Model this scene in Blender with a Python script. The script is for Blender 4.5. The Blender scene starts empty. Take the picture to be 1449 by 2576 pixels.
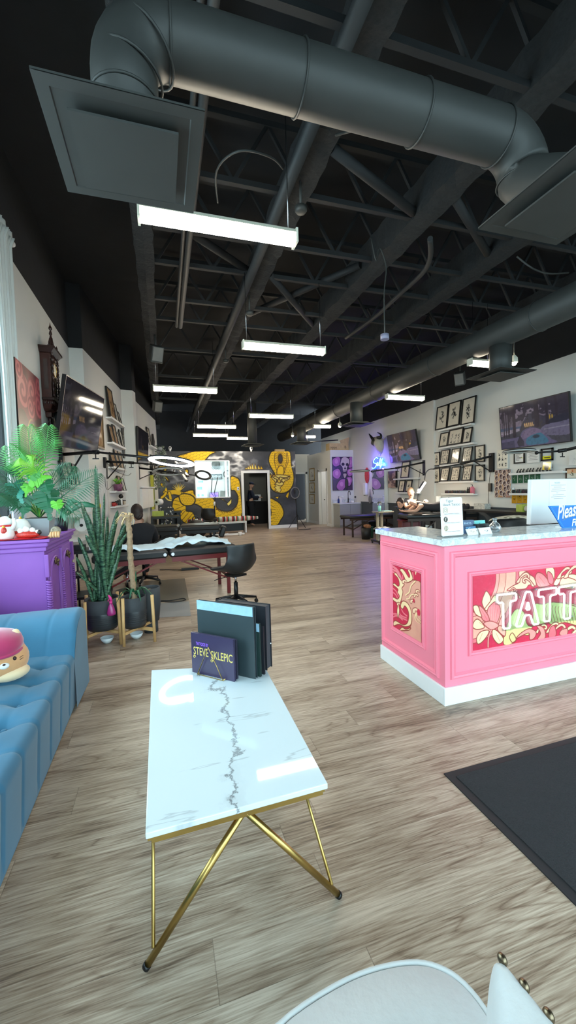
import bpy, math, random
import numpy as np
from mathutils import Vector, Matrix, Euler
random.seed(7); PI=math.pi
sc=bpy.context.scene
COL=sc.collection
# ---------- camera model: pixel of the photograph -> world point on a known real plane ----------
W_,H_=1449,2576
VL=(408,1240);VT=(4000,1142);HC=1.45
F_=math.sqrt(-((VL[0]-W_/2)*(VT[0]-W_/2)+(VL[1]-H_/2)*(VT[1]-H_/2)))
def _n(a):
    l=math.sqrt(sum(x*x for x in a)); return [x/l for x in a]
def _ray(px,py): return [px-W_/2,-(py-H_/2),-F_]
YC=_n(_ray(*VL));XC=_n(_ray(*VT));ZC=[XC[1]*YC[2]-XC[2]*YC[1],XC[2]*YC[0]-XC[0]*YC[2],XC[0]*YC[1]-XC[1]*YC[0]]
def wray(px,py):
    r=_ray(px,py); return [sum(a*b for a,b in zip(A,r)) for A in (XC,YC,ZC)]
def onz(px,py,z=0.0):
    r=wray(px,py); t=(z-HC)/r[2]; return Vector((r[0]*t,r[1]*t,z))
def ony(px,py,y):
    r=wray(px,py); t=y/r[1]; return Vector((r[0]*t,y,HC+r[2]*t))
def onx(px,py,x):
    r=wray(px,py); t=x/r[0]; return Vector((x,r[1]*t,HC+r[2]*t))
def onp(px,py,p,n):
    "on the vertical/any plane through p with normal n"
    r=Vector(wray(px,py)); o=Vector((0,0,HC)); n=Vector(n); t=(Vector(p)-o).dot(n)/r.dot(n); return o+r*t
# ---------- colours and materials ----------
def lin(c):
    return tuple((x/12.92 if x<=.04045 else ((x+.055)/1.055)**2.4) for x in [v/255 for v in c[:3]])
_M={}
def M(name,rgb=(128,128,128),rough=.5,metal=0,nz=.06,ns=12,bump=0,emit=None,es=1,trans=0,alpha=1,spec=.5,coat=0,sheen=0):
    if name in _M: return _M[name]
    m=bpy.data.materials.new(name); m.use_nodes=True; nt=m.node_tree; b=nt.nodes['Principled BSDF']
    b.inputs['Roughness'].default_value=rough; b.inputs['Metallic'].default_value=metal
    b.inputs['Specular IOR Level'].default_value=spec
    b.inputs['Transmission Weight'].default_value=trans; b.inputs['Coat Weight'].default_value=coat
    b.inputs['Sheen Weight'].default_value=sheen; b.inputs['Alpha'].default_value=alpha
    c=lin(rgb); tc=nt.nodes.new('ShaderNodeTexCoord'); n=nt.nodes.new('ShaderNodeTexNoise')
    n.inputs['Scale'].default_value=ns; n.inputs['Detail'].default_value=4; nt.links.new(tc.outputs['Object'],n.inputs['Vector'])
    r=nt.nodes.new('ShaderNodeMapRange'); r.inputs['To Min'].default_value=1-nz*1.6; r.inputs['To Max'].default_value=1+nz*1.6
    nt.links.new(n.outputs['Fac'],r.inputs['Value'])
    v=nt.nodes.new('ShaderNodeVectorMath'); v.operation='SCALE'; v.inputs[0].default_value=c
    nt.links.new(r.outputs[0],v.inputs['Scale']); nt.links.new(v.outputs[0],b.inputs['Base Color'])
    if bump:
        bp=nt.nodes.new('ShaderNodeBump'); bp.inputs['Strength'].default_value=bump; bp.inputs['Distance'].default_value=.01
        nt.links.new(n.outputs['Fac'],bp.inputs['Height']); nt.links.new(bp.outputs[0],b.inputs['Normal'])
    if emit:
        b.inputs['Emission Color'].default_value=(*lin(emit),1); b.inputs['Emission Strength'].default_value=es
    _M[name]=m; return m
def N(m,t,**kw):
    n=m.node_tree.nodes.new(t)
    for k,v in kw.items():
        if k.startswith('i_'): n.inputs[k[2:].replace('_',' ')].default_value=v
        else: setattr(n,k,v)
    return n
def art_mat(name,rough=.6,emit=0,coat=0):
    if name in _M: return _M[name]
    m=M(name,rough=rough,coat=coat); nt=m.node_tree; b=nt.nodes['Principled BSDF']
    a=N(m,'ShaderNodeVertexColor',layer_name='Col'); n=[x for x in nt.nodes if x.type=='VECT_MATH'][0]
    nt.links.new(a.outputs['Color'],n.inputs[0])
    if emit: nt.links.new(a.outputs['Color'],b.inputs['Emission Color']); b.inputs['Emission Strength'].default_value=emit
    return m
# ---------- mesh building ----------
class G:
    def __init__(s): s.v=[];s.f=[];s.sm=[]
    def add(s,vs,fs,smooth=False):
        o=len(s.v); s.v+=[tuple(v) for v in vs]; s.f+=[tuple(i+o for i in f) for f in fs]; s.sm+=[smooth]*len(fs); return s
    def box(s,x0,y0,z0,x1,y1,z1):
        return s.add([(x0,y0,z0),(x1,y0,z0),(x1,y1,z0),(x0,y1,z0),(x0,y0,z1),(x1,y0,z1),(x1,y1,z1),(x0,y1,z1)],
          [(3,2,1,0),(4,5,6,7),(0,1,5,4),(1,2,6,5),(2,3,7,6),(3,0,4,7)])
    def ob(s,c,h,R=None):
        "oriented box: centre, half sizes, rotation matrix or euler"
        if R is None: R=Matrix.Identity(3)
        elif not isinstance(R,Matrix): R=Euler(R).to_matrix()
        c=Vector(c); vs=[c+R@Vector((h[0]*a,h[1]*b,h[2]*d)) for d in(-1,1) for a,b in((-1,-1),(1,-1),(1,1),(-1,1))]
        return s.add(vs,[(3,2,1,0),(4,5,6,7),(0,1,5,4),(1,2,6,5),(2,3,7,6),(3,0,4,7)])
    def hexa(s,b,t):
        return s.add(list(b)+list(t),[(3,2,1,0),(4,5,6,7),(0,1,5,4),(1,2,6,5),(2,3,7,6),(3,0,4,7)])
    def slab(s,q,d):
        "quad of 4 points thickened by vector d"
        d=Vector(d); return s.hexa([Vector(p)+d for p in q],q)
    def beam(s,p0,p1,w,h,up=(0,0,1)):
        p0=Vector(p0);p1=Vector(p1);d=(p1-p0).normalized();u=Vector(up)
        if abs(d.dot(u))>.95: u=Vector((1,0,0))
        a=d.cross(u).normalized();b=a.cross(d)
        q=[a*x*w/2+b*y*h/2 for x,y in((-1,-1),(1,-1),(1,1),(-1,1))]
        return s.hexa([p0+x for x in q],[p1+x for x in q])
    def ring(s,c,a,b,r,n): return [Vector(c)+a*math.cos(2*PI*i/n)*r+b*math.sin(2*PI*i/n)*r for i in range(n)]
    def loft(s,rings,cap=True,smooth=True,closed=True):
        n=len(rings[0]); o=len(s.v); vs=[p for r in rings for p in r]; fs=[]
        for k in range(len(rings)-1):
            for i in range(n if closed else n-1):
                j=(i+1)%n; fs.append((k*n+i,k*n+j,(k+1)*n+j,(k+1)*n+i))
        s.add(vs,fs,smooth)
        if cap and closed:
            s.f+=[tuple(o+i for i in range(n))[::-1],tuple(o+(len(rings)-1)*n+i for i in range(n))]; s.sm+=[False,False]
        return s
    def tube(s,pts,r,n=8,cap=True,flat=1):
        pts=[Vector(p) for p in pts]; rs=r if isinstance(r,(list,tuple)) else [r]*len(pts); rings=[];a=None
        for i,p in enumerate(pts):
            d=(pts[min(i+1,len(pts)-1)]-pts[max(i-1,0)]).normalized()
            if a is None:
                a=d.orthogonal().normalized()
                if abs(d.z)<.9: a=d.cross(Vector((0,0,1))).normalized()
            else: a=(a-d*a.dot(d)).normalized()
            b=d.cross(a); rings.append([p+a*math.cos(2*PI*k/n)*rs[i]+b*math.sin(2*PI*k/n)*rs[i]*flat for k in range(n)])
        return s.loft(rings,cap)
    def cyl(s,p0,p1,r0,r1=None,n=16): return s.tube([p0,p1],[r0,r0 if r1 is None else r1],n)
    def lathe(s,prof,c=(0,0,0),n=24,ax=None,cap=False):
        R=Matrix.Identity(3) if ax is None else Vector((0,0,1)).rotation_difference(Vector(ax)).to_matrix(); c=Vector(c)
        return s.loft([[c+R@Vector((r*math.cos(2*PI*i/n),r*math.sin(2*PI*i/n),z)) for i in range(n)] for r,z in prof],cap)
    def ball(s,c,r,n=12,R=None):
        if not isinstance(r,(tuple,list)): r=(r,r,r)
        if R is None: R=Matrix.Identity(3)
        elif not isinstance(R,Matrix): R=Euler(R).to_matrix()
        c=Vector(c);m=max(4,n//2+1)
        return s.loft([[c+R@Vector((r[0]*math.sin(t)*math.cos(2*PI*i/n),r[1]*math.sin(t)*math.sin(2*PI*i/n),-r[2]*math.cos(t))) for i in range(n)] for t in [max(.02,min(PI-.02,PI*k/m)) for k in range(m+1)]])
    def torus(s,c,R,r,ax=(0,0,1),n=28,k=8,flat=1,a0=0,a1=2*PI):
        Q=Vector((0,0,1)).rotation_difference(Vector(ax)).to_matrix(); c=Vector(c); full=abs(a1-a0-2*PI)<1e-6; rings=[]
        for i in range(n+1):
            t=a0+(a1-a0)*i/n
            rings.append([c+Q@Vector(((R+r*math.cos(u))*math.cos(t),(R+r*math.cos(u))*math.sin(t),flat*r*math.sin(u))) for u in [2*PI*j/k for j in range(k)]])
        return s.loft(rings,not full)
    def prism(s,poly,fn,d0,d1):
        "polygon in (a,b) mapped by fn(a,b,depth) and given thickness"
        n=len(poly);vs=[fn(a,b,d0) for a,b in poly]+[fn(a,b,d1) for a,b in poly]
        return s.add(vs,[tuple(range(n))[::-1],tuple(range(n,2*n))]+[(i,(i+1)%n,(i+1)%n+n,i+n) for i in range(n)])
    def grid(s,fn,nu,nv,smooth=True):
        vs=[fn(i/nu,j/nv) for j in range(nv+1) for i in range(nu+1)]
        return s.add(vs,[(j*(nu+1)+i,j*(nu+1)+i+1,(j+1)*(nu+1)+i+1,(j+1)*(nu+1)+i) for j in range(nv) for i in range(nu)],smooth)
def prop(o,label=None,cat=None,group=None,kind=None):
    if label: o['label']=label
    if cat: o['category']=cat
    if group: o['group']=group
    if kind: o['kind']=kind
    return o
def mk(name,g,mat,origin=(0,0,0),bevel=0,sub=0,fixn=True,col=None,solid=0):
    me=bpy.data.meshes.new(name); o=Vector(origin)
    me.from_pydata([tuple(Vector(v)-o) for v in g.v],[],g.f)
    me.polygons.foreach_set('use_smooth',g.sm)
    if fixn:
        import bmesh
        bm=bmesh.new(); bm.from_mesh(me); bmesh.ops.recalc_face_normals(bm,faces=bm.faces); bm.to_mesh(me); bm.free()
    if col is not None:
        a=me.color_attributes.new('Col','FLOAT_COLOR','POINT'); a.data.foreach_set('color',np.asarray(col,dtype=np.float32).ravel())
    for m in (mat if isinstance(mat,(list,tuple)) else [mat]): me.materials.append(m)
    ob=bpy.data.objects.new(name,me); COL.objects.link(ob)
    if solid: md=ob.modifiers.new('s','SOLIDIFY'); md.thickness=solid; md.offset=0
    if bevel: md=ob.modifiers.new('b','BEVEL'); md.width=bevel; md.segments=2; md.limit_method='ANGLE'; md.angle_limit=.7
    if sub: md=ob.modifiers.new('u','SUBSURF'); md.levels=sub; md.render_levels=sub
    return ob
def solo(name,g,mat,label,cat,group=None,base=None,**k):
    "a thing that is one mesh"
    if base is None:
        xs=list(zip(*g.v)); base=((min(xs[0])+max(xs[0]))/2,(min(xs[1])+max(xs[1]))/2,min(xs[2]))
    o=mk(name,g,mat,base,**k); o.location=base; return prop(o,label,cat,group)
def thing(name,label,cat,loc=(0,0,0),rz=0,group=None):
    o=bpy.data.objects.new(name,None); o.empty_display_size=.1; COL.objects.link(o); o.location=loc; o.rotation_euler=(0,0,rz)
    return prop(o,label,cat,group)
def part(name,g,mat,parent,world=False,label=None,kind=None,**k):
    "a part; world=True when its geometry was written in world coordinates"
    if world:
        root=parent
        while root.parent: root=root.parent
        iv=(Matrix.Translation(root.location)@root.rotation_euler.to_matrix().to_4x4()).inverted()
        g.v=[tuple(iv@Vector(v)) for v in g.v]
    o=mk(name,g,mat,**k); o.parent=parent; return prop(o,label,kind=kind)
def kids(o): return [x for x in list(bpy.data.objects) if x.parent==o]
def dup(o,loc=None,rz=None,label=None,group=None,parent=None,scale=None):
    c=o.copy(); COL.objects.link(c)
    if parent: c.parent=parent
    if loc is not None: c.location=loc
    if rz is not None: c.rotation_euler=(0,0,rz)
    if label: c['label']=label
    if group: c['group']=group
    if scale: c.scale=(scale,)*3
    for ch in kids(o): dup(ch,parent=c)
    return c
def struct(name,g,mat,label=None,**k): return prop(mk(name,g,mat,**k),label,kind='structure')
def text_g(body,size,fn,ext=.002,font=None,shear=0,sx=1,fit=0,bold=0):
    "lettering as a mesh: fn(a,b,d) maps the text plane to the world; returns (G, width)"
    cu=bpy.data.curves.new('t','FONT'); cu.body=body; cu.size=size; cu.extrude=0; cu.offset=bold; cu.shear=shear; cu.resolution_u=3
    ob=bpy.data.objects.new('t',cu); COL.objects.link(ob); dg=bpy.context.evaluated_depsgraph_get()
    me=ob.evaluated_get(dg).to_mesh()
    if fit: sx=fit/max(v.co.x for v in me.vertices)
    vs=[(v.co.x*sx,v.co.y) for v in me.vertices]; fs=[tuple(p.vertices) for p in me.polygons]
    ob.evaluated_get(dg).to_mesh_clear(); bpy.data.objects.remove(ob); bpy.data.curves.remove(cu)
    g=G(); g.add([fn(a,b,ext) for a,b in vs],fs); w=max([v[0] for v in vs]+[0]); return g,w
# ---------- painted artwork: colours computed per point of a fine grid ----------
class Art:
    def __init__(s,nx,ny,asp,bg=(255,255,255)):
        s.nx,s.ny,s.asp=nx,ny,asp; x=np.linspace(0,asp,nx+1); y=np.linspace(0,1,ny+1); s.X,s.Y=np.meshgrid(x,y)
        s.C=np.empty(s.X.shape+(3,)); s.C[:]=bg; s.px=1.0/ny
    def mix(s,m,c):
        m=np.clip(m,0,1)[...,None]; s.C=s.C*(1-m)+np.asarray(c,dtype=float)*m
    def noise(s,sc,seed=0,oct=4,sx=1,sy=1):
        rs=np.random.RandomState(seed); out=np.zeros_like(s.X); amp=1;tot=0
        for o in range(oct):
            g=rs.rand(64,64); u=(s.X*sc*sx)%63; v=(s.Y*sc*sy)%63; i=u.astype(int);j=v.astype(int); fu=u-i;fv=v-j; fu=fu*fu*(3-2*fu);fv=fv*fv*(3-2*fv)
            i2=(i+1)%64;j2=(j+1)%64
            out+=amp*((g[j,i]*(1-fu)+g[j,i2]*fu)*(1-fv)+(g[j2,i]*(1-fu)+g[j2,i2]*fu)*fv); tot+=amp; amp*=.5; sc*=2
        return out/tot
    def seg(s,P):
        "distance to polyline, arclength and side"
        P=np.asarray(P,float); D=np.full(s.X.shape,1e9);S=np.zeros_like(D);T=np.zeros_like(D);L=0
        for a,b in zip(P[:-1],P[1:]):
            d=b-a;l=math.hypot(*d)+1e-9; u=np.clip(((s.X-a[0])*d[0]+(s.Y-a[1])*d[1])/l/l,0,1)
            qx=s.X-a[0]-u*d[0];qy=s.Y-a[1]-u*d[1];q=np.hypot(qx,qy);k=q<D
            D[k]=q[k];S[k]=(L+u*l)[k];T[k]=np.sign(d[0]*qy-d[1]*qx)[k]; L+=l
        return D,S,T,L
    def line(s,P,w,c,taper=False,sm=0):
        if sm: P=smooth(P,sm)
        D,S,T,L=s.seg(P); ww=w*(np.sin(np.clip(S/L,0.02,.98)*PI)**.5 if taper==1 else (1-S/L*.9) if taper==2 else 1)
        s.mix((ww-D)/s.px+.5,c)
    def inside(s,P):
        P=np.asarray(P,float); I=np.zeros(s.X.shape,bool); n=len(P)
        for k in range(n):
            x1,y1=P[k];x2,y2=P[(k+1)%n]
            if abs(y2-y1)<1e-12: continue
            c=((y1>s.Y)!=(y2>s.Y))&(s.X<(x2-x1)*(s.Y-y1)/(y2-y1)+x1); I^=c
        return I
    def poly(s,P,c,sm=0,outline=None,ow=.006):
        if sm: P=smooth(list(P)+[P[0]],sm,True)
        I=s.inside(P); s.mix(I*1.0,c)
        if outline is not None: s.line(list(P)+[P[0]],ow,outline)
        return I
    def ell(s,c,rx,ry,col,rot=0,outline=None,ow=.006):
        co,si=math.cos(rot),math.sin(rot); u=(s.X-c[0])*co+(s.Y-c[1])*si; v=-(s.X-c[0])*si+(s.Y-c[1])*co
        q=np.sqrt((u/rx)**2+(v/ry)**2); m=min(rx,ry)
        if outline is not None: s.mix((1-q)*m/s.px+.5+ow/s.px,outline)
        s.mix((1-q)*m/s.px+.5,col); return q<1
    def obj(s,name,q,mat,**k):
        "grid object on quad corners q = bottom-left, bottom-right, top-right, top-left (art y runs up)"
        bl,br,tr,tl=[np.array(p) for p in q]; u=(s.X/s.asp)[...,None]; v=s.Y[...,None]
        P=(bl*(1-u)+br*u)*(1-v)+(tl*(1-u)+tr*u)*v; g=G(); nx,ny=s.nx,s.ny
        idx=np.arange((nx+1)*(ny+1)).reshape(ny+1,nx+1)
        f=np.stack([idx[:-1,:-1],idx[:-1,1:],idx[1:,1:],idx[1:,:-1]],-1).reshape(-1,4)
        g.v=[tuple(p) for p in P.reshape(-1,3)]; g.f=[tuple(int(i) for i in r) for r in f]; g.sm=[False]*len(g.f)
        c=np.clip(s.C,0,255)/255; c=np.where(c<=.04045,c/12.92,((c+.055)/1.055)**2.4)
        col=np.concatenate([c,np.ones(c.shape[:2]+(1,))],-1).reshape(-1,4); return g,dict(col=col,fixn=False)
def smooth(P,k=6,closed=False):
    P=[np.array(p,float) for p in P]; out=[]; n=len(P)
    for i in range(n-1):
        if closed: p0=P[i-1 if i>0 else n-2];p3=P[i+2 if i+2<n else 1]
        else: p0=P[max(i-1,0)];p3=P[min(i+2,n-1)]
        p1,p2=P[i],P[i+1]
        for t in np.arange(k)/k:
            out.append(.5*((2*p1)+(-p0+p2)*t+(2*p0-5*p1+4*p2-p3)*t*t+(-p0+3*p1-3*p2+p3)*t**3))
    if not closed: out.append(P[-1])
    return [tuple(p) for p in out]
def artpart(name,art,q,mat,parent,**k):
    g,kw=art.obj(name,q,mat); kw.update(k); return part(name,g,mat,parent,world=True,**kw)
# ================= common materials =================
WALL=M('wall_paint',(226,226,222),.75,nz=.015,ns=3,bump=.02)
WHITE=M('white_gloss_paint',(235,236,236),.4,nz=.01)
BLACKC=M('black_ceiling_paint',(24,26,30),.8,nz=.2,ns=5,bump=.3)
DUCTM=M('dark_duct_paint',(55,57,56),.55,nz=.08,ns=6,bump=.05)
BEAMM=M('fireproofed_beam',(33,35,37),.9,nz=.35,ns=30,bump=.9)
BLK=M('black_metal',(26,26,28),.4,metal=.3,nz=.05)
BPL=M('black_plastic',(22,23,25),.45,nz=.05)
BLEA=M('black_leather',(34,36,38),.42,nz=.08,ns=30,bump=.06)
CHROME=M('chrome',(200,200,205),.15,metal=1,nz=.02)
GOLD=M('brass',(190,160,95),.3,metal=1,nz=.06,ns=30)
DADO=M('charcoal_dado_paint',(70,76,82),.6,nz=.03)
GREYCAB=M('grey_cabinet',(168,170,168),.5,nz=.02)
PINK=M('pink_paint',(246,134,156),.5,nz=.02,ns=4)
WOODL=M('light_wood',(205,165,110),.5,nz=.12,ns=14)
TEAL=M('teal_plastic',(150,225,220),.4)
RED=M('red_plastic',(190,30,40),.4)
DGREEN=M('dark_green',(30,80,60),.4)
PAPER=M('white_paper',(240,240,238),.8,nz=.01)
GREYF=M('grey_fabric',(120,120,118),.9,nz=.1)
def lamp(name,rgb,s): return M(name,(255,255,255),.5,emit=rgb,es=s)
LEDM=lamp('led_diffuser',(255,240,214),26)
def glassmat(name,tint=(240,250,250),rough=0,refl=1.0):
    if name in _M: return _M[name]
    m=bpy.data.materials.new(name); m.use_nodes=True; nt=m.node_tree; nt.nodes.clear()
    o=N(m,'ShaderNodeOutputMaterial'); t=N(m,'ShaderNodeBsdfTransparent'); g=N(m,'ShaderNodeBsdfGlossy'); x=N(m,'ShaderNodeMixShader'); fr=N(m,'ShaderNodeFresnel')
    t.inputs[0].default_value=(*lin(tint),1); g.inputs['Roughness'].default_value=.02+rough; nt.nodes.remove(fr)
    lw=N(m,'ShaderNodeLayerWeight'); pw=N(m,'ShaderNodeMath',operation='POWER'); pw.inputs[1].default_value=4; ad=N(m,'ShaderNodeMath',operation='MULTIPLY_ADD'); ad.inputs[1].default_value=.5; ad.inputs[2].default_value=.03
    nt.links.new(lw.outputs['Facing'],pw.inputs[0]); nt.links.new(pw.outputs[0],ad.inputs[0]); nt.links.new(ad.outputs[0],x.inputs[0]); nt.links.new(t.outputs[0],x.inputs[1]); nt.links.new(g.outputs[0],x.inputs[2]); nt.links.new(x.outputs[0],o.inputs[0])
    _M[name]=m; return m
GLASS=glassmat('clear_glass')
# ---- wood plank floor ----
def floor_mat():
    m=bpy.data.materials.new('wood_plank_floor'); m.use_nodes=True; nt=m.node_tree; L=nt.links.new; b=nt.nodes['Principled BSDF']
    tc=N(m,'ShaderNodeTexCoord'); sp=N(m,'ShaderNodeSeparateXYZ'); L(tc.outputs['Object'],sp.inputs[0])
    def mth(op,a,b2=None):
        n=N(m,'ShaderNodeMath',operation=op)
        for i,q in enumerate((a,b2)):
            if q is None: continue
            if isinstance(q,(int,float)): n.inputs[i].default_value=q
            else: L(q,n.inputs[i])
        return n.outputs[0]
    yr=mth('DIVIDE',sp.outputs['Y'],.18); row=mth('FLOOR',yr); fy=mth('FRACT',yr)
    rn=N(m,'ShaderNodeTexWhiteNoise',noise_dimensions='1D'); L(row,rn.inputs['W'])
    xx=mth('ADD',sp.outputs['X'],mth('MULTIPLY',rn.outputs['Value'],1.22)); xr=mth('DIVIDE',xx,1.22); cl=mth('FLOOR',xr); fx=mth('FRACT',xr)
    cb=N(m,'ShaderNodeCombineXYZ'); L(row,cb.inputs[0]); L(cl,cb.inputs[1]); wn=N(m,'ShaderNodeTexWhiteNoise',noise_dimensions='2D'); L(cb.outputs[0],wn.inputs['Vector'])
    # grain coordinate: stretched along the plank, shifted per plank
    gc=N(m,'ShaderNodeCombineXYZ'); L(mth('ADD',mth('MULTIPLY',sp.outputs['X'],.38),mth('MULTIPLY',wn.outputs['Value'],37)),gc.inputs[0]); L(mth('ADD',mth('MULTIPLY',sp.outputs['Y'],3.2),mth('MULTIPLY',wn.outputs['Value'],11)),gc.inputs[1])
    big=N(m,'ShaderNodeTexNoise'); big.inputs['Scale'].default_value=1.5; big.inputs['Detail'].default_value=2; big.inputs['Distortion'].default_value=.5; L(gc.outputs[0],big.inputs['Vector'])
    rings=mth('FRACT',mth('ADD',mth('MULTIPLY',big.outputs['Fac'],15),mth('MULTIPLY',sp.outputs['Y'],1.5))); rg=mth('SUBTRACT',1,mth('POWER',mth('ABSOLUTE',mth('SUBTRACT',mth('MULTIPLY',rings,2),1)),5))
    tk=N(m,'ShaderNodeTexNoise'); tk.inputs['Scale'].default_value=1.1; tk.inputs['Detail'].default_value=2; L(gc.outputs[0],tk.inputs['Vector']); rg=mth('SUBTRACT',1,mth('MULTIPLY',mth('SUBTRACT',1,rg),mth('MULTIPLY',tk.outputs['Fac'],1.15)))
    fd=N(m,'ShaderNodeCombineXYZ'); L(mth('ADD',mth('MULTIPLY',sp.outputs['X'],5),mth('MULTIPLY',wn.outputs['Value'],5)),fd.inputs[0]); L(mth('MULTIPLY',sp.outputs['Y'],150),fd.inputs[1])
    fine2=N(m,'ShaderNodeTexNoise'); fine2.inputs['Scale'].default_value=1.5; fine2.inputs['Detail'].default_value=2; L(fd.outputs[0],fine2.inputs['Vector'])
    fc=N(m,'ShaderNodeCombineXYZ'); L(mth('ADD',mth('MULTIPLY',sp.outputs['X'],2.5),mth('MULTIPLY',wn.outputs['Value'],9)),fc.inputs[0]); L(mth('MULTIPLY',sp.outputs['Y'],46),fc.inputs[1])
    fine=N(m,'ShaderNodeTexNoise'); fine.inputs['Scale'].default_value=2.2; fine.inputs['Detail'].default_value=4; fine.inputs['Roughness'].default_value=.65; L(fc.outputs[0],fine.inputs['Vector'])
    md=N(m,'ShaderNodeTexNoise'); md.inputs['Scale'].default_value=2.6; md.inputs['Detail'].default_value=3; L(gc.outputs[0],md.inputs['Vector'])
    v=mth('ADD',mth('MULTIPLY',rg,.20),mth('ADD',mth('MULTIPLY',fine.outputs['Fac'],.62),mth('ADD',mth('MULTIPLY',md.outputs['Fac'],.55),mth('MULTIPLY',fine2.outputs['Fac'],.40))))
    v=mth('ADD',v,mth('MULTIPLY',wn.outputs['Value'],.14))
    cr=N(m,'ShaderNodeValToRGB'); L(mth('MULTIPLY',mth('SUBTRACT',v,.705),1.75),cr.inputs[0]); e=cr.color_ramp.elements
    e[0].position=.05; e[0].color=(*lin((92,76,64)),1); e[1].position=.92; e[1].color=(*lin((204,187,168)),1)
    for p,c in ((.28,(124,104,87)),(.46,(154,134,115)),(.68,(180,162,143))): q=e.new(p); q.color=(*lin(c),1)
    # seams
    s1=mth('LESS_THAN',fy,.012); s2=mth('LESS_THAN',fx,.0022); sm=mth('MAXIMUM',s1,s2)
    mx=N(m,'ShaderNodeMix',data_type='RGBA'); L(mth('MULTIPLY',sm,.45),mx.inputs[0]); L(cr.outputs[0],mx.inputs[6]); mx.inputs[7].default_value=(*lin((70,58,48)),1)
    L(mx.outputs[2],b.inputs['Base Color']); b.inputs['Roughness'].default_value=.36
    bp=N(m,'ShaderNodeBump'); bp.inputs['Strength'].default_value=.12; bp.inputs['Distance'].default_value=.004; L(v,bp.inputs['Height']); L(bp.outputs[0],b.inputs['Normal'])
    return m
FLOORM=floor_mat()
# ---- marble ----
def marble(name,base,vein,sc=1.2,amt=.8):
    m=bpy.data.materials.new(name); m.use_nodes=True; nt=m.node_tree; L=nt.links.new; b=nt.nodes['Principled BSDF']
    tc=N(m,'ShaderNodeTexCoord'); n=N(m,'ShaderNodeTexNoise'); n.inputs['Scale'].default_value=sc; n.inputs['Detail'].default_value=9; n.inputs['Roughness'].default_value=.62; n.inputs['Distortion'].default_value=.6
    L(tc.outputs['Object'],n.inputs['Vector']); cr=N(m,'ShaderNodeValToRGB'); L(n.outputs['Fac'],cr.inputs[0]); e=cr.color_ramp.elements
    e[0].position=.44; e[0].color=(*lin(base),1); e[1].position=.53; e[1].color=(*lin(base),1)
    q=e.new(.485); q.color=(*[x*(1-amt)+y*amt for x,y in zip(lin(base),lin(vein))],1)
    L(cr.outputs[0],b.inputs['Base Color']); b.inputs['Roughness'].default_value=.12; return m
# ================= room shell =================
Z0=0.0; DECK=5.0
XL,XR=-1.40,7.0
YF=-1.7       # shopfront
struct('floor',G().box(-3.2,YF-.1,-.1,8.2,18.6,0),FLOORM)
struct('ceiling',G().box(-3.2,YF-.3,DECK,8.2,18.8,DECK+.15),BLACKC)
# left wall: straight stretch, step, slanting stretch, boxed column, last stretch.  white below the paint line, black above
PLL=3.93
LA=Vector((-1.185,7.68,0)); LB=Vector((-.84,10.46,0)); LC=Vector((-.585,10.50,0)); LD=Vector((-.53,10.72,0)); LE=Vector((-.72,10.78,0)); LF=Vector((-.12,14.66,0))
NA=Vector((LB.y-LA.y,-(LB.x-LA.x),0)).normalized()    # normals of slanting stretches, towards the room
NB=Vector((LF.y-LE.y,-(LF.x-LE.x),0)).normalized()
def onA(px,py,d=0): return onp(px,py,LA+NA*d,NA)
def onB(px,py,d=0): return onp(px,py,LE+NB*d,NB)
WY0,WY1,WZ0,WZ1=1.2,4.72,.75,3.2          # window beside the sofa
def wallpoly(pts,z0,z1,back=.3):
    g=G()
    for a,b in zip(pts[:-1],pts[1:]):
        g.add([(a[0],a[1],z0),(b[0],b[1],z0),(b[0],b[1],z1),(a[0],a[1],z1)],[(0,1,2,3)])
    return g
def prism_z(pts,z0,z1): return G().prism(pts,lambda a,b,d:(a,b,d),z0,z1)
shape=[(XL,7.68),(LA.x,7.68),(LB.x,LB.y),(LC.x,LC.y),(LD.x,LD.y),(LE.x,LE.y),(LF.x,LF.y),(LF.x,17.2),(-3.1,17.2),(-3.1,7.68)]
struct('wall_left_far',prism_z(shape,0,PLL),WALL)
struct('wall_left_far_upper',prism_z(shape,PLL,DECK),BLACKC)
g=G(); g.box(XL-.25,YF,0,XL,WY0,PLL); g.box(XL-.25,WY1,0,XL,7.68,PLL); g.box(XL-.25,WY0,0,XL,WY1,WZ0); g.box(XL-.25,WY0,WZ1,XL,WY1,PLL)
struct('wall_left',g,WALL); struct('wall_left_upper',G().box(XL-.25,YF,PLL,XL,7.68,DECK),BLACKC)
g=G(); 
for a in (WY0,WY0+1.15,WY0+2.33,WY1-.06): g.box(XL-.16,a,WZ0,XL-.08,a+.06,WZ1)
g.box(XL-.16,WY0,WZ0,XL-.08,WY1,WZ0+.06); g.box(XL-.16,WY0,WZ1-.06,XL-.08,WY1,WZ1)
w=struct('window_1',g,BLK); part('pane',G().box(XL-.125,WY0,WZ0,XL-.115,WY1,WZ1),GLASS,w)
# right wall with boxed column and dado
PLR=3.70
g=G().box(XR,YF,0,XR+.25,14.1,PLR); struct('wall_right',g,WALL)
struct('wall_right_upper',G().box(XR,YF,PLR,XR+.25,17.2,DECK),BLACKC)
struct('wall_right_back',G().box(XR,14.1,0,XR+.25,17.2,PLR),WALL)
struct('trim_1',G().box(XR-.06,9.15,0,XR,9.72,PLR),WALL)
struct('wall_right_dado',G().box(XR-.015,YF,0,XR,9.15,.9).box(XR-.015,9.72,0,XR,13.38,.9).box(XR-.075,9.15,0,XR-.06,9.72,.9),DADO)
struct('trim_2',G().box(XR-.04,YF,.9,XR,9.15,.935).box(XR-.04,9.72,.9,XR,13.38,.935).box(XR-.1,9.15,.9,XR-.06,9.72,.935),DADO)
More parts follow.
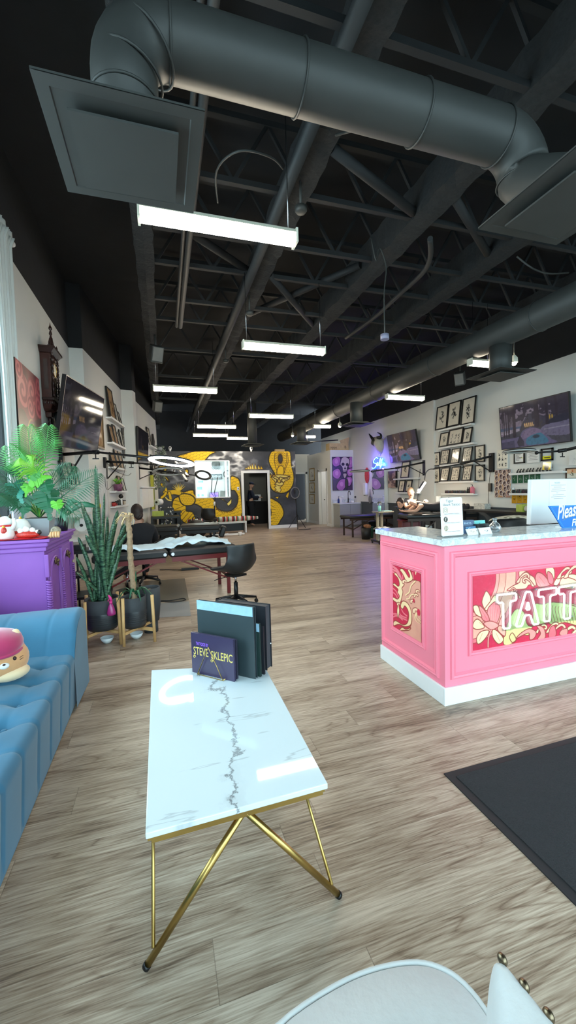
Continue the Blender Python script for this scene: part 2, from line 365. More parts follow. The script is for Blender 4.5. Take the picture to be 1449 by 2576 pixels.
# shopfront behind the photographer
g=G(); g.box(-3.1,YF-.15,3.4,8.1,YF,DECK); g.box(-3.1,YF-.15,0,XL,YF,3.4); g.box(XR,YF-.15,0,8.1,YF,3.4)
for k in range(8): x=XL+k*(XR-XL)/7; g.box(x-.04,YF-.13,0,x+.04,YF-.03,3.4)
g.box(XL,YF-.13,0,XR,YF-.03,.12); g.box(XL,YF-.13,2.4,XR,YF-.03,2.46)
struct('wall_front',g,BLK); struct('window_2',G().box(XL,YF-.09,.12,XR,YF-.08,3.4),GLASS)
# rear wall of the shell
struct('wall_rear',G().box(-3.1,18.5,0,8.1,18.65,DECK),BLACKC)
# ---- mural wall at the back with window and doorway ----
YM=14.6; TZ=2.88; MX1=4.87
DX0,DX1,DZ1=2.86,3.75,2.09           # doorway opening
WX0,WX1,WNZ0,WNZ1=1.14,2.35,1.24,2.54 # window opening
def aa(px,py):
    p=ony(px,py,YM); return ((p.x+.2)/TZ,p.z/TZ)
A2=lambda L:[aa(400+x/6.586,1120+y/6.586) for x,y in L]
A3=lambda L:[aa(590+x/7.626,1120+y/7.626) for x,y in L]
def mural():
    A=Art(440,250,(MX1+.2)/TZ,(58,61,68))
    n=A.noise(5,3,5,1,1.6); n2=A.noise(9,8,4); w=np.abs(A.noise(4,5,4,.8,1.3)-.5)*2
    A.mix((n-.42)*1.6,(96,100,108)); top=np.clip((A.Y-.45)*2.2,0,1)
    A.mix(np.clip(.16-w,0,1)*9*top*(n2*1.6),(205,207,212)); A.mix(np.clip(n-.58,0,1)*4*top,(170,172,178)); A.mix(np.clip(.38-n,0,1)*3,(38,40,46))
    YE=(240,196,20); DK=(96,62,14); CR=(236,214,110)
    def scales(I,cell,col=DK,rot=0,k=.62,w=.09):
        co,si=math.cos(rot),math.sin(rot); u=(A.X*co+A.Y*si)/cell; v=(-A.X*si+A.Y*co)/cell*1.35
        m=np.zeros_like(u)
        for s in (0,1):
            r=np.floor(v+s*.0); uu=u+.5*(r%2); dx=uu-np.floor(uu)-.5; dy=v-r
            m=np.maximum(m,(w-np.abs(np.hypot(dx,dy)-.52))/w)
        A.mix(np.clip(m,0,1)*I*k,col)
    def bands(I,P,step,col=DK,k=.7):
        D,S,T,L=A.seg(P); f=(S/step)%1; A.mix(I*(f<.18)*k,col)
    def sh(P,sc=0,rot=0,sm=4):
        I=A.poly(P,YE,sm=sm,outline=(44,36,22),ow=.007)
        if sc: scales(I,sc,rot=rot)
        return I
    I=sh(A2([(300,185),(430,140),(600,98),(935,105),(840,165),(740,270),(600,280),(540,300),(430,235)]),.045,.4)
    main=A2([(290,745),(330,720),(400,775),(480,750),(570,745),(610,830),(860,855),(930,940),(960,1040),(1060,1090),(1200,1080),(1290,980),(1305,850),(1250,750),(1190,735),(1185,525),(1270,528),(1335,590),(1356,800),(1356,1225),(1000,1240),(930,1190),(840,1180),(760,1110),(700,1030),(600,975),(520,985),(440,1012),(455,1090),(560,1110),(600,1260),(500,1300),(430,1290),(350,1195),(240,1110),(218,1010),(240,900),(330,835),(235,815)])
    I=sh(main,.05,.3,sm=3)
    bel=A.poly(A2([(225,1010),(250,900),(330,870),(380,960),(440,1012),(450,1100),(560,1130),(590,1250),(440,1285),(330,1180),(240,1105)]),YE,sm=3)
    bands(bel,A2([(330,860),(300,1000),(360,1130),(520,1260)]),.045)
    I=sh(A2([(335,830),(420,800),(540,830),(600,900),(560,985),(440,1000),(370,960),(340,890)])); scales(I,.03)
    # arm and claws reaching left
    for P,w in (([(330,790),(250,775),(180,785),(110,780)],.026),([(120,780),(110,720),(45,650)],.013),([(115,790),(90,830),(45,868)],.013),([(170,790),(185,850),(195,905)],.014),([(110,865),(150,905),(200,915)],.008)):
        A.line(A2(P),w+.006,(44,36,22),sm=5); A.line(A2(P),w,YE if w>.01 else CR,sm=5)
    for a in range(9):
        t=.5+a*.25; P=A2([(330,760),(330-130*math.cos(t),750-120*math.sin(t)-10*(a%2))]); A.line(P,.008,CR if a%2 else YE,taper=2)
    for P in ([(1000,880),(1080,920),(1140,960),(1160,1000),(1120,940),(1060,890)],[(1150,1010),(1200,960),(1205,880),(1170,920),(1120,970)]): A.poly(A2(P),CR,outline=(44,36,22),ow=.004)
    D,S,T,L=A.seg(A2([(960,1060),(1060,1110),(1200,1105),(1300,1010)])); A.mix((D<.012)*(((S/.02)%1)<.45)*1.,DK)
    # yellow fragments behind the ring lamps
    sh(A2([(0,350),(120,350),(115,440),(10,430)]),.04); sh(A2([(385,540),(400,440),(460,395),(490,440),(440,520)])); sh(A2([(80,520),(130,530),(170,600),(150,600)]))
    # right hand coil with the head
    I=sh(A3([(655,260),(680,170),(745,108),(1030,108),(1078,190),(1085,330),(1105,440),(1135,560),(1135,700),(1090,820),(1000,900),(880,922),(760,885),(690,800),(672,560),(770,560),(705,440),(662,340)]),.042,0,sm=4)
    A.ell(A3([(878,258)])[0],.022,.043,(52,54,60),outline=(60,40,10),ow=.012)
    for a in range(26):
        t=2*PI*a/26; A.line(A3([(878+45*math.cos(t),258+75*math.sin(t)),(878+110*math.cos(t),258+160*math.sin(t))]),.002,DK)
    for P in ([(775,160),(765,300),(790,420),(815,490)],[(1010,140),(1030,300),(990,420),(950,540)],[(990,150),(1000,300),(965,420),(940,500)]): A.line(A3(P),.004,DK,sm=5); 
    I=A.poly(A3([(815,560),(815,480),(850,410),(900,395),(940,430),(945,540),(900,590),(850,590)]),YE,sm=4,outline=DK,ow=.005)
    face=A3([(700,560),(760,600),(800,570),(930,570),(1060,600),(1030,660),(960,690),(930,760),(880,780),(800,760),(770,690),(720,640)]); A.poly(face,CR,sm=3,outline=DK,ow=.005)
    for P in ([(790,600),(850,630),(870,610)],[(880,610),(950,625),(1040,610)],[(770,640),(810,660),(800,720)],[(950,640),(900,660),(930,720)],[(820,700),(860,725),(900,700)],[(720,600),(770,640)],[(860,640),(850,690)],[(960,650),(1020,640)],[(1000,620),(1060,590)],[(740,560),(700,620)]): A.line(A3(P),.006,(74,44,14),sm=4)
    A.poly(A3([(820,680),(850,640),(885,680),(880,715),(855,725),(830,712)]),(226,190,60),outline=DK,ow=.005)
    beard=A3([(760,740),(800,790),(760,800),(800,850),(770,870),(830,890),(860,920),(880,880),(900,860),(870,820),(910,780),(860,780)]); A.poly(beard,CR,outline=DK,ow=.004)
    for P in ([(1080,430),(1110,410),(1150,390)],[(685,520),(720,560)]): A.line(A3(P),.005,(214,206,160),sm=4)
    for P in ([(770,990),(840,985),(880,975),(845,1000),(830,1035),(800,1015)],[(975,990),(1000,930),(1055,880),(1040,960),(1020,1030),(1000,1000)]): A.poly(A3(P),YE,outline=(44,36,22),ow=.004)
    I=sh(A3([(670,1048),(780,1058),(880,1130),(940,1250),(938,1350),(890,1430),(825,1530),(700,1545),(670,1545)])); D,S,T,L=A.seg(A3([(800,1090),(860,1200),(870,1330),(800,1500)])); scales(I*(D<.05),.036); bands(I&(D>=.05),A3([(780,1060),(720,1180),(700,1300),(720,1440),(740,1540)]),.04)
    A.ell(A3([(690,1290)])[0],.014,.05,(30,26,22))
    for x,h in ((230,30),(270,60),(310,90),(350,110),(405,108),(470,80),(520,60)):
        A.poly(A3([(x-30,460),(x-12,460-h),(x+28,460)]),CR if x%20 else YE,outline=DK,ow=.003)
    return A
A=mural(); g,kw=A.obj('m',[(-.2,YM-.004,0),(MX1,YM-.004,0),(MX1,YM-.004,TZ),(-.2,YM-.004,TZ)],None)
def keep(f):
    cx=sum(g.v[i][0] for i in f)/4; cz=sum(g.v[i][2] for i in f)/4
    return not((DX0-.09<cx<DX1+.09 and cz<DZ1+.09) or (WX0<cx<WX1 and WNZ0<cz<WNZ1) or cz<.12)
g.f=[f for f in g.f if keep(f)]; g.sm=[False]*len(g.f)
MURM=art_mat('mural_paint',.65)
mw=G(); T=.15
for x0,x1,z0,z1 in ((-.2,WX0,0,TZ),(WX1,DX0,0,TZ),(DX1,MX1,0,TZ),(WX0,WX1,0,WNZ0),(WX0,WX1,WNZ1,TZ),(DX0,DX1,DZ1,TZ)): mw.box(x0,YM,z0,x1,YM+T,z1)
wb=struct('wall_back',mw,WALL)
struct('wall_back_mural',g,MURM,**kw)
tr=G(); tr.box(-.2,YM-.02,0,DX0-.09,YM,.12); tr.box(DX1+.09,YM-.02,0,MX1,YM,.12); struct('baseboard_back',tr,WHITE)
tr=G(); tr.box(DX0-.09,YM-.03,0,DX0,YM+T,DZ1); tr.box(DX1,YM-.03,0,DX1+.09,YM+T,DZ1); tr.box(DX0-.09,YM-.03,DZ1,DX1+.09,YM+T,DZ1+.09); struct('door_1',tr,WHITE,'white cased doorway in the dragon mural')
tr=G()
for a in ((WX0-.02,WNZ0,WX0+.012,WNZ1),(WX1-.012,WNZ0,WX1+.02,WNZ1),(WX0,WNZ0-.02,WX1,WNZ0+.012),(WX0,WNZ1-.012,WX1,WNZ1+.02)): tr.box(a[0],YM-.015,a[1],a[2],YM+T,a[3])
w=struct('window_3',tr,WHITE); part('pane',G().box(WX0,YM+.05,WNZ0,WX1,YM+.056,WNZ1),GLASS,w)
# studio behind the window, kitchen behind the doorway
struct('wall_studio',G().box(-.25,16.3,0,2.68,16.4,TZ).box(2.6,YM+T,0,2.68,16.3,TZ).box(-.25,YM+T,0,-.15,16.3,TZ),WHITE)
struct('ceiling_studio',G().box(-.14,YM+T,TZ-.05,2.59,16.29,TZ-.01),WHITE)
KD=M('kitchen_dark_wall',(92,90,82),.7,nz=.03)
struct('wall_kitchen',G().box(2.68,17.4,0,4.9,17.5,TZ).box(2.68,YM+T,0,2.72,17.4,TZ).box(4.8,YM+T,0,MX1,17.4,TZ),KD)
struct('ceiling_kitchen',G().box(2.68,YM+T,TZ-.05,4.79,17.39,TZ-.01),KD)
# hallway and washroom block
XB=6.05; YC_=14.0; YA=16.5
WBD0,WBD1,WBZ=14.42,15.2,2.22
g=G(); g.box(XB,YC_,0,XB+.1,WBD0,TZ); g.box(XB,WBD1,0,XB+.1,YA,TZ); g.box(XB,WBD0,WBZ-.1,XB+.1,WBD1,TZ); struct('wall_hall',g,WALL)
struct('wall_washroom',G().box(XB+.1,YC_,0,XR,YC_+.1,TZ),WALL)
g=G(); g.box(MX1,YA,0,5.4,YA+.1,2.95); g.box(5.95,YA,0,XB+.1,YA+.1,2.95); g.box(5.4,YA,2.1,5.95,YA+.1,2.95); struct('wall_hall_end',g,WALL)
struct('wall_washroom_back',G().box(XB+.1,YA,0,XR,YA+.1,TZ),WALL); struct('wall_dark_room',G().box(5.0,18,0,6.4,18.1,2.9),M('dark_room_wall',(40,42,46),.8))
tr=G(); tr.box(5.32,YA-.02,0,5.4,YA,2.18); tr.box(5.95,YA-.02,0,6.03,YA,2.18); tr.box(5.32,YA-.02,2.1,6.03,YA,2.18); struct('door_2',tr,WHITE)
tr=G(); tr.box(XB-.02,WBD0-.09,0,XB,WBD0,WBZ); tr.box(XB-.02,WBD1,0,XB,WBD1+.09,WBZ); tr.box(XB-.02,WBD0-.09,WBZ-.1,XB,WBD1+.09,WBZ-.01); d3=struct('door_3',tr,WHITE)
part('door_leaf',G().box(XB+.1,WBD1-.04,0,XB+.8,WBD1,WBZ-.1),WHITE,d3)
part('door_handle',G().cyl((XB+.2,WBD1-.09,1.0),(XB+.2,WBD1-.04,1.0),.02),BLK,d3)
struct('baseboard_hall',G().box(XB-.015,YC_,0,XB,WBD0-.09,.1).box(XB-.015,WBD1+.09,0,XB,YA,.1).box(XB-.015,YC_-.015,0,6.12,YC_,.1),WHITE)
# ---------- things seen on and through the back wall ----------
TX=lambda px,py,y=16.28:ony(px,py,y)
def at_(x,y,z): return (x,y,z)
# clock
c=TX(571,1193); t=thing('wall_clock','round grey wall clock on the white wall behind the mural window','clock',c)
part('clock_rim',G().torus((0,-.02,0),.14,.02,(0,1,0)),GREYF,t); part('clock_face',G().cyl((0,-.015,0),(0,-.003,0),.13,n=24),PAPER,t); part('clock_hands',G().box(-.005,-.03,0,.005,-.022,.09).box(0,-.03,-.005,.07,-.022,.005),BLK,t)
c=TX(573,1220); g=G(); g.prism([(.07*math.cos(a),.2*math.copysign(1,math.sin(a))+.07*math.sin(a)) for a in [2*PI*k/20+.01 for k in range(20)]],lambda a,b,d:(c.x+a,c.y+d,c.z+b),-.03,-.01)
A=Art(12,40,.35,(90,92,90)); A.mix(A.noise(12,4)*1.2-.3,(190,190,186))
solo('skateboard_deck',g,M('skate_grey',(110,114,112),.5,nz=.6,ns=18),'grey patterned skateboard deck hung under the round clock','skateboard')
def picture(name,label,cat,q,art,fw=.02,fd=.025,fm=None,group=None,mat_w=0,artm=None,normal=None,glass=False):
    "framed picture on quad q=BL,BR,TR,TL (world); frame bars stand proud of it"
    q=[Vector(p) for p in q]; n=(q[1]-q[0]).cross(q[3]-q[0]).normalized()
    if normal is not None and n.dot(Vector(normal))<0: n=-n
    elif normal is None and n.dot(Vector((0,0,HC))-q[0])<0: n=-n
    c=sum(q,Vector())/4; base=(q[0]+q[1])/2; t=thing(name,label,cat,base,0,group)
    u=(q[1]-q[0]).normalized(); v=(q[3]-q[0]).normalized(); g=G()
    if fw:
        for a,b,s1,s2 in ((q[0],q[1],v,-1),(q[3],q[2],-v,1),(q[0],q[3],u,0),(q[1],q[2],-u,0)):
            g.slab([a+n*fd,b+n*fd,b+s1*fw+n*fd,a+s1*fw+n*fd],-n*fd)
        part('frame',g,fm or BLK,t,world=True)
        ins=[q[0]+u*fw+v*fw,q[1]-u*fw+v*fw,q[2]-u*fw-v*fw,q[3]+u*fw-v*fw]
    else:
        part('canvas',G().slab([p+n*fd*.95 for p in q],-n*fd),fm or M('canvas_edge',(60,58,56),.8),t,world=True); ins=q
    dd=n*(fd*.4 if fw else fd)
    # keep the art unmirrored: left side must be viewer's left
    side=u.cross(n); flip=(v.dot(n.cross(u))<0)
    A_=ins
    if u.cross(v).dot(n)<0: A_=[ins[1],ins[0],ins[3],ins[2]]
    artpart('print' if fw else 'painting',art,[p+dd for p in A_],artm or art_mat('print_paper',.35),t)
    return t
A=Art(40,20,1.9,(200,200,200)); A.mix((A.noise(9,2)-.4)*4,(70,70,74))
x0=TX(528,1193);x1=TX(559,1206); picture('framed_print','long grey framed print above the laptop behind the mural window','picture',[(x0.x,16.3,x1.z),(x1.x,16.3,x1.z),(x1.x,16.3,x0.z),(x0.x,16.3,x0.z)],A)
c=TX(543,1168); g=G(); g.cyl((c.x,16.29,c.z),(c.x,16.26,c.z),.17,n=24); 
for s in(-1,0,1): g.torus((c.x+s*.11,16.27,c.z-.14),.05,.01,(0,1,0),n=14,k=6)
solo('wall_plaque',g,M('plaque_grey',(120,122,120),.5,nz=.6,ns=9),'round grey plaque with three loops on the wall behind the mural window','wall decoration')
# glass display cabinet, laptop on a shelf
a=TX(491,1209,15.7);b=TX(522,1252,15.7); t=thing('display_cabinet','glowing white display cabinet behind the left of the mural window','cabinet',((a.x+b.x)/2,15.7,0))
GL=lamp('cabinet_glow',(225,245,250),2.2); x0,x1=a.x-(a.x+b.x)/2,b.x-(a.x+b.x)/2
part('body',G().box(x0,0,0,x1,.3,a.z),WHITE,t); part('lit_panel',G().box(x0+.02,-.01,.9,x1-.02,0,a.z-.03),GL,t)
for k in range(4): part('shelf',G().box(x0,-.08,1.0+k*.26,x1,0,1.02+k*.26),WHITE,t)
part('stock',G().box(x0+.06,-.06,1.28,x0+.14,-.02,1.38).box(x0+.2,-.06,1.28,x0+.3,-.02,1.36).box(x0+.05,-.06,1.54,x0+.25,-.02,1.64).box(x0+.1,-.06,1.8,x0+.3,-.02,1.88),TEAL,t)
t=thing('counter','white counter behind the mural window','counter',(1.9,15.7,0)); part('worktop',G().box(-.18,0,1.13,.6,.35,1.17),WHITE,t); part('front_panel',G().box(-.16,.02,0,.58,.06,1.13),WHITE,t)
c=TX(536,1246,15.8); t=thing('laptop','open laptop with purple lit screen behind the mural window','laptop',(c.x+.06,15.83,1.17))
part('keyboard_base',G().box(-.17,-.11,0,.17,.12,.02),M('silver',(170,172,175),.3,metal=.7),t); A=Art(16,12,1.4,(150,110,240)); A.mix(A.noise(4,3)*1.6-.5,(60,60,160)); part('screen_lid',G().box(-.17,.12,.02,.17,.135,.25),BPL,t)
artpart('screen',A,[(c.x+.06-.155,15.945,1.20),(c.x+.06+.155,15.945,1.20),(c.x+.06+.155,15.945,1.41),(c.x+.06-.155,15.945,1.41)],art_mat('screen_purple',.3,emit=1.6),t)
for k,px in enumerate((560,572)):
    c=TX(px,1240,15.8); solo('acrylic_print',G().ob((c.x,15.83,1.32),(.09,.006,.15),(0,.1-.2*k,0)),M('grey_print',(150,152,150),.4,nz=.4,ns=20),['grey sheet leaning beside the laptop behind the mural window','small patterned sheet propped at the right end of the counter behind the mural window'][k],'print')
t=thing('light_bar','vertical glowing light bar inside the right edge of the mural window','lamp',(WX1-.07,15.0,WNZ0-.1)); part('housing',G().box(-.03,0,0,.03,.04,1.5),WHITE,t); part('diffuser',G().box(-.025,-.01,.02,.025,0,1.48),lamp('bar_glow',(235,248,255),5),t)
l=bpy.data.lights.new('studio_lamp','AREA'); l.energy=24; l.size=1.0; lo=bpy.data.objects.new('studio_lamp',l); COL.objects.link(lo); lo.location=(1.2,15.5,TZ-.06)
l=bpy.data.lights.new('kitchen_lamp','AREA'); l.energy=5; l.size=.5; lo=bpy.data.objects.new('kitchen_lamp',l); COL.objects.link(lo); lo.location=(3.9,16.2,TZ-.06)
l=bpy.data.lights.new('washroom_lamp','AREA'); l.energy=10; l.size=.4; lo=bpy.data.objects.new('washroom_lamp',l); COL.objects.link(lo); lo.location=(6.55,15.2,TZ-.06)
# kitchen cabinets
KC=M('kitchen_cream',(190,186,165),.5)
t=thing('tall_cabinet','cream tall cabinet on the right inside the kitchen doorway','cabinet',(4.55,15.8,0)); part('body',G().box(-.2,-.9,0.06,.24,.5,2.81),KC,t); part('kick_board',G().box(-.16,-.88,0,.24,.5,.06),BLK,t)
for y0,y1,z0,z1 in ((-.89,-.2,.1,1.35),(-.19,.49,.1,1.35),(-.89,-.2,1.37,2.8),(-.19,.49,1.37,2.8)): 
    d=part('door',G().box(-.215,y0,z0,-.2,y1,z1),KC,t,bevel=.004); part('handle',G().box(-.235,y1-.05,(z0+z1)/2-.06,-.215,y1-.03,(z0+z1)/2+.06),BLK,d)
t=thing('wall_cabinet','cream cabinet hung high on the kitchen back wall','cabinet',(4.0,17.15,2.2)); part('body',G().box(-.3,0,0,.3,.24,.6),KC,t); part('door',G().box(-.29,-.02,.01,.29,0,.59),KC,t)
t=thing('kitchen_counter','dark kitchen counter beyond the standing person','counter',(3.95,17.0,0)); part('body',G().box(-.4,0,0,.4,.38,.95),BLK,t); part('worktop',G().box(-.42,-.03,.95,.4,.39,.99),M('dark_stone',(50,48,46),.3),t)
t=thing('microwave','white microwave oven on the dark kitchen counter','microwave',(3.85,17.2,.99)); part('body',G().box(-.22,-.15,0,.22,.15,.27),WHITE,t); part('door',G().box(-.2,-.165,.03,.1,-.15,.24),BPL,t)
# light switch, cameras on the mural wall
c=ony(601,1229,YM); t=thing('light_switch','white switch plate left of the mural doorway','switch',(c.x-.03,YM-.005,c.z)); part('plate',G().box(-.04,-.01,-.06,.04,0,.06),WHITE,t); part('rocker',G().box(-.015,-.018,-.03,.015,-.01,.03),BLK,t)
for px,lb in ((428,'white camera perched on the left end of the mural wall'),(632,'white camera with black lens on the mural wall above the doorway')):
    c=ony(px,1133,YM+.07); t=thing('security_camera',lb,'camera',(c.x,YM+.07,TZ)); part('base',G().cyl((0,0,0),(0,0,.05),.03),WHITE,t); part('camera_head',G().ball((0,0,.11),(.055,.06,.075)),WHITE,t); part('lens',G().cyl((0,-.05,.12),(0,-.07,.12),.03),BPL,t)
c=ony(702,1131,YM+.07); solo('cardboard_tray',G().box(c.x-.16,YM+.02,TZ,c.x+.2,YM+.14,TZ+.08),M('cardboard',(190,160,115),.8),'shallow cardboard tray on top of the mural wall above the dragon head','box')
# ================= ceiling structure =================
BZ=4.2
JOIST=M('black_joist_paint',(26,28,31),.7,nz=.1)
def rough_beam(x0,x1,y0,y1,z0,z1,seed):
    rs=random.Random(seed); g=G(); rings=[]; n=int((y1-y0)/.12)
    for k in range(n+1):
        y=y0+(y1-y0)*k/n; j=lambda:rs.uniform(-.012,.012)
        rings.append([Vector((x0+j(),y,z0+j())),Vector(((x0+x1)/2,y,z0-.02+j())),Vector((x1+j(),y,z0+j())),Vector((x1+j(),y,z1)),Vector((x0+j(),y,z1))])
    return g.loft(rings,smooth=False)
for k,(x0,x1) in enumerate(((1.24,1.45),(2.58,2.83),(3.9,4.16),(-.18,.02),(5.9,6.1))): struct('ceiling_beam',rough_beam(x0,x1,-1.6,18.4,BZ,BZ+.32,k),BEAMM)
# bar joists across the room
for y in (.9,2.35,3.76,4.57,5.25,6.2,6.9,8.3,10.2,12.6):
    g=G(); g.beam((.02,y,BZ+.04),(6.9,y,BZ+.04),.05,.05); g.beam((.02,y,BZ+.6),(6.9,y,BZ+.6),.06,.05)
    for k in range(10): x=.05+k*.68; g.beam((x,y,BZ+.04),(x+.34,y,BZ+.6),.03,.03); g.beam((x+.34,y,BZ+.6),(x+.68,y,BZ+.04),.03,.03)
    struct('ceiling_joist',g,JOIST)
for (a,b) in (((1.45,3.2,4.25),(2.58,3.7,4.25)),((2.83,3.4,4.25),(3.9,4.1,4.25)),((1.45,5.2,4.25),(2.58,6.6,4.25)),((1.5,6.5,4.3),(2.55,4.8,4.3)),((.05,4.4,4.3),(1.2,5.3,4.3))):
    g=G().cyl(a,b,.045); struct('ceiling_brace',g,JOIST)
PIPEM=M('dark_pipe_paint',(42,44,46),.6)
def pipe(pts,r,label,name='sprinkler_pipe'):
    g=G().tube(pts,r,10); return solo(name,g,PIPEM,label,'pipe')
pipe([(1.17,-1.5,4.13),(1.17,18.4,4.13)],.055,'dark painted pipe running the room beside the rough ceiling beam')
pipe([(.3,-1.5,4.17),(.34,7.0,4.17)],.022,'thin dark conduit above the first strip light','conduit')
pipe([(.38,-1.5,4.17),(.40,7.0,4.17)],.035,'slightly thicker dark pipe right beside the thin conduit above the first strip light')
p=[onz(1082,600,4.15),onz(1082,650,4.15),onz(1060,690,4.15),onz(1000,745,4.15),onz(940,800,4.15),onz(870,850,4.15)]
pipe(smooth([tuple(a) for a in p],4),.03,'dark conduit bending between the two right hand ceiling beams','conduit')
# hanging cable with a sensor
def cable(name,pts,r,label,mat=None,cat='cable'): return solo(name,G().tube(smooth([tuple(p) for p in pts],5),r,6),mat or DUCTM,label,cat)
c=onz(968,848,3.2); t=thing('ceiling_sensor','small pale sensor dangling on a cable under the right ceiling beams','sensor',c)
part('housing',G().cyl((0,0,-.03),(0,0,.03),.05),M('pale_lilac',(140,140,165),.5),t); part('cable',G().tube(smooth([(0,0,.03),(.0,0,.5),(.03,0,.8),(-.05,.0,1.0),(-.1,0,.85),(-.16,0,1.1)],4),.008,6),DUCTM,t)
cable('cable',[onz(548,510,4.1),onz(545,430,4.0),onz(600,380,3.9),onz(680,395,4.0),onz(712,425,4.15)],.008,'thin dark cable looping above the first strip light')
cable('cable',[onz(1300,645,4.15),onz(1340,675,4.0),onz(1380,688,4.0),onz(1430,686,4.15)],.01,'thin dark cable sagging near the right hand duct')
cable('cable',[onz(845,340,4.15),onz(880,330,3.9),onz(960,310,3.85),onz(1015,290,4.15)],.01,'thin dark cable hanging close under the big round duct')
# ducts
DY,DZ,DR=2.03,3.52,.142
def duct(name,label,pts,r,ribs=(),mat=DUCTM,n=28):
    t=thing(name,label,'duct',pts[0]); g=G().tube(pts,r,n); part('duct_run',g,mat,t,world=True)
    for (c,ax,rr) in ribs: part('seam_ring',G().torus(c,rr,.006,ax,n=28,k=6),mat,t,world=True)
    return t
def arc(c,u,v,R,a0,a1,n=8): return [Vector(c)+Vector(u)*R*math.cos(a0+(a1-a0)*k/n)+Vector(v)*R*math.sin(a0+(a1-a0)*k/n) for k in range(n+1)]
r=.2; pts=[(-.08,DY,3.09)]+[tuple(p) for p in arc((-.08+r,DY,DZ-r),(-1,0,0),(0,0,1),r,0,PI/2)]+[(2.1-r,DY,DZ)]
pts=[Vector(p) for p in pts]+arc((2.2-r,DY,DZ-r),(0,0,1),(1,0,0),r,0,PI/2)
pts+=[Vector((2.2,DY-.05,3.25)),Vector((2.2,1.8,3.12)),Vector((2.2,1.76,3.06))]
duct('round_duct','big dark round duct crossing the ceiling above the first strip light',pts,DR,
  [((-.08,DY,3.2),(0,0,1),DR+.004),((-.06,DY,3.33),(.3,0,1),DR+.004),((.02,DY,3.46),(.8,0,1),DR+.004),((.12,DY,DZ),(1,0,0),DR+.004),((.75,DY,DZ),(1,0,0),DR+.004),((1.45,DY,DZ),(1,0,0),DR+.004),((2.0,DY,DZ),(1,0,0),DR+.004),((2.2,DY,3.3),(0,0,1),DR+.004)])
def diffuser(label,c,dz,w=.62):
    t=thing('air_diffuser',label,'vent',c); h=w/2
    g=G(); z=0
    for a,za,b,zb in ((h,0,h-.05,.0),(h-.05,0,h-.11,.05)):
        g.add([(-a,-a,za),(a,-a,za),(a,a,za),(-a,a,za),(-b,-b,zb),(b,-b,zb),(b,b,zb),(-b,b,zb)],[(0,1,5,4),(1,2,6,5),(2,3,7,6),(3,0,4,7)])
    g.box(-h,-h,.004,h,h,.012); part('frame',g,DUCTM,t); k=h-.1
    part('face_plate',G().box(-k,-k,-.03,k,k,-.02),DUCTM,t); part('neck',G().cyl((0,0,.01),(0,0,dz),.145,n=24),DUCTM,t); return t
diffuser('square dark ceiling diffuser on the elbow above the first strip light',(-.08,2.035,2.98),.11)
diffuser('square dark ceiling diffuser cut by the upper right edge of the picture',(2.19,1.74,2.98),.1)
t=duct('long_duct','big dark round duct running the length of the room near the right wall',[(4.62,-1.5,3.54),(4.62,15.5,3.54)],.185,[((4.62,y,3.54),(0,1,0),.19) for y in (2,4,6,8,10,12)])
diffuser('square dark diffuser dropping from the long duct near the big television',(4.6,4.6,2.97),.4)
diffuser('square dark diffuser under the long duct past the third pair of strip lights',(4.35,8.5,2.9),.5,.6)
diffuser('small looking dark diffuser above the mural near the window',(2.75,12.4,2.85),1.3,.6)
diffuser('small looking dark diffuser above the mural near the dragon head',(4.3,12.2,2.9),.5,.6)
# strip lights
HS=M('lamp_housing',(225,222,205),.5)
def strip(label,x0,x1,y,z=3.3,chain=.9):
    L=(x1-x0)/2; t=thing('strip_light',label,'lamp',((x0+x1)/2,y,z),0,'strip lights'); s=.055
    g=G(); g.prism([(-s,.02),(s,.02),(s*.6,.055),(-s*.6,.055)],lambda a,b,d:(d,a,b),-L,L); part('housing',g,HS,t)
    g=G(); g.prism([(-s*.95,.02),(-s*.8,-.03),(-s*.3,-.05),(s*.3,-.05),(s*.8,-.03),(s*.95,.02)],lambda a,b,d:(d,a,b),-L+.01,L-.01); part('diffuser',g,LEDM,t)
    for sx in(-1,1): part('end_cap',G().box(sx*L-.008,-s,-.045,sx*L+.008,s,.055),HS,t); part('hanger',G().tube([(sx*(L-.05),0,.055),(sx*(L-.05),0,chain)],.004,5),CHROME,t)
    return t
for lab,x0,x1,y in (
 ('largest strip light, right under the first square diffuser',-.07,1.02,2.93),('second nearest long strip light, right of the big pipe',1.06,2.17,5.16),
 ('strip light hung nearest the left wall, beyond the second row',-.07,1.04,7.58),('strip light of the fourth row, above the dragon mural towards the middle',2.13,3.26,9.88),
 ('strip light above the upper of the two short looking ones near the mural',1.02,2.11,11.7),('strip light just below the one nearest the left, close to the mural',1.04,2.15,13.5),
 ('farthest and smallest strip light over the mural window',2.24,3.23,14.2),
 ('short strip light half behind the duct, by the diffuser near the big television',4.54,4.92,5.12),('strip light by the right wall over the small paintings shelf',4.49,5.37,7.42),
 ('tiny strip light under the long duct above the mural end',4.36,4.89,11.27),('tiny strip light above the hallway beside the mural',4.68,5.27,13.5)): strip(lab,x0,x1,y)
def spot(label,c,warm=True,hang=.3):
    t=thing('spotlight',label,'lamp',c); part('housing',G().lathe([(.02,.1),(.05,.06),(.055,0),(.05,-.01)],n=16),HS,t); part('bulb',G().ball((0,0,-.01),.04),lamp('spot_glow',(255,245,225),25),t); part('stem',G().cyl((0,0,.09),(0,0,hang),.008),DUCTM,t)
spot('small bright spotlight right of the short strip light near the big television',onz(1293,911,3.25),hang=.5); spot('small bright spotlight beside the tiny strip light under the long duct',onz(855,1071,3.25),hang=.5); spot('faintest small spotlight above the mural right end',onz(736,1095,3.25),hang=.5)
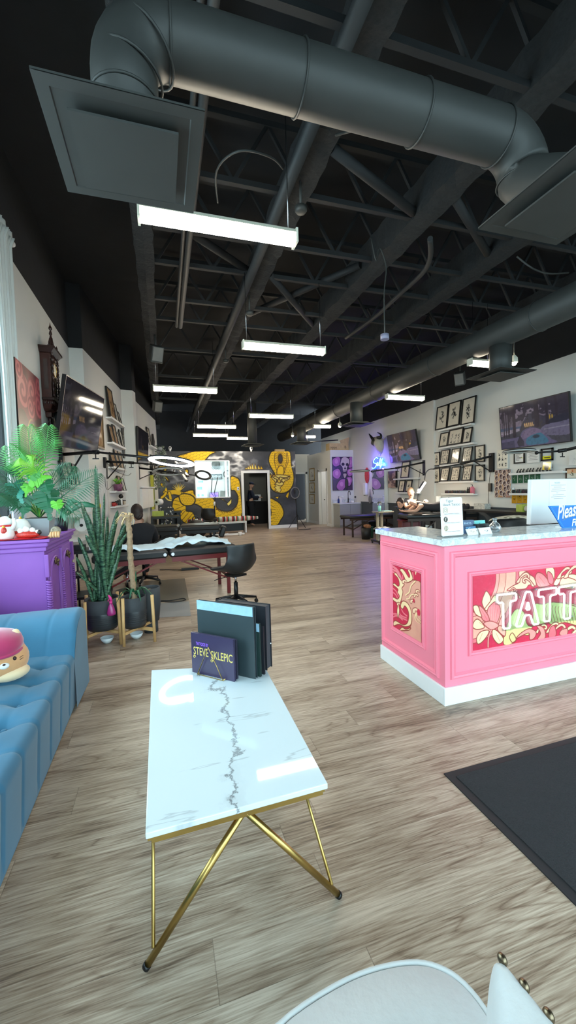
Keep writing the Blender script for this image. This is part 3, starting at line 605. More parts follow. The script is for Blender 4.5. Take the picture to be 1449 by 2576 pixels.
def speaker(label,c,rz):
    t=thing('ceiling_speaker',label,'speaker',c,rz); part('box',G().ob((0,0,0),(.09,.08,.12),(.5,0,0)),DUCTM,t,bevel=.01); part('grille',G().ob((0,-.075,-.03),(.075,.01,.1),(.5,0,0)),GREYF,t); part('bracket',G().cyl((0,0,.08),(0,.04,.3),.015),DUCTM,t)
speaker('dark box speaker aimed down on the left ceiling beam, the nearer one',onz(393,890,3.6),.3); speaker('dark box speaker by the left wall, the farther one',onz(396,1022,3.4),.3); speaker('dark box speaker on the black band over the right wall',onz(1157,952,3.5),-.9)
def smoke(label,c): 
    t=thing('smoke_detector',label,'detector',c); part('body',G().lathe([(.001,-.03),(.04,-.03),(.055,-.01),(.055,.02),(.03,.03)],n=18),DUCTM,t); part('mount',G().cyl((0,0,.02),(0,0,.3),.012),DUCTM,t)
smoke('small round detector under the ceiling beam over the second strip light',onz(628,788,3.95)); smoke('small round detector under the ceiling beam past the third strip light',onz(568,908,3.95)); smoke('small round detector beside the first strip light right end',onz(757,527,3.95))
# black sprinkler branch near mural
pipe([(5.0,13.6,3.05),(5.0,13.6,3.6)],.02,'thin dark drop pipe above the mural right corner'); pipe([(5.0,13.6,3.12),(6.2,13.6,3.2)],.02,'thin dark horizontal pipe over the hallway')
# ================= daylight =================
w=bpy.data.worlds.new('World'); sc.world=w; w.use_nodes=True; bg=w.node_tree.nodes['Background']
sk=w.node_tree.nodes.new('ShaderNodeTexSky'); sk.sky_type='HOSEK_WILKIE'; sk.turbidity=6; sk.ground_albedo=.5
sk.sun_direction=(-.3,-.2,.9)
mx=w.node_tree.nodes.new('ShaderNodeMix'); mx.data_type='RGBA'; mx.inputs[0].default_value=.82; mx.inputs[7].default_value=(.78,.91,1,1)
w.node_tree.links.new(sk.outputs[0],mx.inputs[6]); w.node_tree.links.new(mx.outputs[2],bg.inputs['Color']); bg.inputs['Strength'].default_value=5.2
for nm,loc,rot,sx,sy in (('front_portal',((XL+XR)/2,YF-.2,1.76),(PI/2,0,PI),XR-XL,3.3),('side_portal',(XL-.2,(WY0+WY1)/2,(WZ0+WZ1)/2),(PI/2,0,PI/2+PI),WY1-WY0,WZ1-WZ0)):
    l=bpy.data.lights.new(nm,'AREA'); l.shape='RECTANGLE'; l.size=sx; l.size_y=sy; l.cycles.is_portal=True; o=bpy.data.objects.new(nm,l); COL.objects.link(o); o.location=loc; o.rotation_euler=rot
struct('pavement',G().box(-8,-12,-.25,14,YF-.2,-.1),M('pavement',(170,168,165),.9))
# ================= camera =================
cd=bpy.data.cameras.new('Camera'); cam=bpy.data.objects.new('Camera',cd); COL.objects.link(cam); sc.camera=cam
R=Matrix((XC,YC,ZC))   # rows: world axes in camera space -> this is camera-to-world
cam.matrix_world=Matrix.Translation((0,0,HC))@R.to_4x4()
cd.sensor_fit='HORIZONTAL'; cd.sensor_width=36; cd.lens=F_/W_*36; cd.clip_start=.02; cd.clip_end=100
vs=sc.view_settings; vs.view_transform='Standard'; vs.look='None'; vs.gamma=1; vs.use_curve_mapping=False; vs.exposure=.88
sc.cycles.use_denoising=True; sc.cycles.max_bounces=7; sc.cycles.diffuse_bounces=4; sc.cycles.glossy_bounces=3; sc.cycles.transparent_max_bounces=10; sc.cycles.sample_clamp_indirect=8; sc.cycles.caustics_reflective=False; sc.cycles.caustics_refractive=False
# ================= foreground =================
TABM=marble('white_marble',(238,244,246),(120,124,128),1.3,.55)
def table_marble():
    m=M('white_marble_top',(214,224,228),.035,nz=.015,ns=2); nt=m.node_tree; L=nt.links.new; b=nt.nodes['Principled BSDF']
    tc=N(m,'ShaderNodeTexCoord'); sp=N(m,'ShaderNodeSeparateXYZ'); L(tc.outputs['Object'],sp.inputs[0])
    n=N(m,'ShaderNodeTexNoise'); n.inputs['Scale'].default_value=3.2; n.inputs['Detail'].default_value=8; n.inputs['Roughness'].default_value=.7; L(tc.outputs['Object'],n.inputs['Vector'])
    n2=N(m,'ShaderNodeTexNoise'); n2.inputs['Scale'].default_value=1.3; n2.inputs['Detail'].default_value=6; L(tc.outputs['Object'],n2.inputs['Vector'])
    def mt(op,a,b2):
        q=N(m,'ShaderNodeMath',operation=op)
        for i,z in enumerate((a,b2)):
            if isinstance(z,(int,float)): q.inputs[i].default_value=z
            else: L(z,q.inputs[i])
        return q.outputs[0]
    # one long ragged grey vein down the slab, plus faint cross streaks
    d=mt('ABSOLUTE',mt('ADD',sp.outputs['X'],mt('MULTIPLY',mt('SUBTRACT',n.outputs['Fac'],.5),.42)),0)
    v=mt('SUBTRACT',1,mt('MULTIPLY',d,85)); v=mt('MAXIMUM',v,0)
    g2=mt('SUBTRACT',1,mt('MULTIPLY',d,14)); g2=mt('MULTIPLY',mt('MAXIMUM',g2,0),mt('MAXIMUM',mt('MULTIPLY',mt('SUBTRACT',n.outputs['Fac'],.5),2.2),0))
    st=N(m,'ShaderNodeTexNoise'); st.inputs['Scale'].default_value=1.2; st.inputs['Detail'].default_value=5; cb=N(m,'ShaderNodeCombineXYZ'); L(mt('MULTIPLY',sp.outputs['X'],1.2),cb.inputs[0]); L(mt('MULTIPLY',sp.outputs['Y'],9),cb.inputs[1]); L(cb.outputs[0],st.inputs['Vector'])
    k=mt('SUBTRACT',1,mt('MULTIPLY',mt('ABSOLUTE',mt('SUBTRACT',st.outputs['Fac'],.63),0),60)); k=mt('MULTIPLY',mt('MAXIMUM',k,0),.35)
    a=mt('MINIMUM',mt('ADD',mt('ADD',mt('MULTIPLY',v,.85),g2),k),1)
    mx=N(m,'ShaderNodeMix',data_type='RGBA'); L(a,mx.inputs[0]); mx.inputs[6].default_value=(*lin((214,224,228)),1); mx.inputs[7].default_value=(*lin((120,122,126)),1)
    L(mx.outputs[2],b.inputs['Base Color']); return m
tq=[(-.09,1.215),(.495,1.225),(.515,2.215),(-.10,2.37)]
cx,cy=.205,1.76
t=thing('coffee_table','white marble coffee table with brass hairpin frame, display books on it','table',(cx,cy,0))
part('tabletop',G().prism([(a-cx,b-cy) for a,b in tq],lambda a,b,d:(a,b,d),.43,.45),table_marble(),t,bevel=.003)
def L3(*p): return [(a-cx,b-cy,c) for a,b,c in p]
g=G(); ring=[(-.075,1.235),(.48,1.245),(.50,2.20),(-.085,2.34)]
for i in range(4): a=ring[i];b=ring[(i+1)%4]; g.beam((a[0]-cx,a[1]-cy,.418),(b[0]-cx,b[1]-cy,.418),.022,.022)
part('top_frame',g,GOLD,t)
for p0,p1 in (((.205,1.24,.415),(-.105,1.24,.012)),((.215,1.24,.415),(.535,1.25,.012)),((.2,2.26,.415),(-.11,2.34,.012)),((.21,2.26,.415),(.54,2.2,.012))):
    l=part('leg',G().cyl(*L3(p0,p1),.011,n=12),GOLD,t); part('foot_cap',G().cyl(*L3(Vector(p1)+(Vector(p0)-Vector(p1)).normalized()*.004,Vector(p1)+(Vector(p1)-Vector(p0)).normalized()*.008),.0125,n=12),BLK,l)
for p0,p1 in (((-.082,1.75,.41),(-.085,1.24,.06)),((.49,1.75,.41),(.51,1.245,.06)),((-.082,1.75,.41),(-.10,2.34,.06)),((.49,1.75,.41),(.53,2.2,.06))): part('strut',G().cyl(*L3(p0,p1),.006,n=8),GOLD,t)
# books on the table
U=Vector((.7071,-.7071,0)); NV=Vector((.7071,.7071,0)); ZV=Vector((0,0,1))
def book(name,label,cat,br,L,h,th,cover,pages=PAPER,lean=0,gap=True,spine=True):
    "standing book: br = bottom right corner of the front cover"
    br=Vector(br); up=(ZV+NV*lean).normalized(); back=NV; o=br-U*L; t=thing(name,label,cat,br-U*L/2)
    def P(a,b,c): return o+U*a+up*b+back*c
    def bx(a0,a1,b0,b1,c0,c1): return G().hexa([P(a0,b0,c0),P(a1,b0,c0),P(a1,b0,c1),P(a0,b0,c1)],[P(a0,b1,c0),P(a1,b1,c0),P(a1,b1,c1),P(a0,b1,c1)])
    f=part('front_cover',bx(0,L,0,h,0,.003),cover,t,world=True); part('back_cover',bx(0,L,0,h,th-.003,th),cover,t,world=True); part('spine',bx(0,.003,0,h,.003,th-.003),cover,t,world=True)
    part('pages',bx(.006,L-.006,.004,h-.004,.004,th-.004),pages,t,world=True); return t,P,f,bx
PURP=M('purple_cover',(58,50,78),.3,nz=.12,ns=6); FOLD=M('charcoal_folder',(46,58,62),.4,nz=.12,ns=5); FOLD2=M('black_folder',(34,36,42),.42,nz=.05); BAND=M('pale_blue_vinyl',(150,185,208),.25,nz=.12,ns=25,bump=.4); GRN=M('dark_green_cover',(30,52,50),.5)
t,P,f,bx=book('portfolio_book','purple hardcover tattoo book with gold lettering at the front of the brass holder','book',(.32,2.06,.4505),.285,.225,.014,PURP)
FB=lambda a,b,d:P(a,b,-d)
GOLDT=M('gold_lettering',(222,200,110),.4,metal=.2); VIO=M('violet_lettering',(140,90,215),.5)
for body,s,x,y,mt,sx in (('STEVE',.062,.014,.105,GOLDT,.104),('SKLEPIC',.062,.135,.100,GOLDT,.142),('TATTOOS BY',.024,.034,.160,VIO,.085)):
    g,w=text_g(body,s,lambda a,b,d,x=x,y=y:FB(x+a,y+b,d),.0006,fit=sx,bold=.0006); part('lettering',g,mt,t,world=True)
for (a,b) in ((.020,.088),(.141,.083)):
    g=G(); g.tube([FB(a+.010*math.cos(k*.6)*(1-k/24),b+.004+.009*math.sin(k*.6)*(1-k/24),.0006) for k in range(15)],.0016,5); part('flourish',g,GOLDT,t,world=True)
book('portfolio_book','thin dark hardcover book directly behind the purple tattoo book','book',(.338,2.083,.4505),.28,.215,.012,M('dark_cover',(52,50,66),.35))
t,P,f,bx=book('portfolio_folder','large charcoal portfolio folder with pale blue top band, tallest in the holder','folder',(.43,2.05,.4505),.38,.385,.022,FOLD,FOLD2)
part('top_band',bx(.0,.375,.335,.3875,-.0012,0),BAND,f,world=False) if False else part('top_band',bx(0,.375,.335,.387,-.0014,.0),BAND,t,world=True)
t,P,f,bx=book('notebook','dark green notebook with white pages and grey band behind the charcoal folder','notebook',(.462,2.065,.4505),.2,.29,.012,GRN); part('grey_band',bx(0,.2,.245,.2905,-.0012,0),BAND,t,world=True)
book('notebook','thin black notebook leaning behind the dark green notebook','notebook',(.488,2.085,.4505),.19,.265,.010,FOLD2)
t,P,f,bx=book('ring_binder','thick black ring binder at the back of the holder','binder',(.515,2.13,.4505),.34,.36,.055,FOLD2,M('dark_pages',(60,60,66),.7)); part('popper',G().cyl(P(.341,.14,.04),P(.345,.14,.04),.004,n=8),WHITE,t,world=True)
t=thing('book_holder','brass wire triangle holder clasping the display books','holder',(.2,2.15,.45)); a=Vector((.147,2.222,.4535));b=Vector((.268,2.095,.4535)); n=-NV*.006; apex=(a+b)/2+Vector((0,0,.165))-NV*.004
g=G().tube([a+n,apex+n,b+n,a+n],.0028,8); part('front_triangle',g,GOLD,t,world=True)
off=NV*.18; g=G().tube([a+off,apex+off,b+off,a+off],.0028,8); part('rear_triangle',g,GOLD,t,world=True)
part('base_rail',G().tube([a+n,a+off],.0028,8),GOLD,t,world=True); part('base_rail',G().tube([b+n,b+off],.0028,8),GOLD,t,world=True)
# entrance mat
MATM=M('charcoal_mat_pile',(38,39,42),.95,nz=.3,ns=160,bump=.5)
t=thing('entrance_mat','large charcoal entrance mat on the wood floor by the pink desk','mat',(2.3,.7,0)); part('pile',G().box(-.97,-.95,.002,.97,.90,.010),MATM,t); part('rubber_border',G().box(-1.01,-.99,0,1.01,.94,.006),M('rubber',(34,35,38),.7),t)
# white accent chair
WL=M('white_leatherette',(205,207,207),.5,nz=.03,ns=60,bump=.15); t=thing('accent_chair','white padded chair with brass nailheads at the lower right corner','chair',(.42,.45,0),0)
def lp(P): return [(a-.42,b-.45,c) for a,b,c in P]
out=smooth([(.05,.30),(.10,.62),(.16,.672),(.31,.695),(.43,.685),(.50,.655),(.535,.6),(.54,.5),(.55,.25),(.3,.2),(.05,.30)],5,True)
c=(.32,.47)
def rr(s,z): return [Vector((c[0]-.42+(a-c[0])*s,c[1]-.45+(b-c[1])*s,z)) for a,b in out]
part('seat',G().loft([rr(.9,.36),rr(.985,.37),rr(1,.39),rr(1,.44),rr(.985,.462),rr(.95,.472),rr(.6,.478),rr(.1,.48)]),WL,t)
part('piping',G().tube([(a-.42+ (a-c[0])*-.012,b-.45+(b-c[1])*-.012,.466) for a,b in out],.006,6,cap=False),WL,t)
# back wing with nailheads (the near end of the chair's back)
W=[onz(1150,2600,.66),onz(1172,2500,.70),onz(1200,2425,.72),onz(1235,2400,.725),onz(1262,2402,.725)]
R_=[onz(1275,2600,.60),onz(1275,2500,.68)]
ed=[Vector((.468,.478,.722)),Vector((.470,.44,.722)),Vector((.474,.40,.722)),Vector((.478,.36,.722)),Vector((.482,.30,.722))]
prof=[]
for k,(e,wd) in enumerate(zip(ed,(.02,.075,.12,.15,.18))):
    prof.append([e+Vector((0,0,-.02)),e+Vector((0,0,0)),e+Vector((-.012,0,.006)),e+Vector((-wd*.5,-.01*k,-.01)),e+Vector((-wd,-.02*k,-.06)),e+Vector((-wd,-.02*k,-.27)),e+Vector((0,0,-.27))])
g=G().loft(prof); part('back_wing',g,WL,t,world=True,sub=2)
for k in range(6):
    y=.462-.036*k; g=G().ball((.468+.0035*k,y,.7205),(.006,.0085,.0085),12); part('nailhead',g,M('bronze',(120,105,85),.3,metal=1),t,world=True)
for x,y in ((.12,.3),(.48,.3),(.14,.6),(.46,.6)): part('leg',G().cyl((x-.42,y-.45,0),(x-.42,y-.45,.37),.014,.02,n=10),GOLD,t)
# ---------- blue tufted sofa ----------
VEL=M('blue_velvet',(44,106,138),.75,nz=.2,ns=3.5,sheen=.2,bump=.02)
SX,SY=-.99,1.9
t=thing('sofa','blue velvet tufted sofa along the left edge, plush bear on it','sofa',(SX,SY,0))
rows=[2.81-.225*k for k in range(13)]
def seat(u,v):
    y=.05+(3.02-.05)*v
    s=u*1.15  # arc length from back to floor
    if s<.68: x=-1.33+s; z=.395; nx,nz_=0,1
    elif s<.76: a=(s-.68)/.08*PI/2; x=-.65+.045*math.sin(a); z=.35+.045*math.cos(a); nx,nz_=math.sin(a),math.cos(a)
    else: x=-.605-.02*(s-.76)/.39; z=.35-(s-.76)/.39*.31; nx,nz_=1,0
    q=min(abs(y-r) for r in rows); d=.010*math.exp(-(q/.010)**2)*(1 if s>.3 else .6)+ .02*math.exp(-(q/.05)**2)*.12
    hb=0
    for bx_ in (-.75,-1.02):
        hb=max(hb,math.exp(-(((x-bx_)/.05)**2+(q/.045)**2))*(1 if s<.68 else 0)); 
    d+=.03*hb + .005*math.exp(-((x+.75)/.012)**2)*(s<.68)
    puff=.012*math.sin(min(1,max(0,(s)/.68))*PI)
    return (x-SX-nx*d,y-SY,z-nz_*d+puff*nz_*(1-hb))
g=G().grid(seat,90,230); part('seat',g,VEL,t)
def armp(yo,sg):
    pr=[(-.06,.38),(0,.47),(.07,.55),(.18,.60),(.30,.612),(.375,.60),(.40,.57),(.41,.4),(.41,.03)]
    pr=smooth(pr,4); g=G()
    def fn(u,v):
        a,z=pr[int(round(v*(len(pr)-1)))]; x=-1.36+.755*u; dz=0
        for sx_ in (-.78,-1.05): dz+=.006*math.exp(-((x-sx_)/.008)**2)
        e=max(0,(u-.94)/.06); r=.03*e**3
        return (x-SX,(yo+sg*(a-r*.3))-SY,z-dz-r)
    g.grid(fn,70,len(pr)-1); n=len(pr)
    # closed front end
    vs=[(-.605-SX,(yo+sg*a)-SY,z-.03) for a,z in pr]+[(-.605-SX,yo+sg*-.06-SY,.03)]; g.add(vs,[tuple(range(len(vs)))]); return g
part('armrest',armp(3.0,1),VEL,t); part('armrest',armp(.07,-1),VEL,t)
g=G(); 
part('backrest',G().box(-1.39-SX,-.3-SY,.03,-1.22-SX,3.4-SY,.62),VEL,t,bevel=.05)
part('base',G().box(-1.36-SX,-.3-SY,.02,-.63-SX,3.38-SY,.32),VEL,t)
for y in rows[:12]:
    for bx_ in (-.75,-1.02): part('button',G().ball((bx_-SX,y-SY,.366),(.014,.014,.006),10),VEL,t)
for x in (-1.3,-.7):
    for y in (-.2,3.3): part('foot',G().cyl((x-SX,y-SY,0),(x-SX,y-SY,.03),.025,n=10),BLK,t)
# plush bear with beret
TAN=M('tan_plush',(214,158,108),.95,nz=.08,ns=25,bump=.15,sheen=.4); CRE=M('cream_plush',(232,205,165),.95,sheen=.4); MAG=M('magenta_velvet',(176,42,92),.85,nz=.15,ns=10,sheen=.6)
pc=onz(0,1712,.42); px_=ony(0,1665,2.35); c0=Vector((-.925,2.64,.405))
t=thing('plush_toy','round tan plush bear in a magenta beret sitting on the blue sofa','plush toy',c0,.0); t.scale=(.88,)*3; plush=t
Rt=Matrix.Rotation(.35,3,'Z'); V=lambda a,b,c:Rt@Vector((a,b,c))
part('body',G().ball((0,0,.135),(.165,.12,.14),28,Rt),TAN,t); part('belly',G().ball(V(.05,-.035,.052),(.112,.082,.05),22,Rt),CRE,t)
for s in(-1,1): part('eye',G().ball(V(.02+.058*s,-.104,.160),(.011,.008,.013),10,Rt),M('dark_brown',(50,26,22),.3),t)
m_=part('muzzle',G().ball(V(.02,-.110,.130),(.030,.02,.022),16,Rt),M('white_plush',(238,234,228),.9),t); part('nose',G().ball(V(.02,-.127,.141),(.009,.005,.006),8,Rt),M('dark_brown'),m_)
g=G()
for s in(-1,1):
    for k in range(2): g.tube([V(.02+s*.085,-.095,.155-.014*k),V(.02+s*.105,-.085,.162-.016*k)],.0016,5)
part('whiskers',g,M('dark_brown'),t)
bt=part('beret',G().lathe([(.001,.105),(.08,.098),(.135,.07),(.150,.03),(.148,.0),(.140,-.01)],V(-.012,.012,.222),28,(.10,-.12,1)),MAG,t); part('beret_band',G().torus(V(-.010,.010,.212),.140,.013,(.10,-.12,1),36,8),MAG,bt)
part('ear',G().ball(V(.095,.0,.295),(.024,.014,.026),12,Rt),CRE,t); part('ear',G().ball(V(-.115,.0,.30),(.024,.014,.026),12,Rt),CRE,t)
# ================= purple cabinet, plants =================
PU=M('purple_paint',(140,84,172),.45,nz=.05,ns=4)
CX0,CX1,CY0,CY1=-1.385,-.925,3.72,4.70
t=thing('purple_cabinet','purple painted carved cabinet behind the blue sofa, plants on top','cabinet',(CX0,CY0,0)); B_=lambda *a:G().box(a[0]-CX0,a[1]-CY0,a[2],a[3]-CX0,a[4]-CY0,a[5])
part('body',B_(CX0,CY0+.02,.1,CX1-.02,CY1-.02,1.0),PU,t,bevel=.004); part('plinth',B_(CX0,CY0,0,CX1+.015,CY1,.1),PU,t,bevel=.006)
part('top',B_(CX0,CY0-.03,1.075,CX1+.035,CY1+.03,1.10),PU,t,bevel=.006)
part('cornice',B_(CX0,CY0,1.0,CX1,CY1,1.035),PU,t,bevel=.006); part('cornice',B_(CX0,CY0-.015,1.035,CX1+.018,CY1+.015,1.075),PU,t,bevel=.012)
yc=(CY0+CY1)/2
for k,(a,b) in enumerate(((CY0+.07,yc-.03),(yc+.03,CY1-.07))):
    g=G(); m=(a+b)/2; w=(b-a)/2
    g.box(CX1-.02-CX0,a-CY0,.12,CX1-.008-CX0,b-CY0,.97); d=part('door',g,PU,t,bevel=.003)
    # arched moulding
    pts=[(CX1-.004,a+.02,.16),(CX1-.004,a+.02,.78)]+[(CX1-.004,m-(w-.02)*math.cos(th),.78+.14*math.sin(th)) for th in [PI*j/12 for j in range(1,12)]]+[(CX1-.004,b-.02,.78),(CX1-.004,b-.02,.16),(CX1-.004,a+.02,.16)]
    part('arched_moulding',G().tube(pts,.011,8),PU,d,world=True); part('arched_moulding',G().tube([(p[0],m+(p[1]-m)*.8,.2+(p[2]-.16)*.92) for p in pts],.007,6),PU,d,world=True)
    g=G().ball((CX1+.005,m,.88),(.012,.03,.035),12); g.ball((CX1+.02,m,.88),(.015,.015,.018),10); g.torus((CX1+.018,m,.855),.02,.004,(1,0,.2),16,6); part('knob',g,M('aged_brass',(110,88,70),.45,metal=.7,nz=.3,ns=80),d,world=True)
for y in (CY0+.03,yc,CY1-.03):
    g=G(); n=30
    for k in range(n): g.torus((CX1-.002,y,.14+k*.62/n),.014,.0115,(.35,0,1),12,6)
    part('rope_column',g,PU,t,world=True); part('capital',G().box(CX1-.02,y-.028,.78,CX1+.012,y+.028,.97),PU,t,world=True,bevel=.006)
# ---- plants ----
LG=M('palm_leaf',(70,150,70),.5,nz=.25,ns=6); LD=M('palm_leaf_dark',(38,92,62),.5,nz=.25,ns=6); LY=M('palm_leaf_light',(128,196,66),.45,nz=.2,ns=6); ST=M('leaf_stem',(120,160,80),.6)
MON=M('monstera_dark',(20,92,58),.35,nz=.25,ns=8); MONL=M('monstera_light',(96,180,52),.4,nz=.2,ns=8); MONB=M('monstera_blue_green',(60,150,130),.3,nz=.2,ns=8)
def frond(t,root,base,tip,facing,mat,L0=.2,n=26,droop=.08,w=.012,start=.25,world=True):
    "a pinnate palm frond; leaflets lie in the plane spanned by the rachis and the side vector"
    base,tip,root=Vector(base),Vector(tip),Vector(root); f=Vector(facing).normalized()
    pts=[]
    for k in range(n+1):
        s=k/n; p=root.lerp(base,s/.3) if s<.3 else base.lerp(tip,(s-.3)/.7); pts.append(p)
    pts=[Vector(p) for p in smooth([tuple(root),tuple(base),tuple(base.lerp(tip,.5)+f*.02),tuple(tip-f*droop*.5)],10)]
    g=G().tube(pts,[.006*(1-.7*i/len(pts)) for i in range(len(pts))],6)
    i0=int(len(pts)*start)
    for i in range(i0,len(pts)-1):
        for h in (0,):
            s=(i+h-i0)/(len(pts)-i0); p=pts[i].lerp(pts[i+1],h); d=(pts[i+1]-pts[i]).normalized(); sd=d.cross(f).normalized()
            l=L0*(math.sin(PI*(.18+.78*s))**.8)*(1-.15*s); ang=.55+.25*s
            for sg in(-1,1):
                e=(sd*sg*math.cos(ang)+d*math.sin(ang)).normalized(); nrm=e.cross(d).normalized(); ww=w*(1-.3*s); sw=d*ww*.5
                m1=p+e*l*.5+f*.015; m2=p+e*l-f*.02-Vector((0,0,l*.22))
                g.add([p-sw*.4,p+sw*.4,m1+sw,m1-sw,m2],[(0,1,2,3),(3,2,4)],False)
    return part('frond',g,mat,t,world=world,fixn=False)
def monstera(t,stem,c,up,facing,size,mat,slits=5):
    stem,c=Vector(stem),Vector(c); f=Vector(facing).normalized(); u=Vector(up); u=(u-f*u.dot(f)).normalized(); s=u.cross(f)
    half=[(0,-.08),(.16,-.22),(.34,-.24),(.50,-.10)]
    k=slits
    for i in range(k):
        y0=-.05+i*.2; w=.56-.10*abs(i-1)-.045*i*i*.5
        half+=[(w,y0+.03),(w*.98,y0+.12),(w*.35,y0+.05+.05),(w*.93,y0+.16)]
    half+=[(.12,.95),(0,1.06)]
    P=[(a,b) for a,b in half]; 
    def fn(a,b): return c+s*a*size+u*(b-.4)*size+f*(-.35*a*a-.12*(b-.3)**2)*size
    g=G()
    for sg in(-1,1):
        q=[fn(sg*a,b) for a,b in P]; mid=[fn(0,b) for a,b in P]
        for i in range(len(P)-1): g.add([fn(0,max(-.08,min(1.06,P[i][1]))),q[i],q[i+1],fn(0,max(-.08,min(1.06,P[i+1][1])))],[(0,1,2,3)],False)
    l=part('leaf',g,mat,t,world=True,fixn=False,solid=.0015)
    g=G().tube(smooth([tuple(stem),tuple(stem.lerp(c-u*.4*size,.6)+Vector((0,0,.03))),tuple(c-u*.45*size)],5),.004,6); part('stalk',g,ST,t,world=True)
    return l
TOPZ=1.10
# white square planter with palm + monstera
py_=3.93
p=Vector((-1.04,4.03,TOPZ)); t=thing('potted_palm','big potted palm and monstera leaves in a square grey planter on the purple cabinet','plant',p)
g=G(); g.hexa([(-.085,-.085,0),(.085,-.085,0),(.085,.085,0),(-.085,.085,0)],[(-.1,-.1,.16),(.1,-.1,.16),(.1,.1,.16),(-.1,.1,.16)]); part('planter',g,M('grey_planter',(150,156,160),.5),t); part('soil',G().box(-.085,-.085,.155,.085,.085,.165),M('soil',(50,40,32),.95,nz=.3,ns=60),t)
r0=(p.x,p.y,TOPZ+.16)
fc=(.25,-1,.1)
frond(t,r0,ony(85,1180,3.95),ony(68,1070,3.9),fc,LG,.21,32,w=.014)
frond(t,r0,ony(112,1165,4.0),ony(122,1068,3.98),fc,LG,.17,30,w=.013)
frond(t,r0,ony(150,1255,3.95),ony(245,1185,3.9),(.1,-1,.35),LD,.20,34,w=.013)
frond(t,r0,ony(130,1230,4.05),ony(180,1170,4.0),(.2,-1,.2),LD,.18,26,w=.013)
frond(t,r0,ony(140,1260,3.95),ony(200,1300,3.85),(.1,-1,.5),LD,.16,26,w=.012)
frond(t,r0,ony(60,1250,3.9),ony(-5,1175,3.8),(.3,-1,.5),LD,.17,26,w=.013)
frond(t,r0,ony(60,1270,3.9),ony(-10,1225,3.8),(.3,-1,.5),LD,.15,22,w=.014)
frond(t,r0,ony(70,1200,3.85),ony(20,1120,3.8),fc,LG,.16,26,w=.013)
frond(t,r0,ony(95,1200,3.88),ony(60,1150,3.78),(.3,-1,.3),LY,.17,22,w=.014)
for sx_,sy_,u,sz,mt in ((44,1238,(.35,0,-1),.16,MONB),(68,1232,(-.2,0,-1),.10,MONL),(120,1270,(.1,0,-1),.21,MON),(118,1230,(.25,0,-1),.13,MON),(100,1203,(.9,0,.15),.14,MONL),(50,1262,(-.6,0,-.7),.15,MON),(12,1262,(-.6,0,-.5),.14,MON),(75,1192,(-.8,0,.5),.11,MONB),(60,1285,(-.2,0,-1),.10,MON),(25,1180,(-1,0,.1),.12,MON),(145,1275,(.2,0,-1),.10,MONL),(90,1185,(.5,0,.5),.12,LG)):
    c=ony(sx_,sy_,3.86); monstera(t,r0,c,u,(.15,-1,.25),sz,mt)
for k in range(14):
    a=random.uniform(-1,1); g=G().tube([r0,Vector(r0)+Vector((a*.1,-.03,.12+.05*random.random()))],.003,5); 
    if k<6: part('stalk',g,LY,t,world=True)
# figurine: white cat shaped bank with red collar (plain), second smaller on red cushion cloth
PORC=M('white_porcelain',(238,238,234),.2,nz=.02); GLD=M('gold_glaze',(220,170,60),.3,metal=.5)
c=ony(12,1330,3.80); c=Vector((-1.235,3.82,TOPZ)); REDC=M('red_satin',(205,22,36),.4)
t=thing('red_runner','red satin runner on the purple cabinet under the ornaments','cloth',(-1.17,3.84,TOPZ)); 
def cl(u,v): return (-.22+.46*u+.02*math.sin(v*6),-.10+.2*v-.03*u,.004+.006*math.sin(u*14)*math.sin(v*5)+.004)
part('cloth',G().grid(cl,24,10),REDC,t,solid=.003); part('tassel',G().tube([(.1,-.105,.004),(.103,-.125,-.03),(.1,-.126,-.06)],.003,5),REDC,t)
def cat_fig(label,c,s):
    t=thing('ornament_cat',label,'ornament',c); b=G().lathe([(.001,0),(.055*s,0),(.065*s,.03*s),(.055*s,.085*s),(.04*s,.12*s)],n=20); part('body',b,PORC,t)
    h=part('head',G().ball((0,0,.15*s),(.055*s,.045*s,.045*s),18),PORC,t)
    for sg in(-1,1): part('ear',G().tube([(sg*.032*s,0,.175*s),(sg*.042*s,0,.215*s)],[.018*s,.002],8),M('black_gold_ear',(70,52,30),.3),h)
    part('collar',G().torus((0,0,.112*s),.042*s,.009*s,n=20,k=6),REDC,t); part('bell',G().ball((0,-.045*s,.105*s),.013*s),GLD,t); part('raised_paw',G().tube([(.05*s,-.01*s,.08*s),(.075*s,-.02*s,.13*s),(.07*s,-.025*s,.175*s)],[.018*s,.016*s,.014*s],8),PORC,t)
    part('bib',G().ball((0,-.045*s,.07*s),(.026*s,.02*s,.035*s),12),M('red_gold_bib',(190,50,40),.35,nz=.5,ns=120),t)
cat_fig('white porcelain cat ornament with red bib, left end of the purple cabinet',(-1.225,3.80,TOPZ+.012),.95)
t=thing('porcelain_jar','round white porcelain jar with red and gold band behind the cat ornament','jar',(-1.145,3.90,TOPZ+.012)); part('body',G().lathe([(.001,0),(.045,0),(.068,.04),(.07,.09),(.05,.135),(.03,.15),(.001,.152)],n=22),PORC,t); part('band',G().torus((0,0,.045),.067,.007,n=22,k=6,flat=2),M('red_gold_bib'),t); part('knob',G().ball((0,0,.16),.014),GLD,t)
t=thing('ornament_group','reclining little ornament in white, red and gold on the red runner','ornament',(-1.07,3.80,TOPZ+.012)); part('base',G().ball((0,0,.025),(.09,.04,.03),18),M('red_gold_bib'),t)
for k,(x,z,r) in enumerate(((-.05,.06,.024),(-.01,.07,.026),(.035,.062,.022),(.07,.045,.018))): part('figure',G().ball((x,-.005,z),(r,r*.9,r),12),PORC,t)
part('dark_head',G().ball((.085,-.01,.04),(.018,.016,.02),10),BPL,t)
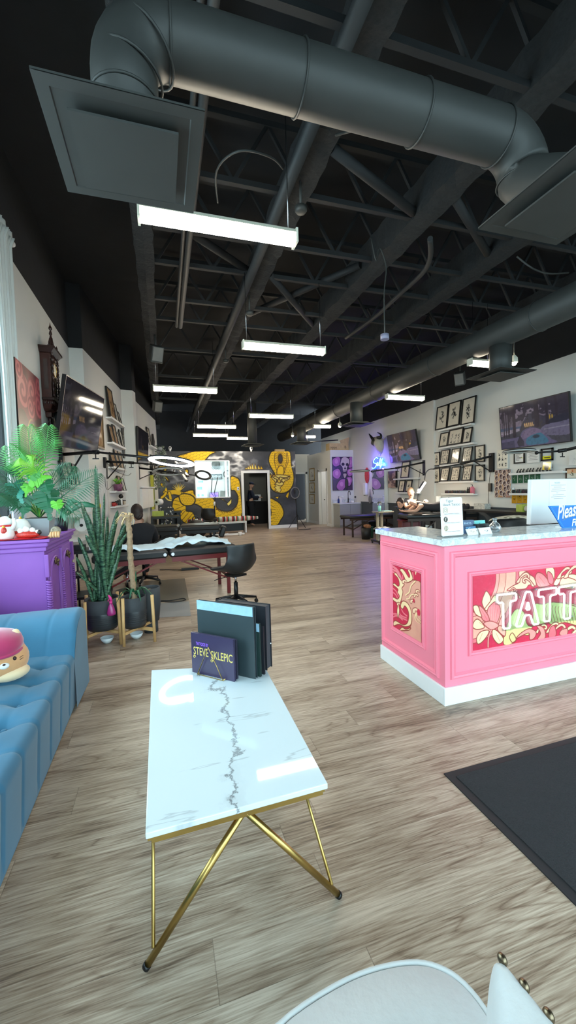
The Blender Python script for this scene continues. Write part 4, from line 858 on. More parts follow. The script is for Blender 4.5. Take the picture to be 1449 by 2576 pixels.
# hand sculpture
SK=M('skin_resin',(214,168,120),.5,nz=.08,ns=30); c=ony(140,1340,3.80); c=Vector((c.x,3.80,TOPZ))
t=thing('hand_sculpture','small tan sculpted fist with a patterned cuff on the purple cabinet corner','sculpture',c)
part('cuff',G().tube([(-.005,.05,.045),(0,.01,.055),(.004,-.015,.05)],[.034,.04,.034],14),M('tattoo_cuff',(150,140,120),.6,nz=.9,ns=60),t)
g=G().ball((0,-.01,.03),(.036,.03,.026),14); part('palm',g,SK,t)
for k in range(4): x=-.027+k*.018; part('finger',G().tube(smooth([(x,-.015,.045),(x*1.05,-.035,.042),(x*1.08,-.043,.022),(x*1.05,-.035,.008)],3),.0095,8),SK,t)
part('thumb',G().tube(smooth([(-.03,0,.03),(-.045,-.015,.02),(-.04,-.03,.012)],3),.009,8),SK,t)
# small plant + pot by the fist, behind (dark leaves over the cabinet edge)
t=thing('corner_plant','dark leafy plant behind the fist at the far corner of the purple cabinet','plant',(-.98,4.5,TOPZ)); part('pot',G().lathe([(.001,0),(.06,0),(.08,.13),(.07,.13),(.07,.11)],n=20),BPL,t)
for (tx,tz_,yy) in ((245,1275,4.4),(200,1262,4.45),(160,1285,4.4),(185,1290,4.35),(165,1310,4.3)):
    e=ony(tx,tz_,yy); b=Vector((-.98,4.5,TOPZ+.1)); m=b.lerp(e,.55)+Vector((0,0,.08)); d=(e-b).normalized(); s=d.cross(Vector((0,-1,.3))).normalized()
    pts=[Vector(q) for q in smooth([tuple(b),tuple(m),tuple(e)],8)]; g=G(); n=len(pts); rings=[]
    for i,q in enumerate(pts): w=.03*math.sin(PI*max(.08,min(.98,(i/n)**1.2))); rings.append([q-s*w,q+Vector((0,.006,-.006)),q+s*w])
    g.loft(rings,cap=False,closed=False); part('leaf',g,MON,t,world=True,fixn=False,solid=.0015)
# ---- snake plant and yucca on wooden stands ----
POTM=M('black_glazed_pot',(46,50,54),.3,nz=.25,ns=5,bump=.05); POTT=M('matt_black_rim',(56,60,64),.75,nz=.15,ns=8)
def stand(label,c,s,hz):
    t=thing('plant_stand',label,'plant stand',(c[0],c[1],0),.12,'wooden plant stands'); h=s/2
    for a,b in ((-h,-h),(h,-h),(h,h),(-h,h)): part('leg',G().cyl((a*1.06,b*1.06,0),(a,b,hz),.014,.016,n=12),WOODL,t)
    part('cross_bar',G().beam((-h,-h,.12),(h,h,.12),.03,.025),WOODL,t); part('cross_bar',G().beam((-h,h,.12),(h,-h,.12),.03,.025),WOODL,t); return t
def pot(name,label,c,r,z0,z1):
    t=thing(name,label,'plant',(c[0],c[1],z0)); h=z1-z0
    part('pot',G().lathe([(.001,0),(r*.86,0),(r*.96,.03),(r,h*.5),(r*.985,h*.55)]+[(r*.99+.002*math.sin(k*2.5),h*(.56-.035*k)) for k in ()],n=36),POTM,t)
    part('pot_rim',G().lathe([(r*.985,h*.55),(r*1.0,h*.6),(r*.99,h),(r*.93,h),(r*.93,h*.88)],n=36),POTT,t); part('soil',G().lathe([(.001,h*.88),(r*.93,h*.88)],n=24),M('soil'),t)
    g=G(); 
    for k in range(5): g.torus((0,0,h*(.2+.06*k)),r*.985,.003,n=36,k=5)
    part('ridge_band',g,POTM,t); return t
c1=(-.61,4.28);c2=(-.285,4.22)
stand('light wood stand holding the snake plant pot beside the purple cabinet',c1,.285,.45); stand('light wood stand holding the pot of the stumpy yucca, right of the snake plant',c2,.265,.46)
PS=pot('snake_plant','tall mottled green snake plant in the wide black ribbed pot on its stand',c1,.155,.142,.44); PY=pot('yucca_plant','stumpy yucca with a wrapped bare trunk and small green leaves in a black pot',(c2[0]-.03,c2[1]),.118,.142,.44)
c3=(-.17,4.42); 
t=thing('plant_pot','empty looking black pot tucked behind the yucca pot','pot',(c3[0],c3[1],0)); part('body',G().lathe([(.001,.12),(.085,.12),(.105,.3),(.105,.47),(.095,.47),(.095,.43)],n=30),POTT,t); part('soil',G().lathe([(.001,.43),(.095,.43)],n=20),M('soil'),t)
part('pot_foot',G().cyl((0,0,0),(0,0,.12),.07),POTT,t)
def snake_mat():
    m=M('snake_plant_leaf',(34,92,66),.35,nz=.1,ns=8); nt=m.node_tree; b=nt.nodes['Principled BSDF']; tc=N(m,'ShaderNodeTexCoord'); w=N(m,'ShaderNodeTexNoise'); mp=N(m,'ShaderNodeMapping'); mp.inputs['Scale'].default_value=(18,18,110)
    nt.links.new(tc.outputs['Object'],mp.inputs[0]); nt.links.new(mp.outputs[0],w.inputs['Vector']); w.inputs['Scale'].default_value=1; w.inputs['Detail'].default_value=3; w.inputs['Distortion'].default_value=1.5
    cr=N(m,'ShaderNodeValToRGB'); nt.links.new(w.outputs['Fac'],cr.inputs[0]); e=cr.color_ramp.elements; e[0].position=.42; e[0].color=(*lin((20,54,42)),1); e[1].position=.6; e[1].color=(*lin((92,134,100)),1); nt.links.new(cr.outputs[0],b.inputs['Base Color']); return m
SNK=snake_mat()
t=PS
rs=random.Random(3)
tips=[(240,1170,4.36),(262,1240,4.33),(296,1283,4.3),(215,1288,4.3),(250,1300,4.25),(203,1262,4.38),(330,1290,4.3),(282,1330,4.2),(228,1310,4.2),(196,1350,4.22),(310,1315,4.36),(270,1300,4.4),(190,1400,4.12),(215,1345,4.15),(300,1345,4.2),(235,1275,4.4),(192,1440,4.15),(320,1340,4.22),(255,1340,4.15)]
for k,(tx,ty,yy) in enumerate(tips):
    e=ony(tx,ty,yy); a=k*2.4; rr_=.09*math.sqrt((k%7)/7+.1); b=Vector((c1[0]+rr_*math.cos(a),c1[1]+rr_*math.sin(a),.40)); m=b.lerp(e,.5)+Vector((rs.uniform(-.03,.03),rs.uniform(-.02,.02),.03))
    pts=[Vector(q) for q in smooth([tuple(b),tuple(m),tuple(e)],8)]; n=len(pts)-1; L=(e-b).length; W_l=(.011+.018*min(1,L/1.0))*rs.uniform(.7,1.05); rings=[]; tw=rs.uniform(-.5,.5)
    for i,q in enumerate(pts):
        d=(pts[min(i+1,n)]-pts[max(i-1,0)]).normalized(); s=Vector((math.cos(tw+i*.05),math.sin(tw+i*.05),0)); s=(s-d*s.dot(d)).normalized(); nn=s.cross(d); f=i/n; w=W_l*(min(1,.6+f*1.2))*(1 if f<.7 else math.sqrt(max(0,1-((f-.7)/.3)**2)))+.001
        rings.append([q-s*w+nn*w*.25,q-s*w*.5,q-nn*w*.15,q+s*w*.5,q+s*w+nn*w*.25,q+nn*.004])
    part('leaf',G().loft(rings),SNK,t,world=True)
t2=e=None
# drooping leaf over the rim
t=PY; TRK=M('yucca_trunk',(158,132,104),.9,nz=.3,ns=40,bump=.8)
pts=[(-.305,4.22,.40),(-.315,4.22,.6),(-.325,4.22,.85),(-.322,4.22,1.05),(-.33,4.22,1.2),(-.325,4.22,1.245)]; pts=smooth(pts,8); n=len(pts)
part('trunk',G().tube(pts,[.027+.004*math.sin(i*2.2)+(.004 if i>n*.8 else 0) for i in range(n)],12),TRK,t,world=True)
for k in range(11):
    a=k*.9; r=.035+.012*(k%3); top=Vector((-.325,4.22,1.20+.004*(k%4))); e=top+Vector((r*math.cos(a)*1.2-.015,r*math.sin(a)*.8,.06-.02*(k%3))); e2=e+Vector((.03*math.cos(a)-.03,0,-.05-.02*(k%4)))
    part('dry_husk',G().tube(smooth([tuple(top),tuple(e),tuple(e2)],5),[.012,.013,.012,.011,.011,.010,.010,.009,.008,.007,.003],6,flat=.35),M('dry_husk',(214,184,140),.8,nz=.2,ns=40),t,world=True)
for k in range(9):
    a=k*.7+.2; b=Vector((-.30,4.22,.43)); l=.13+.03*(k%3); e=b+Vector((l*math.cos(a),l*math.sin(a)*.8-.02,.02-.03*(k%2))); m=b.lerp(e,.5)+Vector((0,0,.09)); s=Vector((-math.sin(a),math.cos(a),0))
    if k==3: e=b+Vector((.02,0,.26)); m=b.lerp(e,.5)
    q=[Vector(x) for x in smooth([tuple(b),tuple(m),tuple(e)],6)]; rings=[[x-s*.016*(1-(i/len(q))**2),x+Vector((0,0,-.004)),x+s*.016*(1-(i/len(q))**2)] for i,x in enumerate(q)]
    part('leaf',G().loft(rings,cap=False,closed=False),LD,t,world=True,fixn=False,solid=.0015)
# pink spray bottle hooked on pot rim
PK=M('pink_translucent',(215,70,160),.15,trans=.5,nz=.05); c=Vector((-.515,4.115,.445)); c=ony(278,1498,4.11); t=thing('spray_bottle','pink see-through spray bottle hanging on the snake plant pot rim','bottle',(c.x,4.105,.31))
part('bottle',G().lathe([(.001,0),(.038,0),(.04,.02),(.028,.07),(.012,.11)],n=18),PK,t); part('collar',G().cyl((0,0,.108),(0,0,.13),.014),M('pink_cap',(225,50,140),.4),t); part('spray_head',G().tube([(.005,0,.13),(-.002,0,.16),(-.018,0,.19)],[.011,.012,.006],8),M('pink_cap'),t); part('trigger',G().tube([(-.012,0,.155),(-.026,0,.13)],.004,6),M('pink_cap'),t)
def bowl(label,c,r=.062):
    t=thing('bowl',label,'bowl',(c[0],c[1],0),0,'white bowls on the floor'); part('basin',G().lathe([(.001,.006),(r*.5,.008),(r*.8,.03),(r,.055),(r*1.02,.055),(r*.85,.026),(r*.5,0),(.001,0)],n=28),M('white_ceramic',(225,235,238),.25),t)
bowl('small white bowl on the floor under the snake plant stand',(-.575,4.24)); bowl('small white bowl on the floor under the yucca stand',(-.305,4.26))
# ================= pink reception desk =================
DX,DYF,DYB,DXR=1.715,2.165,3.0,3.75
t=desk=thing('reception_desk','pink panelled reception desk with white stone top and painted panels','desk',(DX,DYF,0))
part('body',G().box(DX+.012,DYF+.012,.0,DXR,DYF+.06,1.06).box(DX+.012,DYF+.06,0,DX+.06,DYB-.02,1.06),PINK,t,world=True)
part('inner_shelf',G().box(DX+.06,DYF+.06,.70,DXR,DYF+.75,.729),WHITE,t,world=True)
part('baseboard',G().box(DX-.005,DYF-.005,0,DXR,DYF+.012,.118).box(DX-.005,DYF+.012,0,DX+.012,DYB-.02,.118),WHITE,t,world=True,bevel=.003)
QZ=marble('speckled_stone',(222,228,230),(150,158,165),9,.6)
tl=Vector((DX-.025,DYF-.02,0)); bl_=onz(938,1331,1.10); tx0=min(tl.x,DX-.02)
g=G().prism([(tl.x,tl.y),(DXR+.02,tl.y),(DXR+.02,tl.y+.42),(tl.x+.42,tl.y+.42),(tl.x+.42,bl_.y),(tl.x,bl_.y)],lambda a,b,d:(a,b,d),1.06,1.10)
part('stone_top',g,QZ,t,world=True,bevel=.003)
pf=lambda px,py,d=0:ony(px,py,DYF+.012-d); pl=lambda px,py,d=0:onx(px,py,DX+.012-d)
c6=lambda x,y:(900+x/2.639,1180+y/2.639)
def molding(q,w,name='panel_moulding'):
    "mitred raised picture-frame moulding round quad q (world points on the face), n outwards"
    q=[Vector(p) for p in q]; n=(q[1]-q[0]).cross(q[3]-q[0]).normalized()
    if n.dot(Vector((0,0,HC))-q[0])<0: n=-n
    c=sum(q,Vector())/4; rings=[]
    for k in range(4):
        p=q[k]; a=(q[(k+1)%4]-p).normalized(); b=(q[k-1]-p).normalized(); i=(a+b)
        rings.append([p+n*0,p+i*w*.12+n*.012,p+i*w*.35+n*.016,p+i*w*.6+n*.010,p+i*w*.75+n*.016,p+i*w+n*0])
    g=G(); o=[x for r in rings for x in r]; m=6; fs=[]
    for k in range(4):
        for j in range(m-1): a=k*m+j;b=((k+1)%4)*m+j; fs.append((a,b,b+1,a+1))
    g.add(o,fs,False); return part(name,g,PINK,t,world=True)
# front face
x0=pf(1131,1388).x; zt=pf(1131,1388).z; zb=pf(1134,1710).z; XR_=3.62
molding([(x0,DYF+.012,zb),(XR_,DYF+.012,zb),(XR_,DYF+.012,zt),(x0,DYF+.012,zt)],.042)
x1=pf(1176,1439).x; zt1=pf(1176,1439).z; zb1=pf(1178,1651).z; XR1=XR_-(x1-x0)
molding([(x1,DYF+.012,zb1),(XR1,DYF+.012,zb1),(XR1,DYF+.012,zt1),(x1,DYF+.012,zt1)],.036)
px0=pf(1188.7,1450).x; pz1=pf(1188.7,1450).z; pz0=pf(1188.7,1637).z; px1=XR1-(px0-x1); PH=pz1-pz0
# side face
ya=[pl(*c6(*p)) for p in ((165,1140),(540,1385),(540,550),(155,475))]
yf,yn=(ya[0].y+ya[3].y)/2,(ya[1].y+ya[2].y)/2; zb2=(ya[0].z+ya[1].z)/2; zt2=(ya[2].z+ya[3].z)/2
molding([(DX+.012,yf,zb2),(DX+.012,yn,zb2),(DX+.012,yn,zt2),(DX+.012,yf,zt2)],.04)
yb=[pl(*c6(*p)) for p in ((225,1065),(452,1203),(452,660),(217,600))]
f2,n2=(yb[0].y+yb[3].y)/2,(yb[1].y+yb[2].y)/2; zb3=(yb[0].z+yb[1].z)/2; zt3=(yb[2].z+yb[3].z)/2
molding([(DX+.012,f2,zb3),(DX+.012,n2,zb3),(DX+.012,n2,zt3),(DX+.012,f2,zt3)],.034)
# ---- painted lotus and wave panel on the front ----
RD=(214,38,74);OUT=(150,52,48);PK1=(250,150,140);PK2=(240,110,120);CRM=(250,226,170);YL=(226,218,140);PCH=(250,190,160)
PW=(px1-px0)/PH
def fa(x,y):
    p=pf(1170+x/5.194,1400+y/5.194); return ((p.x-px0)/PH,(p.z-pz0)/PH)
FA=lambda L:[fa(*p) for p in L]
A=Art(int(250*PW),250,PW,RD); n=A.noise(8,1); A.mix((n-.5)*1.2,(190,24,62))
k=fa(95,255); cx,cy=fa(60,300)
r=lambda a,b:math.dist(fa(*a),fa(*b))
for rad,c in ((.86,PK2),(.80,(248,168,146)),(.62,(248,158,138)),(.50,PK1),(.44,RD)):
    A.ell((cx,cy+.0),rad*.95,rad,c,outline=OUT,ow=.008)
A.mix((A.noise(9,4)-.5)*1.0*(np.hypot(A.X-cx,A.Y-cy)<.42),(180,20,56))
def petal(L,c,c2=None,sm=4):
    P=FA(L); I=A.poly(P,c,sm=sm)
    if c2: # soft blush towards the first point
        x,y=P[0]; A.mix(I*np.clip(1-np.hypot(A.X-x,A.Y-y)/.32,0,1)*.8,c2)
    A.poly  # outline
    Q=smooth(list(P)+[P[0]],sm,True); A.line(Q+[Q[0]],.0065,OUT)
    return I
def wave(x,y,s,c,fl=1):
    P=[(x,y),(x+fl*60*s,y-30*s),(x+fl*110*s,y+10*s),(x+fl*100*s,y+60*s),(x+fl*60*s,y+70*s),(x+fl*55*s,y+40*s),(x+fl*80*s,y+30*s),(x+fl*50*s,y+10*s),(x-fl*20*s,y+60*s),(x-fl*40*s,y+120*s),(x-fl*90*s,y+120*s)]
    petal(P,c)
# rose mass of waves top middle, green-gold carp band
petal([(700,190),(790,190),(850,240),(900,280),(920,380),(830,370),(780,420),(640,430),(540,440),(620,380),(700,330)],PCH)
petal([(500,1150),(520,960),(640,700),(760,720),(820,900),(1000,880),(1200,820),(1449,820),(1449,640),(1250,600),(1000,620),(900,640),(850,1000),(700,1020),(640,1120)],YL)
petal([(1030,620),(1300,610),(1500,700),(1500,900),(1300,860),(1100,880)],YL)
for a in range(10): P=FA([(1060+40*a,630+a*5),(1050+40*a,700),(1090+40*a,860)]); A.line(P,.004,OUT,sm=4)
petal([(1220,300),(1260,250),(1350,230),(1450,240),(1500,330),(1400,360),(1300,320)],CRM); petal([(1230,330),(1280,270),(1400,290),(1480,350),(1400,420),(1250,400)],PCH)
petal([(1050,150),(1150,150),(1160,280),(1110,340),(1070,280)],CRM); petal([(940,380),(910,280),(940,210),(1010,230),(1080,310),(1100,370),(1000,400)],PK2,PK1); petal([(1070,200),(1120,220),(1150,300),(1130,360),(1080,330)],PK2); petal([(1150,360),(1190,280),(1250,250),(1230,330),(1190,380)],CRM)
for x,y,s,c,f in ((740,230,.9,PCH,1),(830,290,.8,PCH,-1),(1280,160,1,PCH,1),(1380,140,1.1,PCH,1),(980,900,.8,CRM,1),(1130,880,.9,CRM,1),(1200,900,1,PCH,1),(1330,930,1.1,CRM,1),(1420,960,1.2,CRM,1),(1560,930,1.2,CRM,1),(1700,900,1.1,PCH,-1),(1600,150,1.2,PCH,1),(1750,200,1.2,CRM,-1),(1900,250,1.2,PCH,1),(600,420,.5,PCH,1),(680,480,.5,PCH,-1)): wave(x,y,s,c,f)
petal([(660,1070),(720,1000),(830,940),(920,980),(900,1060),(840,1085),(830,1000),(760,1020)],PK1); petal([(930,900),(1020,930),(1040,1060),(940,1080),(980,1000)],PK1); petal([(1100,940),(1160,900),(1180,1030),(1090,1060)],PK2); petal([(1250,960),(1330,940),(1320,1030),(1230,1020)],PK1)
petal([(620,1000),(660,1080),(610,1120),(575,1060),(590,1010)],YL)
# lotus
petal([(215,580),(250,480),(275,450),(320,510),(325,590),(260,680),(230,650)],CRM); petal([(250,690),(320,590),(380,500),(430,560),(420,640),(330,700)],CRM)
petal([(300,840),(285,700),(340,620),(400,590),(455,680),(440,800),(390,880)],PK2,PK1); petal([(180,640),(240,690),(300,780),(310,860),(230,830),(190,740)],PK2,PK1); petal([(100,650),(160,640),(190,720),(210,790),(130,750)],CRM)
petal([(230,880),(160,815),(110,850),(95,920),(150,950),(240,930)],CRM); petal([(430,890),(470,780),(520,750),(500,870),(450,940)],PK1); petal([(440,900),(520,940),(510,1040),(420,960)],PK1,PCH)
petal([(350,960),(400,960),(480,1040),(490,1100),(430,1140),(360,1060)],CRM); petal([(300,960),(200,980),(145,1060),(160,1140),(220,1110),(290,1020)],CRM); petal([(235,870),(320,840),(410,870),(430,910),(350,955),(290,930)],PK1)
A.line(FA([(335,960),(300,1060),(295,1180)]),.016,OUT,sm=4); A.line(FA([(335,960),(300,1060),(295,1180)]),.009,PK1,sm=4)
for P in ([(330,640),(330,820)],[(360,620),(350,840)],[(390,630),(370,850)],[(420,680),(390,860)],[(200,680),(280,820)],[(960,260),(1040,360)],[(930,300),(980,380)],[(180,860),(240,900)],[(220,1000),(180,1100)],[(400,1000),(450,1110)]): A.line(FA(P),.0025,(200,80,80),sm=3)
A.mix(np.clip(A.noise(40,6)-.5,0,1)*.25,(255,235,200))
PANM=art_mat('painted_panel',.45); artpart('painted_front_panel',A,[(px0,DYF+.008,pz0),(px1,DYF+.008,pz0),(px1,DYF+.008,pz1),(px0,DYF+.008,pz1)],PANM,t,label='red, pink and cream painted lotus and wave panel')
# ---- side panel: crested wave ----
zs=[pl(*c6(*p)) for p in ((240,1045),(424,1150),(420,685),(233,640))]
s0,s1=(zs[0].y+zs[3].y)/2,(zs[1].y+zs[2].y)/2; sz0=(zs[0].z+zs[1].z)/2; sz1=(zs[2].z+zs[3].z)/2; SH=sz1-sz0
def sa(x,y):
    p=pl(960+x/8.05,1400+y/8.05); return ((s0-p.y)/SH,(p.z-sz0)/SH)
SA=lambda L:[sa(*p) for p in L]
A=Art(130,230,(s0-s1)/SH,(206,40,72)); SK1=(232,160,140)
def pt(L,c,sm=4,o=.007):
    P=SA(L); A.poly(P,c,sm=sm); Q=smooth(list(P)+[P[0]],sm,True); A.line(Q+[Q[0]],o,(150,60,50))
for k,w in ((0,.02),(60,.014),(110,.012)): A.line(SA([(235,200+k),(330,280+k*.7),(400,430+k*.3),(420,520)]),w,(240,130,140),sm=5)
for P in ([(235,640),(300,700),(350,800)],[(235,720),(300,780),(330,850)],[(240,1160),(330,1170),(420,1240),(520,1290)],[(240,1220),(330,1200),(430,1280)],[(360,1100),(400,1190),(510,1240)],[(410,1060),(450,1140),(520,1200)],[(430,330),(440,460)],[(640,330),(650,450)]): A.line(SA(P),.012,(240,120,130),sm=5)
pt([(350,1900),(330,1500),(480,1500),(600,1400),(620,1200),(540,1020),(470,960),(400,880),(380,760),(420,560),(560,480),(700,480),(790,520),(800,700),(800,1900)],(228,160,138))
pt([(260,350),(300,330),(350,400),(400,470),(470,560),(420,640),(440,720),(400,900),(360,1000),(370,1100),(340,1250),(320,1100),(330,960),(240,880),(240,820),(330,860),(370,800),(330,720),(340,660),(240,570),(270,540),(340,600),(370,560),(340,440)],(250,215,170))
pt([(380,270),(420,240),(480,300),(560,420),(580,380),(540,280),(570,260),(610,340),(640,460),(560,520),(500,520),(470,420),(420,330)],(250,215,170))
pt([(440,900),(400,960),(400,1030),(440,1060),(480,1000),(540,1080),(560,1200),(530,1340),(440,1380),(300,1300),(250,1330),(260,1400),(360,1370),(480,1420),(600,1380),(620,1200),(590,1040),(520,930)],(250,214,165))
pt([(370,1500),(420,1430),(500,1470),(600,1440),(560,1490),(420,1500)],(250,206,160))
for x,y,s in ((640,1060,1.2),(690,300,1.1),(590,880,.9),(660,760,.9),(700,680,.8),(430,480,.9),(320,940,.7)):
    pt([(x,y+60*s),(x,y),(x+50*s,y-20*s),(x+100*s,y+20*s),(x+90*s,y+60*s),(x+50*s,y+30*s),(x+30*s,y+80*s)],(250,208,170),o=.005)
for P in ([(700,1160),(690,1260),(760,1330),(800,1340)],[(720,1150),(720,1230),(790,1290)],[(500,780),(570,720),(600,600),(690,500)],[(520,860),(560,860),(600,790),(660,770)]): A.line(SA(P),.012,(250,214,165),sm=5); A.line(SA([(a+14,b+8) for a,b in P]),.004,(150,60,50),sm=5)
for c_,rx in (((750,400),.07),((760,1130),.05),((660,890),.03)): A.ell(sa(*c_),rx*.8,rx,(206,40,72))
A.mix(np.clip(A.noise(6,3)-.45,0,1)*.5*(A.Y<.3),(214,130,120))
artpart('painted_side_panel',A,[(DX+.008,s0,sz0),(DX+.008,s1,sz0),(DX+.008,s1,sz1),(DX+.008,s0,sz1)],PANM,t,label='red and cream painted breaking wave panel')
# ---- TATTOO outline sign ----
NEON=lamp('white_neon_tube',(255,255,255),3.2); ACR=glassmat('clear_acrylic',(225,235,235),.02)
def ng(x,y,d=.045): return pf(1170+x/5.194,1400+y/5.194,d)
sg=thing('neon_sign','white neon outline letters spelling TATTOO mounted on the pink desk front','sign',ng(900,950,.03))
L1=[(415,505),(665,478),(668,570),(590,590),(585,935),(500,945),(497,600),(425,612)]
Ls=[('T',[L1]),('A',[[(795,462),(860,460),(962,878),(890,890),(850,762),(785,770),(740,910),(662,915)],[(822,590),(846,692),(798,697)]]),
    ('T',[[(960,440),(1195,405),(1195,490),(1112,515),(1105,840),(1032,852),(1028,522),(958,532)]]),('T',[[(1225,405),(1460,366),(1462,450),(1378,470),(1372,805),(1290,818),(1296,482),(1226,498)]])]
def oval(cx,cy,rx,ry): return [(cx+rx*math.cos(2*PI*k/20),cy+ry*math.sin(2*PI*k/20)) for k in range(20)]
Ls+=[('O',[oval(1600,590,115,205),oval(1600,590,55,140)]),('O',[oval(1860,560,115,200),oval(1860,560,55,135)])]
for nm,loops in Ls:
    g=G()
    for l in loops:
        q=[tuple(ng(*p)) for p in l]; q2=[]
        for i in range(len(q)):  # rounded corners
            a,b,c=[Vector(q[j%len(q)]) for j in (i-1,i,i+1)]; q2+=[b+(a-b)*min(.25,.008/(a-b).length),b+(c-b)*min(.25,.008/(c-b).length)]
        g.tube(q2+[q2[0],q2[1]],.0062,8)
    part('letter_tube',g,NEON,sg,world=True)
back=[(380,480),(690,440),(760,430),(880,425),(940,400),(1210,370),(1460,335),(1720,340),(1990,320),(1990,800),(1700,840),(1480,830),(1390,840),(1280,850),(1120,880),(980,905),(760,935),(640,945),(600,965),(480,975),(460,640),(390,630)]
g=G().prism(back,lambda a,b,d:ng(a,b,d),.030,.036); part('acrylic_backing',g,ACR,sg,world=True)
for x,y in ((430,520),(600,900),(930,430),(1400,400),(1400,780)): part('stand_off',G().cyl(ng(x,y,0),ng(x,y,.034),.005,n=8),CHROME,sg,world=True)
# ---- things on the desk ----
CT=1.1005
def tablet():
    p0=onz(1112,1352,CT);p1=onz(1165,1347,CT); u=(p1-p0); L=u.length; u.normalize(); n=Vector((u.y,-u.x,0)); h=.265; m=(p0+p1)/2
    t=thing('info_sign','upright white info sign with social media icons on the pink desk corner','sign',m)
    def P(a,b,d): return p0+u*a+Vector((0,0,b))+n*d-n*b*.05
    r=.012; poly=[(r,0),(L-r,0),(L,r)]+[(L-r+r*math.cos(a),h-r+r*math.sin(a)) for a in (0,.8,1.57)]+[(r+r*math.cos(a),h-r+r*math.sin(a)) for a in (1.57,2.3,3.14)]+[(0,r)]
    part('panel',G().prism(poly,P,-.004,.004),WHITE,t,world=True); part('foot',G().prism([(0,0),(L,0),(L,.006),(0,.006)],P,-.045,.02),GREYF,t,world=True)
    INK=M('grey_ink',(74,80,84),.6); GI=M('gold_ink',(176,150,104),.5,metal=.3)
    for s,sz,x,y in (('Tiger',.026,.042,h-.032),('Heart Tattoo',.024,.014,h-.056)):
        g,w=text_g(s,sz,lambda a,b,d,x=x,y=y:P(x+a,y+b,.0044),sx=.82*(L/.13)); part('lettering',g,INK,t,world=True)
    for k in range(3):
        cy=h-.086-k*.06; cx=.035
        if k==0:
            g=G(); sq=[(cx+.017*a,cy+.017*b) for a,b in smooth([(1,.6),(.6,1),(-.6,1),(-1,.6),(-1,-.6),(-.6,-1),(.6,-1),(1,-.6),(1,.6)],3,True)]; g.tube([P(a,b,.005) for a,b in sq]+[P(*sq[0],.005)],.0013,5); g.tube([P(cx+.009*math.cos(a),cy+.009*math.sin(a),.005) for a in [k2*.35 for k2 in range(19)]],.0013,5); g.cyl(P(cx+.011,cy+.011,.004),P(cx+.011,cy+.011,.0055),.0015,n=6); part('camera_icon',g,GI,t,world=True)
        elif k==1:
            part('letter_f_disc',G().prism([(cx+.018*math.cos(a),cy+.018*math.sin(a)) for a in [2*PI*j/24 for j in range(24)]],P,.004,.0048),M('dark_bronze',(70,60,48),.5),t,world=True); g,w=text_g('f',.036,lambda a,b,d:P(cx-.005+a,cy-.012+b,.0052)); part('letter_f',g,WHITE,t,world=True)
        else:
            g=G()
            for rx in (.017,.008): g.tube([P(cx+rx*math.cos(a),cy+.017*math.sin(a),.005) for a in [2*PI*j/20 for j in range(21)]],.0011,5)
            for dy in (-.008,0,.008): w=math.sqrt(.017**2-dy*dy); g.tube([P(cx-w,cy+dy,.005),P(cx+w,cy+dy,.005)],.0011,5)
            g.tube([P(cx,cy-.017,.005),P(cx,cy+.017,.005)],.0011,5); part('globe_icon',g,GI,t,world=True)
        part('caption_line',G().prism([(.025,cy-.025),(L-.03,cy-.025),(L-.03,cy-.023),(.025,cy-.023)],P,.004,.0046),INK,t,world=True)
        if k<2: part('divider',G().prism([(.01,cy-.030),(L-.01,cy-.030),(L-.01,cy-.0293),(.01,cy-.0293)],P,.004,.0046),INK,t,world=True)
tablet()
c5=lambda x,y:(1100+x/4.152,1120+y/4.152)
def card_box(label,a,b,h,mat,art=None,tilt=.15,dep=.03,nm='card_holder'):
    p0=onz(*c5(*a),CT);p1=onz(*c5(*b),CT); u=(p1-p0);L=u.length;u.normalize();n=Vector((u.y,-u.x,0)); t=thing(nm,label,'card holder',(p0+p1)/2)
    P=lambda x,y,d:p0+u*x+Vector((0,0,y))+n*(d-y*tilt)
    part('card_stack',G().prism([(0,0),(L,0),(L,h),(0,h)],P,-dep,0),mat,t,world=True); part('stand',G().prism([(-.004,-.0),(L+.004,0),(L+.004,h*.3),(-.004,h*.3)],P,-dep-.003,-dep),GLASS if False else GREYF,t,world=True)
    if art is not None: artpart('card_print',art,[P(.004,.003,.0008),P(L-.004,.003,.0008),P(L-.004,h-.003,.0008),P(.004,h-.003,.0008)],art_mat('print_paper',.35),t)
    return t,P,L
NAVY=M('navy_card',(44,74,112),.4)
def flash(seed,bg=(240,240,238),ink=(40,40,44),n=1,asp=1.5,col=None):
    A=Art(int(36*asp),36,asp,bg); rs=random.Random(seed)
    for k in range(n*10): x=asp/2+rs.gauss(0,.16*asp/1.4);y=.5+rs.gauss(0,.17); A.ell((x,y),rs.uniform(.03,.09),rs.uniform(.02,.06),col if col and k%3 else ink if k%2 else bg,rs.uniform(0,3))
    return A
tb,P,L=card_box('navy card holder behind the sketch cards on the pink desk','dummy' and (272,905),(392,900),.085,NAVY,None)
g,w=text_g('BNEYS',.02,lambda a,b,d:P(a+.01,.055+b,.001)); part('lettering',g,M('pale_blue_ink',(170,200,225),.5),tb,world=True)
A=flash(4,(70,130,175),(225,235,245),2,1.4); card_box('light blue card pack with white drawings in front of the navy holder',(300,925),(410,915),.05,NAVY,A,nm='card_pack')
card_box('teal card pack right of the navy holder',(400,895),(510,885),.075,TEAL,flash(9,(120,215,210),(60,120,120),1,1.4),nm='card_pack')
card_box('black gift card pack with white loop behind the sketch cards',(425,905),(550,895),.055,BLK,flash(3,(30,30,34),(220,220,225),0,1.6),nm='card_pack')
card_box('white card with brown sketch, left of the two leaning on the desk',(328,945),(455,930),.042,PAPER,flash(11,(244,244,242),(90,70,60),1,1.6,(190,150,100)),.5,.006,'business_card')
card_box('white card with grey sketch, right of the two leaning on the desk',(458,935),(578,925),.045,PAPER,flash(12,(244,244,242),(70,70,80),1,1.5),.5,.006,'business_card')
